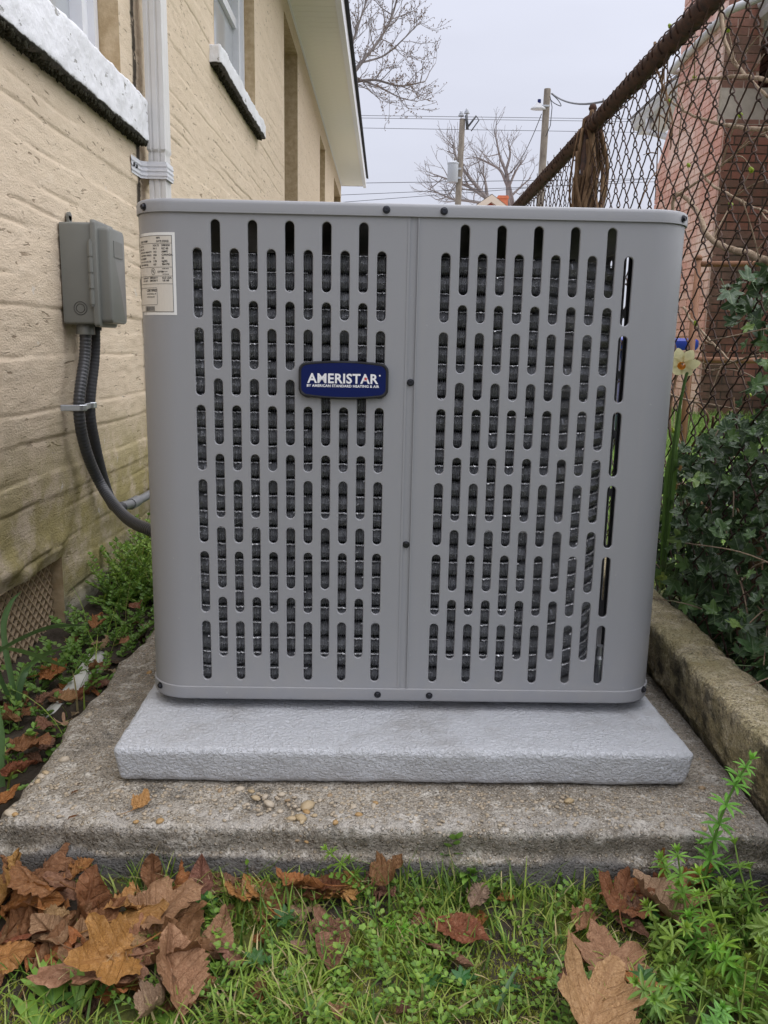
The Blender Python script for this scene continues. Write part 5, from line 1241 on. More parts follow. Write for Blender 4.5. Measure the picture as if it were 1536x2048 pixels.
T1 = [([at(640, 190, y=y_), at(705, 166, y=y_), at(750, 160, y=y_), at(800, 172, y=y_), at(850, 163, y=y_)], .62, .036), ([at(640, 190, y=y_), at(700, 150, y=y_), at(735, 110, y=y_), at(765, 70, y=y_), at(785, 30, y=y_), at(800, -30, y=y_)],  .7, .042), ([at(700, 150, y=y_ + .2), at(760, 175, y=y_), at(800, 195, y=y_), at(835, 203, y=y_)],  .42, .022), ([at(650, 120, y=y_), at(700, 90, y=y_), at(720, 40, y=y_), at(740, -20, y=y_)], .6, .032), ([at(725, 125, y=y_), at(770, 110, y=y_ + .3), at(810, 75, y=y_), at(838, 45, y=y_)], .5, .022)]
bare_tree('budding bare tree reaching out above the house eave', (-2.6, 20, 0), 8.5, 4, 0.22, targets=T1, levels=5, budr=0.012, twr=0.0045, tst=1)
T2 = [([at(1016, 400, y=55), at(1013, 350, y=55), at(1000, 315, y=55), at(992, 275, y=55)], 1.3, .12), ([at(1014, 370, y=55), at(1000, 340, y=55), at(975, 325, y=55), at(955, 315, y=55)], 1.3, .10), ([at(1015, 380, y=55), at(1030, 345, y=55), at(1045, 320, y=55)], 1.2, .09), ([at(1012, 340, y=55), at(1020, 310, y=55), at(1018, 290, y=55)], 1.2, .09), ([at(1016, 398, y=55), at(1040, 375, y=55), at(1062, 355, y=55)], 1.1, .08)]
bare_tree('rounded bare tree between the two utility poles', (8.2, 55, 0), 14, 8, 0.3, targets=T2, levels=5, twr=0.010, tst=2)
T3 = [([at(985, 410, y=50), at(960, 380, y=50), at(935, 350, y=50), at(915, 320, y=50), at(905, 290, y=50)], 1.2, .12), ([at(970, 395, y=50), at(940, 375, y=50), at(905, 362, y=50), at(872, 350, y=50)], 1.1, .09), ([at(985, 410, y=50), at(940, 402, y=50), at(905, 398, y=50), at(875, 385, y=50)], 1.0, .09), ([at(975, 395, y=50), at(970, 360, y=50), at(960, 340, y=50)], 1.0, .08)]
bare_tree('spreading bare tree behind the transformer pole', (6.9, 50, 0), 10, 15, 0.3, targets=T3, levels=4, twr=0.010, tst=1)
# gabled house in the distance
fh = thing('distant_house', 'distant house with a red gable and an orange chimney', 'house', (5.3, 47, 0))
g0 = loc(fh, at(985, 387, y=45)); ex = 4.2
MB().add([(-ex, 0, 0), (ex + 1, 0, 0), (ex + 1, 8, 0), (-ex, 8, 0), (-ex, 0, 6.2), (ex + 1, 0, 6.2), (ex + 1, 8, 6.2), (-ex, 8, 6.2)], [(0, 1, 5, 4), (1, 2, 6, 5), (2, 3, 7, 6), (3, 0, 4, 7), (4, 5, 6, 7)]).build('wall', MAT['redgable'], fh)
gx0 = g0.x; gz = g0.z
MB().add([(gx0, -1.4, gz - .25), (gx0 - 3.2, -1.4, gz - 2.4), (gx0 + 3.2, -1.4, gz - 2.4)], [(0, 1, 2)]).build('gable', MAT['redgable'], fh)
mb = MB()
for s in (-1, 1):
    a0 = Vector((gx0, -1.75, gz)); a1 = Vector((gx0 + s * 3.5, -1.75, gz - 2.45)); dn = Vector((0, 0, -.33)); bk = Vector((0, .5, 0))
    mb.add([a0, a1, a1 + dn, a0 + dn * 1.1, a0 + bk, a1 + bk, a1 + dn + bk, a0 + dn * 1.1 + bk], [(0, 1, 2, 3), (7, 6, 5, 4), (0, 4, 5, 1), (2, 6, 7, 3), (1, 5, 6, 2), (3, 7, 4, 0)])
    mb.add([a0 + Vector((0, 0, .03)), a1 + Vector((0, 0, .03)), a1 + Vector((0, 6, .03)), a0 + Vector((0, 6, .03))], [(0, 1, 2, 3)])
mb.build('roof', MAT['creamtrim'], fh)
q0 = loc(fh, at(1008, 389, y=46)); MB().box((q0.x, -0.5, q0.z - 1.2), (0.52, 0.5, 2.4)).box((q0.x, -.5, q0.z - .1), (.6, .58, .1)).build('chimney', MAT['orangebrick'], fh)

# ================================================================== fallen leaves
def outline(kind, seed):
    """closed outline of a leaf: v from 0 (stalk) to 1 (tip), u across"""
    r = random.Random(seed); P_ = []
    if kind in ('syc', 'oak', 'ivy', 'round'):
        n = 84
        if kind == 'syc': lobes = [(0, 1.0, .52), (54, .90, .50), (-54, .90, .50), (108, .66, .5), (-108, .66, .5)]; base = .46; c = .36; sc = .62
        elif kind == 'oak': lobes = [(0, 1.0, .26), (42, .80, .20), (-42, .80, .20), (88, .62, .2), (-88, .62, .2)]; base = .20; c = .42; sc = .58
        elif kind == 'ivy': lobes = [(0, 1.0, .62), (64, .82, .55), (-64, .82, .55), (118, .62, .5), (-118, .62, .5)]; base = .34; c = .36; sc = .62
        else: lobes = [(k * 51.4, 1.0, .40) for k in range(7)]; base = .55; c = .48; sc = .50
        lobes = [(a + r.uniform(-6, 6), l * r.uniform(.9, 1.08), w_) for a, l, w_ in lobes]
        for k in range(n):
            a = -180 + 360 * (k + .5) / n; v = base
            for (la, l, w_) in lobes:
                dlt = abs((a - la + 180) % 360 - 180) / 180 * math.pi
                v = max(v, base + (l - base) * max(0, 1 - dlt / w_) ** (0.85 if kind != 'ivy' else .8))
            if kind == 'syc': v *= 1 + .05 * math.sin(k * 1.9 + seed) + r.uniform(-.02, .03)
            if abs(abs(a) - 180) < 26 and kind != 'round': v *= .75
            if abs(abs(a) - 180) < 12 and kind == 'round': v *= .35
            P_.append((sc * v * math.sin(R(a)), c + sc * v * math.cos(R(a))))
        return P_, (0, c)
    n = 26; wd = {'obl': .30, 'nar': .15, 'tri': .34, 'frag': .42}[kind]; pk = {'obl': .45, 'nar': .5, 'tri': .25, 'frag': .5}[kind]
    L_, R_ = [], []
    for k in range(n + 1):
        v = k / n; q = v ** (math.log(.5) / math.log(pk)); wv = wd * math.sin(math.pi * min(1, q)) ** .85
        t_ = 1 + (.06 if kind == 'obl' else .03) * (1 if k % 2 else -1)
        if kind == 'frag': t_ = 1 + r.uniform(-.35, .15)
        L_.append((-wv * t_, v)); R_.append((wv * t_ * r.uniform(.95, 1.05), v))
    return R_ + L_[::-1], (0, .5)
def leaf_mesh(kind, seed, cu=0.0, cv=0.0, fold=0.0, wr=0.05, twist=0.0, petiole=0.35, mat=None, rings=6, cut=None, step=1):
    O, c = outline(kind, seed); O = O[::step]; n = len(O); V2 = [c]
    for q in range(1, rings + 1):
        s = (q / rings) ** .9
        for (u, v) in O: V2.append((c[0] + (u - c[0]) * s, c[1] + (v - c[1]) * s))
    V2 = np.array(V2); F = [(0, 1 + i, 1 + (i + 1) % n) for i in range(n)]
    for q in range(rings - 1):
        for i in range(n):
            a = 1 + q * n + i; b = 1 + q * n + (i + 1) % n; F.append((a, a + n, b + n, b))
    u = V2[:, 0]; v = V2[:, 1] - 0.45
    def bend(t, k): return (np.sin(t * k) / k, (1 - np.cos(t * k)) / k) if abs(k) > 1e-3 else (t, 0 * t)
    u_, z1 = bend(u, cu); z = z1 + fold * np.abs(u) + wr * fbm(np.stack([u, v, np.full_like(u, seed * 3.1)], 1), 4.2, 3, seed) * (0.3 + 2.0 * np.hypot(u, v))
    z += wr * .42 * fbm(np.stack([u, v, np.full_like(u, seed * 1.7)], 1), 10, 2, seed + 9)
    z += -0.02 * np.exp(-(u / .03) ** 2)
    z += wr * .25 * np.cos(2 * math.pi * ((V2[:, 1] - .7 * np.abs(u)) * 7)) * np.minimum(1, np.abs(u) * 5) * .5
    v_, dz = bend(v, cv); tw = twist * v
    x3 = u_ * np.cos(tw) - z * np.sin(tw); z3 = u_ * np.sin(tw) + z * np.cos(tw)
    y3 = v_ - z3 * np.sin(v * cv) * .8; z3 = dz + z3 * np.cos(v * cv)
    V = np.stack([x3, y3, z3], 1)
    if cut is not None:                                     # torn away beyond a line
        kk = (V2 @ np.array(cut[:2])) < cut[2] + .03 * np.array([math.sin(i * 2.7) for i in range(len(V2))]); F = [f for f in F if all(kk[i] for i in f)]
    mb = MB().add(V, F); uv = [tuple(p) for p in V2]
    if petiole:
        i0 = n // 2 if False else int(np.argmin(V2[:, 1] + 10 * (np.abs(V2[:, 0]) > .1))); p0 = V[i0]; k0 = len(mb.V)
        mb.tube(curve_pts([p0 + [0, .12, .004], p0, p0 + [0.03, -petiole * .5, .02], p0 + [.08, -petiole, .06]], 3), 0.011, 5); uv += [(0, 0)] * (len(mb.V) - k0)
    me = mb.mesh('leaf', mat or MAT['leaf'], True); l = me.uv_layers.new(name='leaf'); idx = np.zeros(len(me.loops), np.int32); me.loops.foreach_get('vertex_index', idx)
    l.data.foreach_set('uv', np.array(uv, np.float32)[idx].ravel()); return me
LM = {
 'syc': [leaf_mesh('syc', 1, .5, .3, .1, .07), leaf_mesh('syc', 2, 1.1, -.4, .15, .09), leaf_mesh('syc', 3, -.5, .7, -.1, .08), leaf_mesh('syc', 4, 1.9, .9, .2, .10)],
 'half': [leaf_mesh('syc', 5, .9, .6, .25, .09, cut=(1, .3, .16)), leaf_mesh('syc', 6, -1.2, .8, .2, .1, cut=(-1, .2, .15)), leaf_mesh('syc', 7, 1.5, -.9, .1, .1, cut=(.2, 1, .66))],
 'obl': [leaf_mesh('obl', 8, 1.4, .5, .15, .05), leaf_mesh('obl', 9, -1.6, .9, 0, .07), leaf_mesh('obl', 10, 2.6, 1.3, .2, .09, 1.0), leaf_mesh('obl', 11, .7, -.8, .25, .05)],
 'curl': [leaf_mesh('obl', 12, 4.2, 1.5, .3, .10, 1.6), leaf_mesh('obl', 13, 4.8, -1.2, .2, .12, -1.3), leaf_mesh('syc', 14, 3.2, 1.9, .3, .12, .8), leaf_mesh('syc', 15, 3.6, -1.6, .1, .13, -.9)],
 'nar': [leaf_mesh('nar', 16, 2.0, .6, .3, .05), leaf_mesh('nar', 17, -3, -.7, .2, .07, .8)],
 'tri': [leaf_mesh('tri', 18, 1.5, .7, .2, .07), leaf_mesh('tri', 19, -1.8, .9, .1, .08, .5)],
 'frag': [leaf_mesh('frag', 20, 2.2, 1.1, .2, .14, 0, 0), leaf_mesh('frag', 21, -2.5, 1.4, .1, .16, .6, 0), leaf_mesh('frag', 22, 1.2, -1.5, .2, .12, 0, 0)],
 'oak': [leaf_mesh('oak', 23, .8, .6, .1, .06)],
 'fold': [leaf_mesh('syc', 24, 1.6, .4, .45, .08), leaf_mesh('obl', 25, 1.4, .5, .7, .08), leaf_mesh('syc', 26, -1.8, .5, -.4, .09)],
}
CO = {'brown': (.25, .115, .048), 'orange': (.40, .165, .05), 'pink': (.37, .20, .11), 'must': (.45, .235, .07), 'tan': (.47, .285, .135), 'dark': (.075, .038, .022), 'red': (.24, .090, .040), 'mauve': (.25, .125, .08), 'salmon': (.38, .185, .09), 'pale': (.42, .29, .19), 'gold': (.50, .29, .10)}
def leaf(px, py, size, kind, var, az, tilt, roll, col, label, h=0.012, group=None, zb=None, zfun=None):
    """one fallen leaf: pixel of its middle, length in pixels, direction of its tip, lift of the tip, roll, height of its middle"""
    z0 = (zb if zb is not None else 0.01) + h; p = at(px, py, z=z0)
    if zfun is None and zb is None: z0 = float(gh(p.x, p.y)[0]) + h; p = at(px, py, z=z0)
    me = LM[kind][var % len(LM[kind])]; o = bpy.data.objects.new('fallen_leaf', me); COL.objects.link(o)
    s = size * (p - CAMLOC).length / FPX * (0.84 if tilt < 45 else .7)
    M = Matrix.Rotation(R(az - 90), 3, 'Z') @ Matrix.Rotation(R(tilt), 3, 'X') @ Matrix.Rotation(R(roll), 3, 'Y')
    o.scale = (s, s, s); o.rotation_euler = M.to_euler()
    vz = np.array([v.co for v in me.vertices]) @ np.array(M).T * s
    gz = zb if zb is not None else float(gh(p.x, p.y)[0])
    lo = float(np.percentile(vz[:, 2], 4)); o.location = (p.x, p.y, max(gz + 0.001 - lo, min(p.z, gz + h)) if tilt < 40 else max(gz - lo - .004, gz + .002 - lo))
    j = [CO[col][k] * (0.93 + 0.14 * rng.random()) for k in range(3)]; o.color = (*j, 1)
    return tag(o, label, 'leaf', group)
HEAP = 'leaves heaped against the slab at lower left'
NB = [  # lower-left heap
 (40, 1870, 175, 'obl', 3, 20, 12, -18, 'red', 'broad reddish brown leaf at the left edge, lowest of the heap', .02),
 (115, 1890, 190, 'nar', 0, 70, 18, 30, 'brown', 'long ribbed brown leaf slanting beside the broad reddish leaf', .022),
 (55, 1805, 130, 'curl', 1, 10, 15, 20, 'orange', 'curled orange brown leaf above the broad reddish one', .035),
 (70, 1760, 170, 'obl', 1, 160, 22, 25, 'brown', 'arched brown leaf with pale midrib, top of the left heap', .045),
 (150, 1765, 120, 'half', 0, 110, 40, -20, 'mauve', 'crinkled mauve leaf standing against the slab in the left heap', .03),
 (20, 1775, 150, 'curl', 0, 75, 25, -30, 'must', 'mustard curled leaf cut by the left edge of the picture', .04),
 (175, 1820, 190, 'curl', 0, 105, 50, 40, 'brown', 'twisted ribbon like brown leaf standing up in the heap', .03),
 (95, 1725, 130, 'half', 1, 60, 35, 10, 'brown', 'torn brown leaf leaning on the slab at far left', .03),
 (155, 1745, 70, 'frag', 0, 40, 20, 10, 'orange', 'small orange leaf scrap by the slab beside the ribbon leaf', .03),
 (190, 1815, 80, 'tri', 0, 85, 30, -10, 'mauve', 'pinkish pointed leaf scrap behind the ribbon leaf', .02),
 (35, 1900, 150, 'frag', 2, 20, 5, 12, 'brown', 'flat brown leaf layer under the broad reddish leaf', .006),
 (90, 1925, 140, 'frag', 1, 15, 3, -8, 'orange', 'ragged brown leaf edge lying on bare soil at left', .006),
 (110, 1850, 110, 'dk', 0, 0, 0, 0, 'dark', '', 0),
 (205, 1935, 250, 'syc', 0, 200, 6, 10, 'pink', 'large pinkish brown sycamore leaf lying on grass at lower left', .016),
 (215, 1915, 170, 'fold', 0, 215, 14, -35, 'must', 'yellowish folded lobe resting on the large pinkish sycamore leaf', .03),
 (262, 1832, 165, 'fold', 2, 20, 10, 15, 'must', 'mustard yellow folded leaf in the middle of the heap', .035),
 (325, 1818, 170, 'syc', 1, 40, 22, -5, 'pink', 'pink tan leaf fanned behind the mustard folded leaf', .035),
 (340, 1835, 150, 'tri', 1, 15, 8, 20, 'salmon', 'salmon pointed leaf wedged under the fanned pink tan leaf', .025),
 (290, 1895, 150, 'half', 2, 35, 10, 10, 'salmon', 'salmon torn leaf between mustard leaf and large sycamore', .016),
 (155, 1895, 110, 'tri', 0, 100, 28, 10, 'pink', 'pointed pink leaf tip standing left of the sycamore leaf', .02),
 (345, 1955, 185, 'fold', 1, 115, 40, 20, 'pink', 'upright folded tan leaf with a strong midrib in the grass', .03),
 (365, 1890, 160, 'curl', 3, 10, 15, 10, 'brown', 'dark curled leaf arched above the upright folded leaf', .035),
 (315, 2010, 130, 'curl', 2, 55, 10, -20, 'pale', 'pale curled leaf at the foot of the upright folded leaf', .02),
 (375, 2000, 120, 'frag', 0, 40, 8, 10, 'brown', 'crumpled brown leaf right of the pale curled leaf', .012),
 (240, 1985, 120, 'frag', 2, 20, 4, -5, 'orange', 'flat orange brown leaf below the large sycamore leaf', .006),
 (305, 1762, 105, 'obl', 2, 95, 60, 10, 'brown', 'dark brown leaf upright against the slab behind grass tuft', .02),
 (353, 1762, 110, 'half', 1, 80, 55, -15, 'orange', 'orange brown leaf with holes upright against the slab', .02),
 (402, 1762, 100, 'tri', 0, 95, 60, 5, 'mauve', 'pinkish pointed leaf upright against the slab', .02),
 (430, 1775, 100, 'obl', 0, 15, 10, 10, 'mauve', 'mauve leaf lying at the foot of the slab by the fern', .012),
 (437, 1868, 115, 'tri', 1, 85, 25, 0, 'pink', 'narrow pointed pink leaf standing in the grass', .022),
 (478, 1905, 125, 'half', 0, 130, 8, 5, 'mauve', 'holed mauve leaf lying below the narrow pointed leaf', .012),
 (532, 1812, 115, 'obl', 1, 100, 20, -15, 'brown', 'wrinkled brown leaf in grass left of the orange folded leaf', .015),
 (495, 1785, 100, 'obl', 3, 140, 12, 5, 'salmon', 'salmon leaf lying against the slab left of centre', .012),
 (600, 1775, 130, 'obl', 2, 170, 10, 25, 'orange', 'orange brown cupped leaf on top of the centre pile', .028),
 (565, 1780, 100, 'syc', 2, 200, 12, -10, 'pink', 'pink brown leaf beneath the orange cupped leaf', .014),
 (650, 1790, 110, 'frag', 0, 10, 6, 5, 'red', 'reddish torn leaf right of the orange cupped leaf', .012),
 (600, 1825, 70, 'frag', 2, 60, 20, 0, 'pale', 'small pale crumpled leaf below the centre pile', .012),
 (665, 1850, 125, 'half', 2, 75, 14, 0, 'mauve', 'torn mauve leaf with a notched edge in the grass', .016),
 (667, 1905, 115, 'tri', 0, 270, -4, 8, 'mauve', 'lower mauve leaf piece with a thin stalk', .012),
 (520, 1872, 45, 'frag', 1, 50, 30, 0, 'orange', 'tiny orange scrap standing in grass near the holed leaf', .012),
 (518, 1985, 50, 'frag', 0, 60, 20, 0, 'brown', 'small brown scrap in grass at bottom centre left', .012),
 (772, 1752, 115, 'curl', 2, 30, 20, 10, 'brown', 'crumpled brown leaf against the slab at centre', .02),
 (762, 1775, 90, 'frag', 1, 140, 10, 0, 'mauve', 'ragged leaf piece under the crumpled centre leaf', .01),
 (918, 1862, 135, 'obl', 0, 325, 8, 5, 'red', 'reddish oval leaf with toothed edge on the moss', .016),
 (895, 1912, 125, 'nar', 0, 318, 6, -20, 'mauve', 'narrow mauve leaf tilted below the reddish oval leaf', .016),
 (845, 1842, 60, 'frag', 2, 0, 8, 0, 'pink', 'small pink scrap left of the reddish oval leaf', .008),
 (955, 1795, 75, 'frag', 0, 60, 12, 10, 'pale', 'small pale crumpled leaf in the dark grass', .016),
 (1035, 1722, 75, 'curl', 1, 10, 25, 0, 'dark', 'dark shrivelled leaf clinging to the slab face', .02),
 (1075, 1960, 40, 'nar', 0, 10, 5, 0, 'red', 'tiny reddish leaf sliver on the moss', .006),
 (1130, 1952, 50, 'frag', 1, 60, 15, 0, 'mauve', 'small grey mauve crumpled leaf beside clover leaves', .012),
 (1180, 1852, 105, 'half', 0, 20, 8, 5, 'salmon', 'salmon toothed leaf half in the grass', .012),
 (1245, 1802, 150, 'syc', 3, 70, 20, 10, 'brown', 'large dull brown leaf in the right pile near the slab', .024),
 (1310, 1805, 145, 'fold', 1, 120, 18, 12, 'pale', 'pale creased leaf on top of the right pile', .034),
 (1250, 1835, 120, 'nar', 1, 300, 8, 20, 'mauve', 'long rolled leaf at the front of the right pile', .02),
 (1330, 1770, 110, 'tri', 1, 60, 15, -10, 'salmon', 'salmon leaf behind the pale creased leaf', .016),
 (1375, 1840, 130, 'syc', 0, 30, 8, 5, 'pink', 'pink brown leaf glimpsed under the green weeds', .008),
 (1225, 1922, 185, 'syc', 0, 95, 8, 3, 'pink', 'big pink brown sycamore leaf on the lower right grass', .02),
 (1295, 1965, 135, 'half', 1, 330, 6, -10, 'orange', 'orange brown lobe at the right of the big sycamore leaf', .018),
 (1175, 1920, 70, 'tri', 0, 160, 10, 0, 'orange', 'small pointed orange lobe left of the big sycamore leaf', .014),
 (1192, 2012, 215, 'fold', 0, 60, 8, 12, 'tan', 'large pale tan crinkled leaf at the bottom edge', .028),
 (1235, 2030, 120, 'tri', 1, 20, 6, 4, 'pink', 'pink leaf peeping from under the pale tan leaf', .008),
 (1367, 1722, 105, 'curl', 3, 80, 50, 10, 'dark', 'dark curled leaf propped on the slab at right', .03),
 (1435, 1708, 130, 'syc', 1, 85, 60, -10, 'red', 'red brown leaf standing against the slab at right', .03),
 (1395, 1762, 100, 'curl', 2, 20, 15, 0, 'orange', 'orange brown curled leaf below the standing red leaf', .02),
 (1290, 1765, 80, 'obl', 1, 160, 12, 0, 'orange', 'orange brown oval leaf at the slab foot on the right', .012),
]
for t_ in NB:
    if t_[3] == 'dk': continue
    t_ = list(t_); t_[6] *= .75 if t_[6] < 50 else 1; leaf(*t_)
for k in range(34):                                  # more of the heap, alike and half buried
    if k < 22: px, py = rng.uniform(0, 300), rng.uniform(1770, 1925)
    elif k < 28: px, py = rng.uniform(420, 720), rng.uniform(1770, 1800)
    else: px, py = rng.uniform(1200, 1400), rng.uniform(1770, 1850)
    leaf(px, py, rng.uniform(80, 135), rng.choice(('curl', 'curl', 'obl', 'obl', 'tri', 'nar', 'frag')), rng.randrange(4), rng.uniform(0, 360), rng.uniform(0, 25), rng.uniform(-30, 30), rng.choice(('brown', 'brown', 'mauve', 'orange', 'red', 'pink', 'tan', 'orange', 'must')),
         'curled brown leaf half buried in the lower left heap' if k < 22 else ('curled brown leaf half buried in the centre pile' if k < 28 else 'curled brown leaf half buried in the right pile'), rng.uniform(.008, .03), ('leaves of the lower left heap' if k < 22 else ('leaves of the centre pile' if k < 28 else 'leaves of the right pile')))
# on the slab
leaf(288, 1612, 78, 'half', 0, 35, 4, 4, 'gold', 'golden brown leaf lying on the slab by the pad corner', .006, None, 0.091)
for (px, py, s, c, l) in ((150, 1582, 22, 'brown', 'small curled bark chip on the slab left of the golden leaf'), (146, 1632, 26, 'brown', 'dark brown leaf crumb near the slab front edge'), (158, 1567, 12, 'dark', 'tiny dark leaf crumb on the slab'), (1395, 1430, 20, 'dark', 'dark leaf crumb between pad and kerb')):
    leaf(px, py, s, 'nar', 1, rng.uniform(0, 60), 0, 0, c, l, .003, None, 0.0915)
DT = [
 (105, 1352, 85, 'syc', 3, 20, 12, 10, 'orange', 'big orange brown leaf in the ditch beside the strap leaves', .03),
 (133, 1398, 72, 'fold', 1, 330, 10, 10, 'tan', 'tan creased leaf in the ditch against the slab edge', .035),
 (128, 1440, 70, 'oak', 0, 120, 10, 5, 'pale', 'pale deeply lobed oak leaf bridging the white pipe', .045),
 (50, 1492, 110, 'syc', 1, 30, 14, -10, 'brown', 'large brown pointed leaf in the ditch by the slab', .035),
 (38, 1545, 85, 'curl', 0, 10, 8, 0, 'red', 'curled reddish brown leaf below the large pointed one', .03),
 (8, 1600, 80, 'tri', 0, 60, 15, 0, 'orange', 'orange leaf cut by the left edge beside the slab', .03),
 (88, 1402, 55, 'frag', 0, 60, 8, 0, 'mauve', 'pinkish leaf scrap beside the tan creased leaf', .025),
 (190, 1338, 48, 'curl', 2, 20, 8, 0, 'brown', 'brown leaf lying on the white pipe', .05),
 (90, 1445, 60, 'obl', 1, 140, 10, 0, 'mauve', 'mauve leaf between oak leaf and strap leaves', .03),
 (22, 1425, 60, 'frag', 2, 50, 8, 0, 'red', 'reddish leaf by the foot of the strap leaves', .025),
 (10, 1440, 60, 'curl', 1, 20, 8, 0, 'brown', 'brown curled leaf at the left edge of the ditch', .03),
 (165, 1388, 45, 'curl', 3, 60, 8, 0, 'red', 'rust red leaf tucked under the slab edge', .03),
 (195, 1250, 45, 'fold', 0, 60, 10, 0, 'orange', 'orange leaf among the ditch weeds', .05),
 (200, 1285, 45, 'frag', 1, 40, 10, 0, 'pale', 'pale leaf scrap in front of the ditch weeds', .04),
 (250, 1285, 40, 'half', 0, 20, 10, 0, 'salmon', 'salmon leaf at the slab edge beside ditch weeds', .05),
 (268, 1192, 40, 'syc', 2, 20, 10, 0, 'red', 'rust red leaf caught in the weeds by the unit', .06),
 (95, 1480, 60, 'half', 2, 20, 8, 0, 'mauve', 'flat mauve leaf under the large pointed leaf', .02),
 (60, 1420, 55, 'tri', 1, 20, 8, 0, 'brown', 'brown pointed leaf right of the strap leaf base', .025),
]
for t_ in DT: leaf(*t_)
# small scraps in the grass and ditch that look alike
for k in range(74):
    if k < 30: p = (rng.uniform(-.45, .42), rng.uniform(.70, .95))
    else: p = (rng.uniform(-.72, -.52), rng.uniform(1.0, 1.9))
    v_ = Vector((p[0], p[1], float(gh(*p)[0]) + .008)); d_ = v_ - CAMLOC; wz_ = d_.dot(FW)
    leaf(768 + FPX * d_.dot(RT) / wz_, 1024 - FPX * d_.dot(UP) / wz_, rng.uniform(26, 60) * (1 if k < 30 else 1.7) / wz_, rng.choice(('frag', 'tri', 'curl', 'nar')), rng.randrange(4), rng.uniform(0, 360), rng.uniform(-5, 25), rng.uniform(-20, 20), rng.choice(('brown', 'mauve', 'pink', 'orange', 'dark', 'pale')),
         'small crumpled leaf scrap half sunk in the grass' if k < 30 else 'small crumpled leaf scrap in the ditch by the wall', .01, 'leaf scraps in the grass' if k < 30 else 'leaf scraps in the ditch')

# ================================================================== green growth
def blades(pos, L, wd, az, lean, bend, tint, segs=4):
    """ribbon blades: all arguments arrays of length n"""
    n = len(pos); t = np.linspace(0, 1, segs + 1); V = np.zeros((n, segs + 1, 2, 3)); d = np.stack([np.cos(az), np.sin(az)], 1); side = np.stack([-np.sin(az), np.cos(az), np.zeros(n)], 1)
    a = lean[:, None] + bend[:, None] * t[None, :]; dl = (L / segs)[:, None]
    hx = np.concatenate([np.zeros((n, 1)), np.cumsum(np.sin(a[:, :-1]) * dl, 1)], 1); hz = np.concatenate([np.zeros((n, 1)), np.cumsum(np.cos(a[:, :-1]) * dl, 1)], 1)
    c = np.stack([pos[:, None, 0] + hx * d[:, None, 0], pos[:, None, 1] + hx * d[:, None, 1], pos[:, None, 2] + hz], 2)
    ww = wd[:, None] * (1 - 0.92 * t[None, :] ** 1.8) * 0.5
    V[:, :, 0] = c - side[:, None, :] * ww[:, :, None]; V[:, :, 1] = c + side[:, None, :] * ww[:, :, None]
    V[:, :, :, 2] += 0; m = (segs + 1) * 2; b = (np.arange(n) * m)[:, None] + (np.arange(segs) * 2)[None, :]
    F = np.stack([b, b + 1, b + 3, b + 2], 2).reshape(-1, 4)
    return V.reshape(-1, 3), F, np.repeat(tint, m, 0)
def small_leaves(pos, nrm, up, L, wd, tint):
    """oval leaflets, 6-sided, slightly cupped; pos is the base, up the direction of the tip"""
    n = len(pos); side = np.cross(up, nrm); side /= np.linalg.norm(side, axis=1)[:, None] + 1e-9; nn = np.cross(side, up)
    prof = [(0, 0, 0), (.32, .85, .10), (.62, 1.0, .12), (1.0, 0, .0), (.62, -1.0, .12), (.32, -.85, .10), (.5, 0, -.06)]
    V = np.stack([pos + up * (L * a)[:, None] + side * (wd * .5 * b)[:, None] + nn * (L * c_)[:, None] for a, b, c_ in prof], 1).reshape(-1, 3)
    b = np.arange(n) * 7; T = [(0, 1, 6), (1, 2, 6), (2, 3, 6), (3, 4, 6), (4, 5, 6), (5, 0, 6)]
    return V, np.concatenate([np.stack([b + i, b + j, b + k], 1) for i, j, k in T]), np.repeat(tint, 7, 0)
def pal(n, cols, wts, jit=.15):
    c = np.array(cols)[nrng.choice(len(cols), n, p=np.array(wts) / sum(wts))]; return c * (1 + nrng.uniform(-jit, jit, (n, 1))) * (1 + nrng.uniform(-.06, .06, (n, 3)))
GR = [(.24, .36, .05), (.34, .45, .085), (.11, .21, .035), (.44, .48, .12), (.60, .48, .26)]
def grass(n, x0, x1, y0, y1, dens, L, W, wts, lean=(.15, .9), bend=(.2, 1.6)):
    P_ = np.stack([nrng.uniform(x0, x1, n), nrng.uniform(y0, y1, n)], 1); P_ = P_[nrng.random(n) < dens(P_[:, 0], P_[:, 1])]; m = len(P_)
    P3 = np.column_stack([P_, gh(P_[:, 0], P_[:, 1]) - 0.002])
    return blades(P3, nrng.uniform(*L, m), nrng.uniform(*W, m), nrng.uniform(0, 2 * np.pi, m), nrng.uniform(*lean, m), nrng.uniform(*bend, m), pal(m, GR, wts))
def nz2(x, y, s, seed): return fbm(np.stack([x, y, 0 * x], 1), s, 3, seed)
def d_lawn(x, y):
    d = 0.55 + 0.9 * nz2(x, y, 14, 71); d *= 0.25 + 0.75 * sstep(x, -.36, -.2); d *= 1 - .85 * np.exp(-(((x - .14) / .085) ** 2 + ((y - .80) / .07) ** 2)); d *= 1 - .6 * sstep(x, .27, .36)
    return np.clip(d, 0.04, 1)
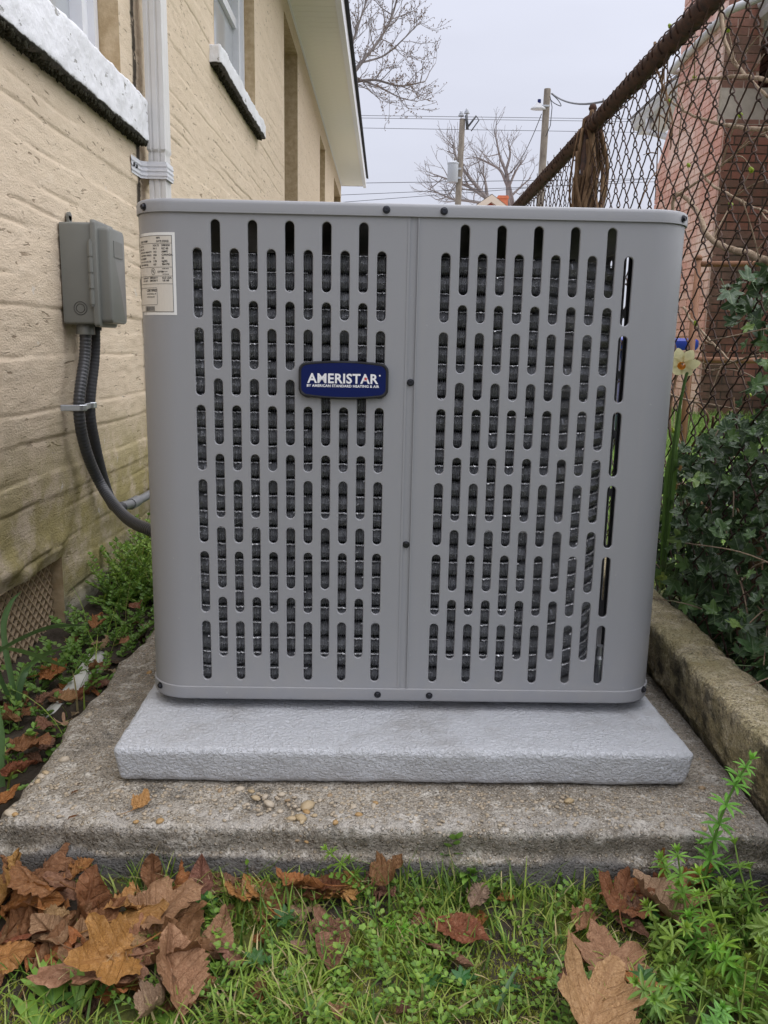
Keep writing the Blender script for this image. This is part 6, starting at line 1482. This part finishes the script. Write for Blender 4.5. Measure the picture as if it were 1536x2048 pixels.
parts = [grass(27000, -.62, .62, .45, .962, d_lawn, (.015, .050), (.0018, .0036), (5, 4, 3, 2, 1.3)),
         grass(2200, -.6, .6, .45, .955, lambda x, y: np.clip(.3 + nz2(x, y, 11, 74), 0, 1), (.02, .055), (.0010, .0018), (0, 0, .3, 1, 4), (.9, 1.45), (0, .5)),
         grass(4200, -.5, .5, .80, .957, lambda x, y: np.clip(np.exp(-((x - .10) / .10) ** 2) * sstep(y, .89, .945) * 1.2 + .9 * np.exp(-((x + .29) / .035) ** 2) * sstep(y, .9, .94) + .5 * np.exp(-((x + .19) / .03) ** 2) * sstep(y, .92, .95) + .6 * np.exp(-((x + .12) / .05) ** 2) * np.exp(-((y - .88) / .03) ** 2), 0, 1), (.03, .066), (.0018, .0034), (3, 1.2, 5, .6, .5), (.05, .7), (.1, 1.2)),
         grass(1500, -.70, -.51, 1.0, 3.2, lambda x, y: sstep(y, 1.75, 2.2) * .8 + .04, (.05, .16), (.002, .004), (4, 5, 2, 2, .7), (.05, .6), (.1, 1.2))]
n0 = 0; VV, FF, TT = [], [], []
for V, F, T in parts: VV.append(V); FF.append(F + n0); TT.append(T); n0 += len(V)
tag(npmesh('grass', np.concatenate(VV), np.concatenate(FF), MAT['foliage'], smooth=True, tint=np.concatenate(TT)), 'patchy green and straw coloured grass in front of the slab', kind='stuff')
# moss: short bristles
n = 60000; P_ = np.stack([nrng.uniform(-.4, .5, n), nrng.uniform(.55, .955, n)], 1); kf = np.clip(.35 + 1.3 * nz2(P_[:, 0], P_[:, 1], 9, 81) + 1.0 * np.exp(-(((P_[:, 0] - .14) / .11) ** 2 + ((P_[:, 1] - .81) / .08) ** 2)), 0, 1); P_ = P_[nrng.random(n) < kf]; m = len(P_)
V, F, T = blades(np.column_stack([P_, gh(P_[:, 0], P_[:, 1]) - .001]), nrng.uniform(.003, .008, m), nrng.uniform(.0012, .0024, m), nrng.uniform(0, 6.3, m), nrng.uniform(.1, .9, m), nrng.uniform(0, .8, m), pal(m, [(.30, .34, .04), (.40, .42, .065), (.17, .21, .03), (.44, .40, .11)], (4, 3, 2, 1)), 2)
tag(npmesh('moss', V, F, MAT['foliage'], smooth=True, tint=T), 'low yellow green moss between the grass blades', kind='stuff')
# creeping small-leaved cover
def creeping(name, label, n_st, fpos, L, W, cols, wts, hstem=(.005, .03), step=.008, length=(.03, .09), rise=0.0):
    VV, FF, TT = [], [], []; LP, LN, LU, LL, LWd = [], [], [], [], []; mb = MB(); r = random.Random(hash(label) % 1000 if False else len(label) * 7)
    for k in range(n_st):
        x, y = fpos(r); a = r.uniform(0, 6.28); Ln = r.uniform(*length); m = max(2, int(Ln / step)); h = r.uniform(*hstem); P0 = []
        for i in range(m + 1):
            a += r.uniform(-.35, .35); x += math.cos(a) * step * (1 - rise); y += math.sin(a) * step * (1 - rise)
            y = min(y, .953) if y < .97 else y
            P0.append((x, y, h * (i / m) ** .7))
        zz = gh([p[0] for p in P0], [p[1] for p in P0])
        P0 = [Vector((p[0], p[1], p[2] + z_)) for p, z_ in zip(P0, zz)]
        if len(P0) > 1: mb.tube(P0, 0.0007, 3, False)
        for i, p in enumerate(P0):
            d_ = (P0[min(i + 1, m)] - P0[max(i - 1, 0)]).normalized(); sd_ = d_.cross(Vector((0, 0, 1))).normalized()
            for s in ((1, -1) if i < m else (1, -1, 0)):
                u = (sd_ * s + d_ * (.5 if s else 1) + Vector((0, 0, r.uniform(.1, .6)))).normalized(); LP.append(p); LU.append(u); LN.append(Vector((r.uniform(-.3, .3), r.uniform(-.3, .3), 1)).normalized()); LL.append(r.uniform(*L)); LWd.append(r.uniform(*W))
    V, F, T = small_leaves(np.array(LP), np.array(LN), np.array(LU), np.array(LL), np.array(LWd), pal(len(LP), cols, wts))
    sv = np.array(mb.V); sf = np.array([f for f in mb.F]); sf = np.concatenate([sf[:, [0, 1, 2]], sf[:, [0, 2, 3]]]) + len(V)
    return tag(npmesh(name, np.concatenate([V, sv]), np.concatenate([F, sf]), MAT['foliage'], smooth=True, tint=np.concatenate([T, np.tile((.16, .22, .06), (len(sv), 1))])), label, kind='stuff')
creeping('chickweed', 'small round leaved weeds creeping through the grass', 200, lambda r: (r.uniform(-.22, .40), r.uniform(.66, .95)), (.005, .010), (.004, .007), [(.20, .35, .05), (.27, .43, .075), (.14, .27, .045)], (4, 3, 2))
creeping('chickweed', 'leafy green weeds filling the ditch beside the house', 420, lambda r: (r.uniform(-.71, -.52), 1.92 + 1.2 * r.random() ** 1.1), (.008, .016), (.006, .011), [(.22, .37, .055), (.30, .45, .085), (.15, .27, .05)], (4, 4, 2), (.02, .12), .012, (.06, .18), .5)
creeping('chickweed', 'low leafy weeds among the dead leaves in the ditch', 210, lambda r: (r.uniform(-.70, -.525), 1.1 + .95 * r.random() ** .6), (.008, .015), (.006, .011), [(.16, .30, .05), (.21, .36, .07)], (4, 3), (.01, .06), .010, (.03, .09), .3)
# yard grass beyond the fence
n = 26000; P_ = np.stack([nrng.uniform(.66, 4.2, n), 1.9 + 6.6 * nrng.random(n) ** 1.2], 1); keepg = ~((P_[:, 0] > 2.98) & (P_[:, 1] > 7.98)); P_ = P_[keepg]; m = len(P_)
V, F, T = blades(np.column_stack([P_, gh(P_[:, 0], P_[:, 1]) - .005]), nrng.uniform(.04, .13, m), nrng.uniform(.003, .007, m), nrng.uniform(0, 6.3, m), nrng.uniform(.1, .8, m), nrng.uniform(.2, 1.4, m), pal(m, [(.18, .32, .05), (.26, .40, .08), (.32, .40, .14), (.11, .21, .05)], (4, 4, 1, 2)), 3)
tag(npmesh('grass', V, F, MAT['foliage'], smooth=True, tint=T), 'bright green grass of the yard beyond the fence', kind='stuff')

# ---- cleavers: whorls of narrow leaves on square stems
def lance_mesh(n=7, L=.019, W=.0044, el=.35, droop=.6, seed=0, tip=False):
    r = random.Random(seed); mb = MB()
    for k in range(n):
        a = 2 * math.pi * k / n + r.uniform(-.15, .15); l = L * r.uniform(.8, 1.1); d_ = Vector((math.cos(a), math.sin(a), 0)); s_ = Vector((-math.sin(a), math.cos(a), 0)); V = []; e = el + r.uniform(-.15, .15); p = Vector((0, 0, 0))
        for i, (t_, w_) in enumerate(((0, .25), (.3, .75), (.62, 1.0), (.86, .7), (1, .04))):
            if i: e -= droop * .2; p = p + (d_ * math.cos(e) + Vector((0, 0, math.sin(e)))) * l * .25
            up_ = Vector((0, 0, 1)) * .0008 * w_; V += [p - s_ * W * w_ * .5 + up_, p - up_ * .6, p + s_ * W * w_ * .5 + up_]
        F = []
        for i in range(4):
            for j in range(2): F.append((3 * i + j, 3 * i + j + 1, 3 * i + j + 4, 3 * i + j + 3))
        mb.add(V, F)
    return mb.mesh('leaf_whorl', MAT['greenobj'], True)
WH = [lance_mesh(seed=k) for k in range(4)] + [lance_mesh(6, .012, .003, 1.1, .3, 9), lance_mesh(5, .008, .0025, 1.3, .2, 10)]
def cleavers(pts, label, group=None, size=1.0, seed=0, col=(.22, .38, .06)):
    r = random.Random(seed); P_ = curve_pts(pts, 10); e = thing('cleavers', label, 'weed', pts[0], group=group)
    L_ = [0]
    for a, b in zip(P_, P_[1:]): L_.append(L_[-1] + (b - a).length)
    c0 = [c * r.uniform(.8, 1.2) for c in col]
    st_ = MB().tube(P_, [0.0017 * size * (1.1 - .6 * i / len(P_)) for i in range(len(P_))], 4).build('stem', MAT['greenobj'], None, True); st_.color = (c0[0] * 1.2, c0[1] * 1.05, c0[2] * 1.4, 1); adopt(st_, e)
    s = r.uniform(.01, .02); tot = L_[-1]
    while s < tot:
        i = min(range(len(L_)), key=lambda q: abs(L_[q] - s)); d_ = (P_[min(i + 1, len(P_) - 1)] - P_[max(i - 1, 0)]).normalized(); f = s / tot
        o = bpy.data.objects.new('leaf_whorl', WH[r.randrange(4)]); COL.objects.link(o); sc = size * (1.0 if f < .75 else 1.0 - (f - .75) * 1.6); o.scale = (sc, sc, sc); o.location = P_[i]
        o.rotation_euler = (d_.to_track_quat('Z', 'Y').to_matrix() @ Matrix.Rotation(r.uniform(0, 6), 3, 'Z')).to_euler(); v_ = r.uniform(.85, 1.2); o.color = (c0[0] * v_, c0[1] * v_, c0[2] * v_, 1); adopt(o, e)
        s += size * r.uniform(.016, .026) * (1 if f < .8 else .55)
    for k in (4, 5):
        o = bpy.data.objects.new('leaf_whorl', WH[k]); COL.objects.link(o); o.scale = (size,) * 3; o.location = P_[-1]; d_ = (P_[-1] - P_[-2]).normalized(); o.rotation_euler = d_.to_track_quat('Z', 'Y').to_euler(); o.color = (c0[0] * 1.25, c0[1] * 1.2, c0[2], 1); adopt(o, e)
    return e
def gp(px, py): p = at(px, py, z=.01); p.z = float(gh(p.x, p.y)[0]); return p
cleavers([gp(1395, 1815), at(1418, 1720, y=.925), at(1440, 1640, y=.91), at(1470, 1570, y=.90), at(1500, 1520, y=.89)], 'tallest cleavers stem, rising before the slab end at right', None, 1.25, 1)
cleavers([at(1475, 1990, y=.78), at(1450, 1900, y=.79), at(1425, 1830, y=.80), at(1400, 1750, y=.82)], 'upright cleavers stem in the middle of the right clump', None, 1.25, 2)
cleavers([at(1380, 1900, y=.85), at(1375, 1840, y=.86), at(1365, 1780, y=.87), at(1355, 1705, y=.87)], 'slim cleavers stem in front of the dark propped leaf', None, 1.15, 3)
cleavers([at(1536, 2047, y=.74), at(1440, 2000, y=.75), at(1380, 1960, y=.77), at(1330, 1925, y=.79)], 'long cleavers stem lying low across the bottom right corner', None, 1.3, 4)
cleavers([at(1536, 1870, y=.86), at(1500, 1800, y=.87), at(1480, 1740, y=.88), at(1470, 1690, y=.89)], 'cleavers stem beside the tallest one at the right edge', None, 1.1, 5)
r = random.Random(21)
for k in range(72):
    x0 = r.uniform(.30, .56); y0 = r.uniform(.66, .93); h = r.uniform(.03, .085); a = r.uniform(0, 6.28); q = h * r.uniform(.3, .9); z0 = float(gh(x0, y0)[0])
    if x0 < .37 and y0 > .86: continue
    cleavers([Vector((x0, y0, z0)), Vector((x0 + math.cos(a) * q * .3, y0 + math.sin(a) * q * .3, z0 + h * .4)), Vector((x0 + math.cos(a) * q * .7, y0 + math.sin(a) * q * .7, z0 + h * .75)), Vector((x0 + math.cos(a) * q, min(y0 + math.sin(a) * q, .95), z0 + h))], 'short cleavers stem in the green clump at lower right', 'cleavers clump at lower right', r.uniform(.8, 1.15), 30 + k, r.choice(((.24, .40, .06), (.31, .49, .085), (.19, .33, .055))))
cleavers([gp(745, 1800), at(720, 1765, y=.93), at(690, 1735, y=.935), at(655, 1700, y=.935)], 'cleavers sprig curling up at the slab left of centre', None, .95, 6)
cleavers([gp(735, 1790), at(715, 1750, y=.94), at(700, 1720, y=.945)], 'second shorter cleavers sprig at the slab foot', None, .85, 7)
cleavers([gp(870, 1900), at(820, 1862, z=.02), at(775, 1850, z=.018)], 'trailing cleavers sprig lying left of the oval leaf', None, .7, 8)

# ---- broad-leaved and lobed weeds
def leafy(name, label, base, leaves, stemr=.0016, group=None):
    """leaves: (tip point, width, colour, kind)"""
    e = thing(name, label, 'weed', base, group=group)
    for (tip, wd, col, bend) in leaves:
        b = Vector(base); t_ = Vector(tip); d_ = t_ - b; L_ = d_.length; sd_ = d_.cross(Vector((0, 0, 1))); sd_ = sd_.normalized() if sd_.length > 1e-5 else Vector((1, 0, 0)); nn_ = sd_.cross(d_).normalized(); V = []; N = 9
        for i in range(N + 1):
            f = i / N; p = b + d_ * f + nn_ * bend * L_ * math.sin(math.pi * f * .9); w_ = wd * .5 * (.18 + .82 * math.sin(math.pi * max(0, min(1, (f - .15) / .85)) ** .75) if f > .15 else .18 * 1) * (1 if i < N else .05)
            V += [p - sd_ * w_ + nn_ * w_ * .35, p, p + sd_ * w_ + nn_ * w_ * .35]
        F = [(3 * i + j, 3 * i + j + 1, 3 * i + j + 4, 3 * i + j + 3) for i in range(N) for j in range(2)]
        o = MB().add(V, F).build('leaf', MAT['greenobj'], None, True); o.color = (*col, 1); adopt(o, e)
    return e
G1, G2, G3 = (.22, .40, .06), (.28, .48, .09), (.14, .29, .06)
def lw(px, py, y, w_, c, b=.08): return (at(px, py, y=y), w_, c, b)
leafy('lance_leaf_weed', 'bright lance leaved weed on the soil at bottom left', gp(105, 2000), [lw(55, 1925, .80, .009, G1), lw(80, 1915, .81, .010, G2), lw(108, 1925, .80, .009, G1), lw(40, 1960, .78, .010, G2), lw(150, 1950, .79, .010, G1), lw(130, 1900, .82, .010, G2), lw(165, 1985, .77, .009, G3), lw(60, 2010, .76, .010, G1), lw(90, 1960, .78, .008, G3)])
leafy('lance_leaf_weed', 'upright weed with a tall blade before the big sycamore leaf', gp(160, 2010), [lw(162, 1920, .79, .010, G2), lw(140, 1940, .78, .008, G1), lw(200, 1960, .77, .008, G1), lw(122, 1985, .77, .009, G3), lw(180, 1990, .76, .008, G2)])
leafy('lance_leaf_weed', 'weed with two oval leaves right of the tall blade', gp(190, 2015), [lw(232, 1948, .80, .016, G3, .1), lw(230, 1990, .775, .015, G1, .1), lw(250, 1965, .79, .007, G3)])
leafy('lance_leaf_weed', 'spreading lance leaved weed cut by the bottom left corner', gp(70, 2045), [lw(20, 1990, .77, .010, G2), lw(60, 1985, .77, .010, G1), lw(100, 2000, .765, .010, G2), lw(130, 2030, .75, .010, G3), lw(10, 2030, .75, .009, G1), lw(150, 2010, .76, .010, G1), lw(90, 2020, .752, .008, G2)])
leafy('broad_leaf_weed', 'oval leaved seedling standing at the slab centre', gp(905, 1742), [lw(905, 1672, .945, .016, G2, .1), lw(925, 1668, .94, .014, G2, .1), lw(888, 1690, .94, .014, G1, .1), lw(880, 1715, .935, .015, G3, .1), lw(925, 1712, .935, .013, G1, .1), lw(918, 1685, .94, .012, G2, .1)])
leafy('broad_leaf_weed', 'small oval leaved weed just below the slab seedling', gp(940, 1765), [lw(920, 1760, .91, .013, G1, .1), lw(945, 1742, .92, .012, G2, .1), lw(965, 1748, .92, .012, G1, .1), lw(950, 1770, .90, .012, G3, .1), lw(925, 1775, .90, .012, G2, .1)])
leafy('broad_leaf_weed', 'round leaved rosette at the bottom edge left of centre', gp(640, 2015), [lw(625, 1995, .775, .016, G2, .12), lw(660, 1985, .78, .018, G2, .12), lw(672, 2008, .765, .016, G1, .12), lw(628, 2030, .75, .016, G1, .12), lw(655, 2032, .75, .015, G3, .12), lw(610, 2012, .76, .014, G3, .12)])
leafy('broad_leaf_weed', 'round leaved rosette near the bottom edge at centre', gp(340, 2030), [lw(310, 2020, .76, .016, G1, .12), lw(345, 2005, .77, .015, G2, .12), lw(372, 2030, .75, .016, G1, .12), lw(330, 2046, .745, .014, G3, .12)])
leafy('broad_leaf_weed', 'clump of round clover like leaves beside the moss', gp(1100, 1965), [lw(1088, 1945, .82, .012, G1, .1), lw(1105, 1940, .82, .012, G2, .1), lw(1120, 1958, .81, .012, G1, .1), lw(1092, 1975, .80, .012, G3, .1), lw(1112, 1985, .80, .011, G2, .1), lw(1085, 1990, .79, .011, G1, .1)])
leafy('broad_leaf_weed', 'weed with three oval leaves amid the right clump', gp(1490, 1890), [lw(1448, 1870, .86, .014, G3, .1), lw(1475, 1862, .86, .013, G3, .1), lw(1505, 1864, .86, .013, G3, .1), lw(1460, 1900, .84, .012, G1, .1)])
leafy('broad_leaf_weed', 'pale green round leaf at the foot of the right weeds', gp(1410, 1790), [lw(1375, 1775, .92, .024, (.16, .26, .08), .1), lw(1400, 1760, .93, .022, (.15, .25, .07), .1)])
RL = leaf_mesh('round', 40, .4, .3, .1, .05, 0, .5, MAT['greenobj'], 4)
for (px, py, s, l, z_) in ((535, 1752, 42, 'cut leaved geranium seedling left of the centre pile', .02), (403, 1800, 40, 'cut leaved geranium seedling at the right of the heap', .02), (566, 1835, 44, 'cut leaved geranium seedling below the wrinkled brown leaf', .015), (512, 1918, 44, 'cut leaved geranium seedling right of the holed mauve leaf', .015), (1300, 1828, 40, 'cut leaved geranium seedling in front of the right pile', .025), (1285, 1955, 50, 'cut leaved geranium seedling on the orange lobe', .03), (856, 1962, 40, 'cut leaved geranium seedling left on the moss', .012), (922, 1955, 40, 'cut leaved geranium seedling right on the moss', .012), (1015, 1975, 34, 'cut leaved geranium seedling near the long blade', .012)):
    e_p = at(px, py, z=z_); gz = float(gh(e_p.x, e_p.y)[0]); e = thing('geranium_seedling', l, 'weed', (e_p.x, e_p.y + .004, gz))
    for q in range(3):
        o = bpy.data.objects.new('leaf', RL); COL.objects.link(o); s_ = s * (1, .6, .5)[q] * (e_p - CAMLOC).length / FPX; o.scale = (s_, s_, s_); o.location = e_p + Vector(((0, .012, -.012)[q], (0, .006, .01)[q], (0, -.006, -.008)[q])); o.rotation_euler = (rng.uniform(.1, .5), rng.uniform(-.3, .3), rng.uniform(0, 6)); o.color = (.045 + .02 * rng.random(), .15 + .04 * rng.random(), .04, 1); adopt(o, e)
        stt = MB().tube([Vector(o.location), (e_p.x, e_p.y + .004, gz)], .0007, 4).build('stalk', MAT['greenobj'], None, True); stt.color = (.12, .2, .05, 1); adopt(stt, e)
leafy('grass_blade', 'single broad blue green grass blade on the moss', gp(985, 2035), [(at(1040, 1930, y=.80), .005, (.09, .18, .07), .12)])

# ---- strap-leaved clump in the ditch and the daffodil by the fence
def strap(mb_pts, w_, col, e, nm='leaf'):
    P_ = curve_pts(mb_pts, 8); k = len(P_); V = []
    for i, p in enumerate(P_):
        d_ = (P_[min(i + 1, k - 1)] - P_[max(i - 1, 0)]).normalized(); sd_ = d_.cross(Vector((-.25, 1, .15)).normalized()).normalized(); nn_ = sd_.cross(d_); f = i / (k - 1); ww = w_ * .5 * min(1, .7 + f) * (1 - max(0, f - .7) / .3 * .92)
        V += [p - sd_ * ww - nn_ * ww * .35, p, p + sd_ * ww - nn_ * ww * .35]
    o = MB().add(V, [(3 * i + j, 3 * i + j + 1, 3 * i + j + 4, 3 * i + j + 3) for i in range(k - 1) for j in range(2)]).build(nm, MAT['greenobj'], None, True); o.color = (*col, 1); adopt(o, e)
sb = at(38, 1432, z=.03); e = thing('strap_leaf_plant', 'strap leaved bulb plant arching before the wall vent', 'plant', sb)
SG = [(.12, .22, .075), (.16, .28, .085), (.10, .19, .07)]
for k, (pts, yy) in enumerate((([(36, 1432), (26, 1372), (12, 1300), (8, 1245), (22, 1205), (42, 1183)], (1.39, 1.40, 1.41, 1.42, 1.43, 1.44)), ([(38, 1432), (34, 1385), (52, 1338), (95, 1306), (142, 1293)], (1.39, 1.40, 1.43, 1.48, 1.53)), ([(40, 1432), (38, 1390), (48, 1350), (62, 1330)], (1.39, 1.39, 1.4, 1.42)), ([(-20, 1312), (40, 1276), (105, 1252), (180, 1250)], (1.25, 1.33, 1.42, 1.52)), ([(-10, 1292), (40, 1300), (95, 1318), (140, 1338)], (1.28, 1.36, 1.43, 1.50)), ([(36, 1432), (14, 1385), (-5, 1340), (-20, 1300)], (1.39, 1.36, 1.33, 1.3)), ([(10, 1610), (2, 1540), (3, 1470), (-4, 1400)], (1.15, 1.16, 1.17, 1.18)))):
    strap([at(a, b, y=y_) for (a, b), y_ in zip(pts, yy)], .0105 if k not in (5,) else .008, SG[k % 3], e)
df = thing('daffodil', 'single pale yellow daffodil with orange cup by the fence', 'flower', at(1322, 1180, y=1.60))
fc = at(1366, 727, y=1.60)
o = MB().tube(curve_pts([at(1322, 1180, y=1.60), at(1340, 985, y=1.6), at(1352, 860, y=1.6), at(1368, 770, y=1.6), at(1379, 728, y=1.605), at(1376, 716, y=1.6), fc + Vector((.004, .004, .002))], 6), 0.0030, 7).build('stem', MAT['greenobj'], None, True); o.color = (.10, .19, .04, 1); adopt(o, df)
fn = Vector((-.45, -.75, -.32)).normalized(); fa = fn.orthogonal().normalized(); fb_ = fn.cross(fa)
for q in range(6):
    a = q * math.pi / 3 + .3; d_ = fa * math.cos(a) + fb_ * math.sin(a); s_ = fn.cross(d_); V = []
    for i, (t_, w_, b_) in enumerate(((0.12, .35, 0), (.4, .9, .04), (.7, 1.0, -.02), (.9, .55, -.12), (1, .08, -.2))): p = fc + d_ * (.030 * t_) + fn * (.028 * b_ * (1 + (q % 3) * .6)); V += [p - s_ * .0105 * w_, p + fn * .001, p + s_ * .0105 * w_]
    o = MB().add(V, [(3 * i + j, 3 * i + j + 1, 3 * i + j + 4, 3 * i + j + 3) for i in range(4) for j in range(2)]).build('petal', MAT['petal'], None, True); o.color = (.93, .86, .52, 1); adopt(o, df)
V = []; n = 18
for (r_, z_) in ((.003, 0), (.0045, .004), (.0055, .008), (.0078, .011)):
    for j in range(n): a = 2 * math.pi * j / n; k_ = 1 + (.12 * math.sin(9 * a) if r_ > .007 else 0); V.append(fc + fn * (z_ + .002) + (fa * math.cos(a) + fb_ * math.sin(a)) * r_ * k_)
o = MB().add(V, [(i * n + j, i * n + (j + 1) % n, (i + 1) * n + (j + 1) % n, (i + 1) * n + j) for i in range(3) for j in range(n)]).build('corona', MAT['petal'], None, True); o.color = (.80, .30, .02, 1); adopt(o, df)
for pts in ([(1322, 1180), (1336, 985), (1345, 920), (1356, 860), (1362, 815)], [(1320, 1180), (1330, 985), (1336, 930), (1350, 880), (1352, 850)], [(1322, 1180), (1345, 985), (1350, 930), (1348, 890), (1340, 860)]): strap([at(a, b, y=1.61) for a, b in pts], .010, (.14, .25, .06), df)

# ---- ivy on the fence
ivy = thing('ivy', 'dense dark green ivy mass spilling over the fence and kerb', 'ivy', (.66, 1.4, .13))
IV = [leaf_mesh('ivy', 50 + k, c1, c2, f_, .05, 0, .5, MAT['ivy'], 4) for k, (c1, c2, f_) in enumerate(((.4, .5, .15), (-.5, .6, .2), (.6, -.4, .1), (.3, .9, .3)))]
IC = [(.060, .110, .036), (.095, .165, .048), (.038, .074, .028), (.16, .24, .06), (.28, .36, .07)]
ir = random.Random(17)
def ivy_spot():
    while True:
        y = ir.uniform(.92, 1.92); z = ir.uniform(.14, .86)
        ym = np.interp(z, (.10, .20, .36, .43, .51, .56, .63, .69, .75, .79, .82, .86), (1.78, 1.84, 1.88, 1.80, 1.66, 1.52, 1.40, 1.38, 1.46, 1.60, 1.50, 1.10)) - ir.random() ** 2 * .10
        if y > ym: continue
        if z > .6 and ir.random() < .35: continue
        return y, z, ym
IVL = [leaf_mesh('ivy', 50 + k, c1, c2, f_, .05, 0, 0, MAT['ivy'], 2, None, 3) for k, (c1, c2, f_) in enumerate(((.6, .7, .25), (-.7, .8, .3), (.8, -.5, .2), (.4, 1.1, .4)))]
made = 0; stuffP = []
for k in range(4200):
    y, z, ym = ivy_spot(); big = k < 300
    x = ir.uniform(.55, .63) if big else .585 + .33 * ir.random() ** 1.4
    if z < .24: x = max(x, .605 + ir.uniform(0, .06))
    s = ir.uniform(.022, .050) if big else ir.uniform(.020, .046)
    if big and ym - y < .05: s *= .7
    dirn = Vector((ir.gauss(-.55, .45), ir.gauss(-.55, .45), ir.gauss(.55, .4))).normalized(); M = dirn.to_track_quat('Z', 'Y').to_matrix() @ Matrix.Rotation(ir.uniform(0, 6.28), 3, 'Z')
    # tips hang outward and down
    c = ir.choices(IC, (5, 4, 4, 2, .6))[0]; me = (IV if big else IVL)[ir.randrange(4)]
    if big:
        o = bpy.data.objects.new('ivy_leaf', me); COL.objects.link(o); o.location = (x, y, z); o.scale = (s, s, s); o.rotation_euler = M.to_euler(); v_ = ir.uniform(.9, 1.7); o.color = (c[0] * v_, c[1] * v_, c[2] * v_, 1); adopt(o, ivy)
    else: stuffP.append((Vector((x, y, z)), s, M, me))
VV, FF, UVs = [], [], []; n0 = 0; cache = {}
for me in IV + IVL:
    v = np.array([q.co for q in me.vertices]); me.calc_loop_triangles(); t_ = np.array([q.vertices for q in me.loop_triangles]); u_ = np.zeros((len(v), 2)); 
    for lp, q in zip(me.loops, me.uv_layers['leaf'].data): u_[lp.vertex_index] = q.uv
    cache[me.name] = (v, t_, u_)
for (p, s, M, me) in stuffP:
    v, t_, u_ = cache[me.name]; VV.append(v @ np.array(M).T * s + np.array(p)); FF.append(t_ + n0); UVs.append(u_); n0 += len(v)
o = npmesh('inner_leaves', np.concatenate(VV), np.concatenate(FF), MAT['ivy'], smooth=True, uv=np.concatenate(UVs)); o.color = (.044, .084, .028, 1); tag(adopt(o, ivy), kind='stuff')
for k in range(90):                                      # low leaves crowding the back of the kerb
    y = ir.uniform(.93, 1.62); x = ir.uniform(.585, .68); z = .165 + ir.uniform(0, .09) + (x - .585) * .5; s = ir.uniform(.035, .062)
    dirn = Vector((ir.gauss(-.35, .35), ir.gauss(-.45, .35), 1)).normalized(); M = dirn.to_track_quat('Z', 'Y').to_matrix() @ Matrix.Rotation(ir.uniform(0, 6.28), 3, 'Z')
    VV.append(cache[IV[k % 4].name][0] @ np.array(M).T * s + np.array((x, y, z))); FF.append(cache[IV[k % 4].name][1] + n0); UVs.append(cache[IV[k % 4].name][2]); n0 += len(VV[-1])
o = npmesh('ground_leaves', np.concatenate(VV[-90:]), np.concatenate(FF[-90:]) - int(FF[-90].min()), MAT['ivy'], smooth=True, uv=np.concatenate(UVs[-90:])); o.color = (.085, .165, .06, 1); tag(adopt(o, ivy), kind='stuff')
for k in range(26):
    y = ir.uniform(.95, 1.8); x = ir.uniform(.64, .82); z = .13; P_ = [Vector((x, y, z))]; n = ir.randrange(4, 8)
    for i in range(n):
        z += ir.uniform(.03, .11); y += ir.gauss(0, .06); x += ir.gauss(-.005, .02); x = max(.6, x); P_.append(Vector((x, min(y, 1.85), min(z, .8))))
    rr = ir.uniform(.0015, .006); path = curve_pts(P_, 5); adopt(MB().tube(path, [rr * (1 - .5 * i / len(path)) for i in range(len(path))], 5).build('ivy_stem', MAT['vinebark'] if k % 3 else MAT['twig'], None, True), ivy)
for k in range(40):                                     # leaf stalks and runners on the outside
    y, z, ym = ivy_spot(); p = Vector((ir.uniform(.575, .62), y, max(z, .24))); d_ = Vector((ir.gauss(0, .02), ir.gauss(.03, .05), ir.gauss(0, .03))); adopt(MB().tube(curve_pts([p, p + d_ + Vector((0, 0, .01)), p + d_ * 2.2], 4), .0012, 4).build('runner', MAT['twig'], None, True), ivy)
for (a, b, y0, y1, r_) in (((1402, 1240), (1410, 1075), 1.60, 1.62, .0125), ((1366, 1035), (1364, 968), 1.80, 1.80, .0115), ((1500, 1210), (1520, 1020), 1.42, 1.44, .012), ((1490, 1260), (1480, 1220), 1.38, 1.38, .02)):
    A, B = at(*a, y=y0), at(*b, y=y1); adopt(MB().tube([A, A.lerp(B, .3) + Vector((.004, 0, 0)), A.lerp(B, .7), B], [r_ * 1.15, r_ * 1.05, r_, r_ * .9], 9).build('cut_stem', MAT['vinebark'], None, angle=50), ivy)
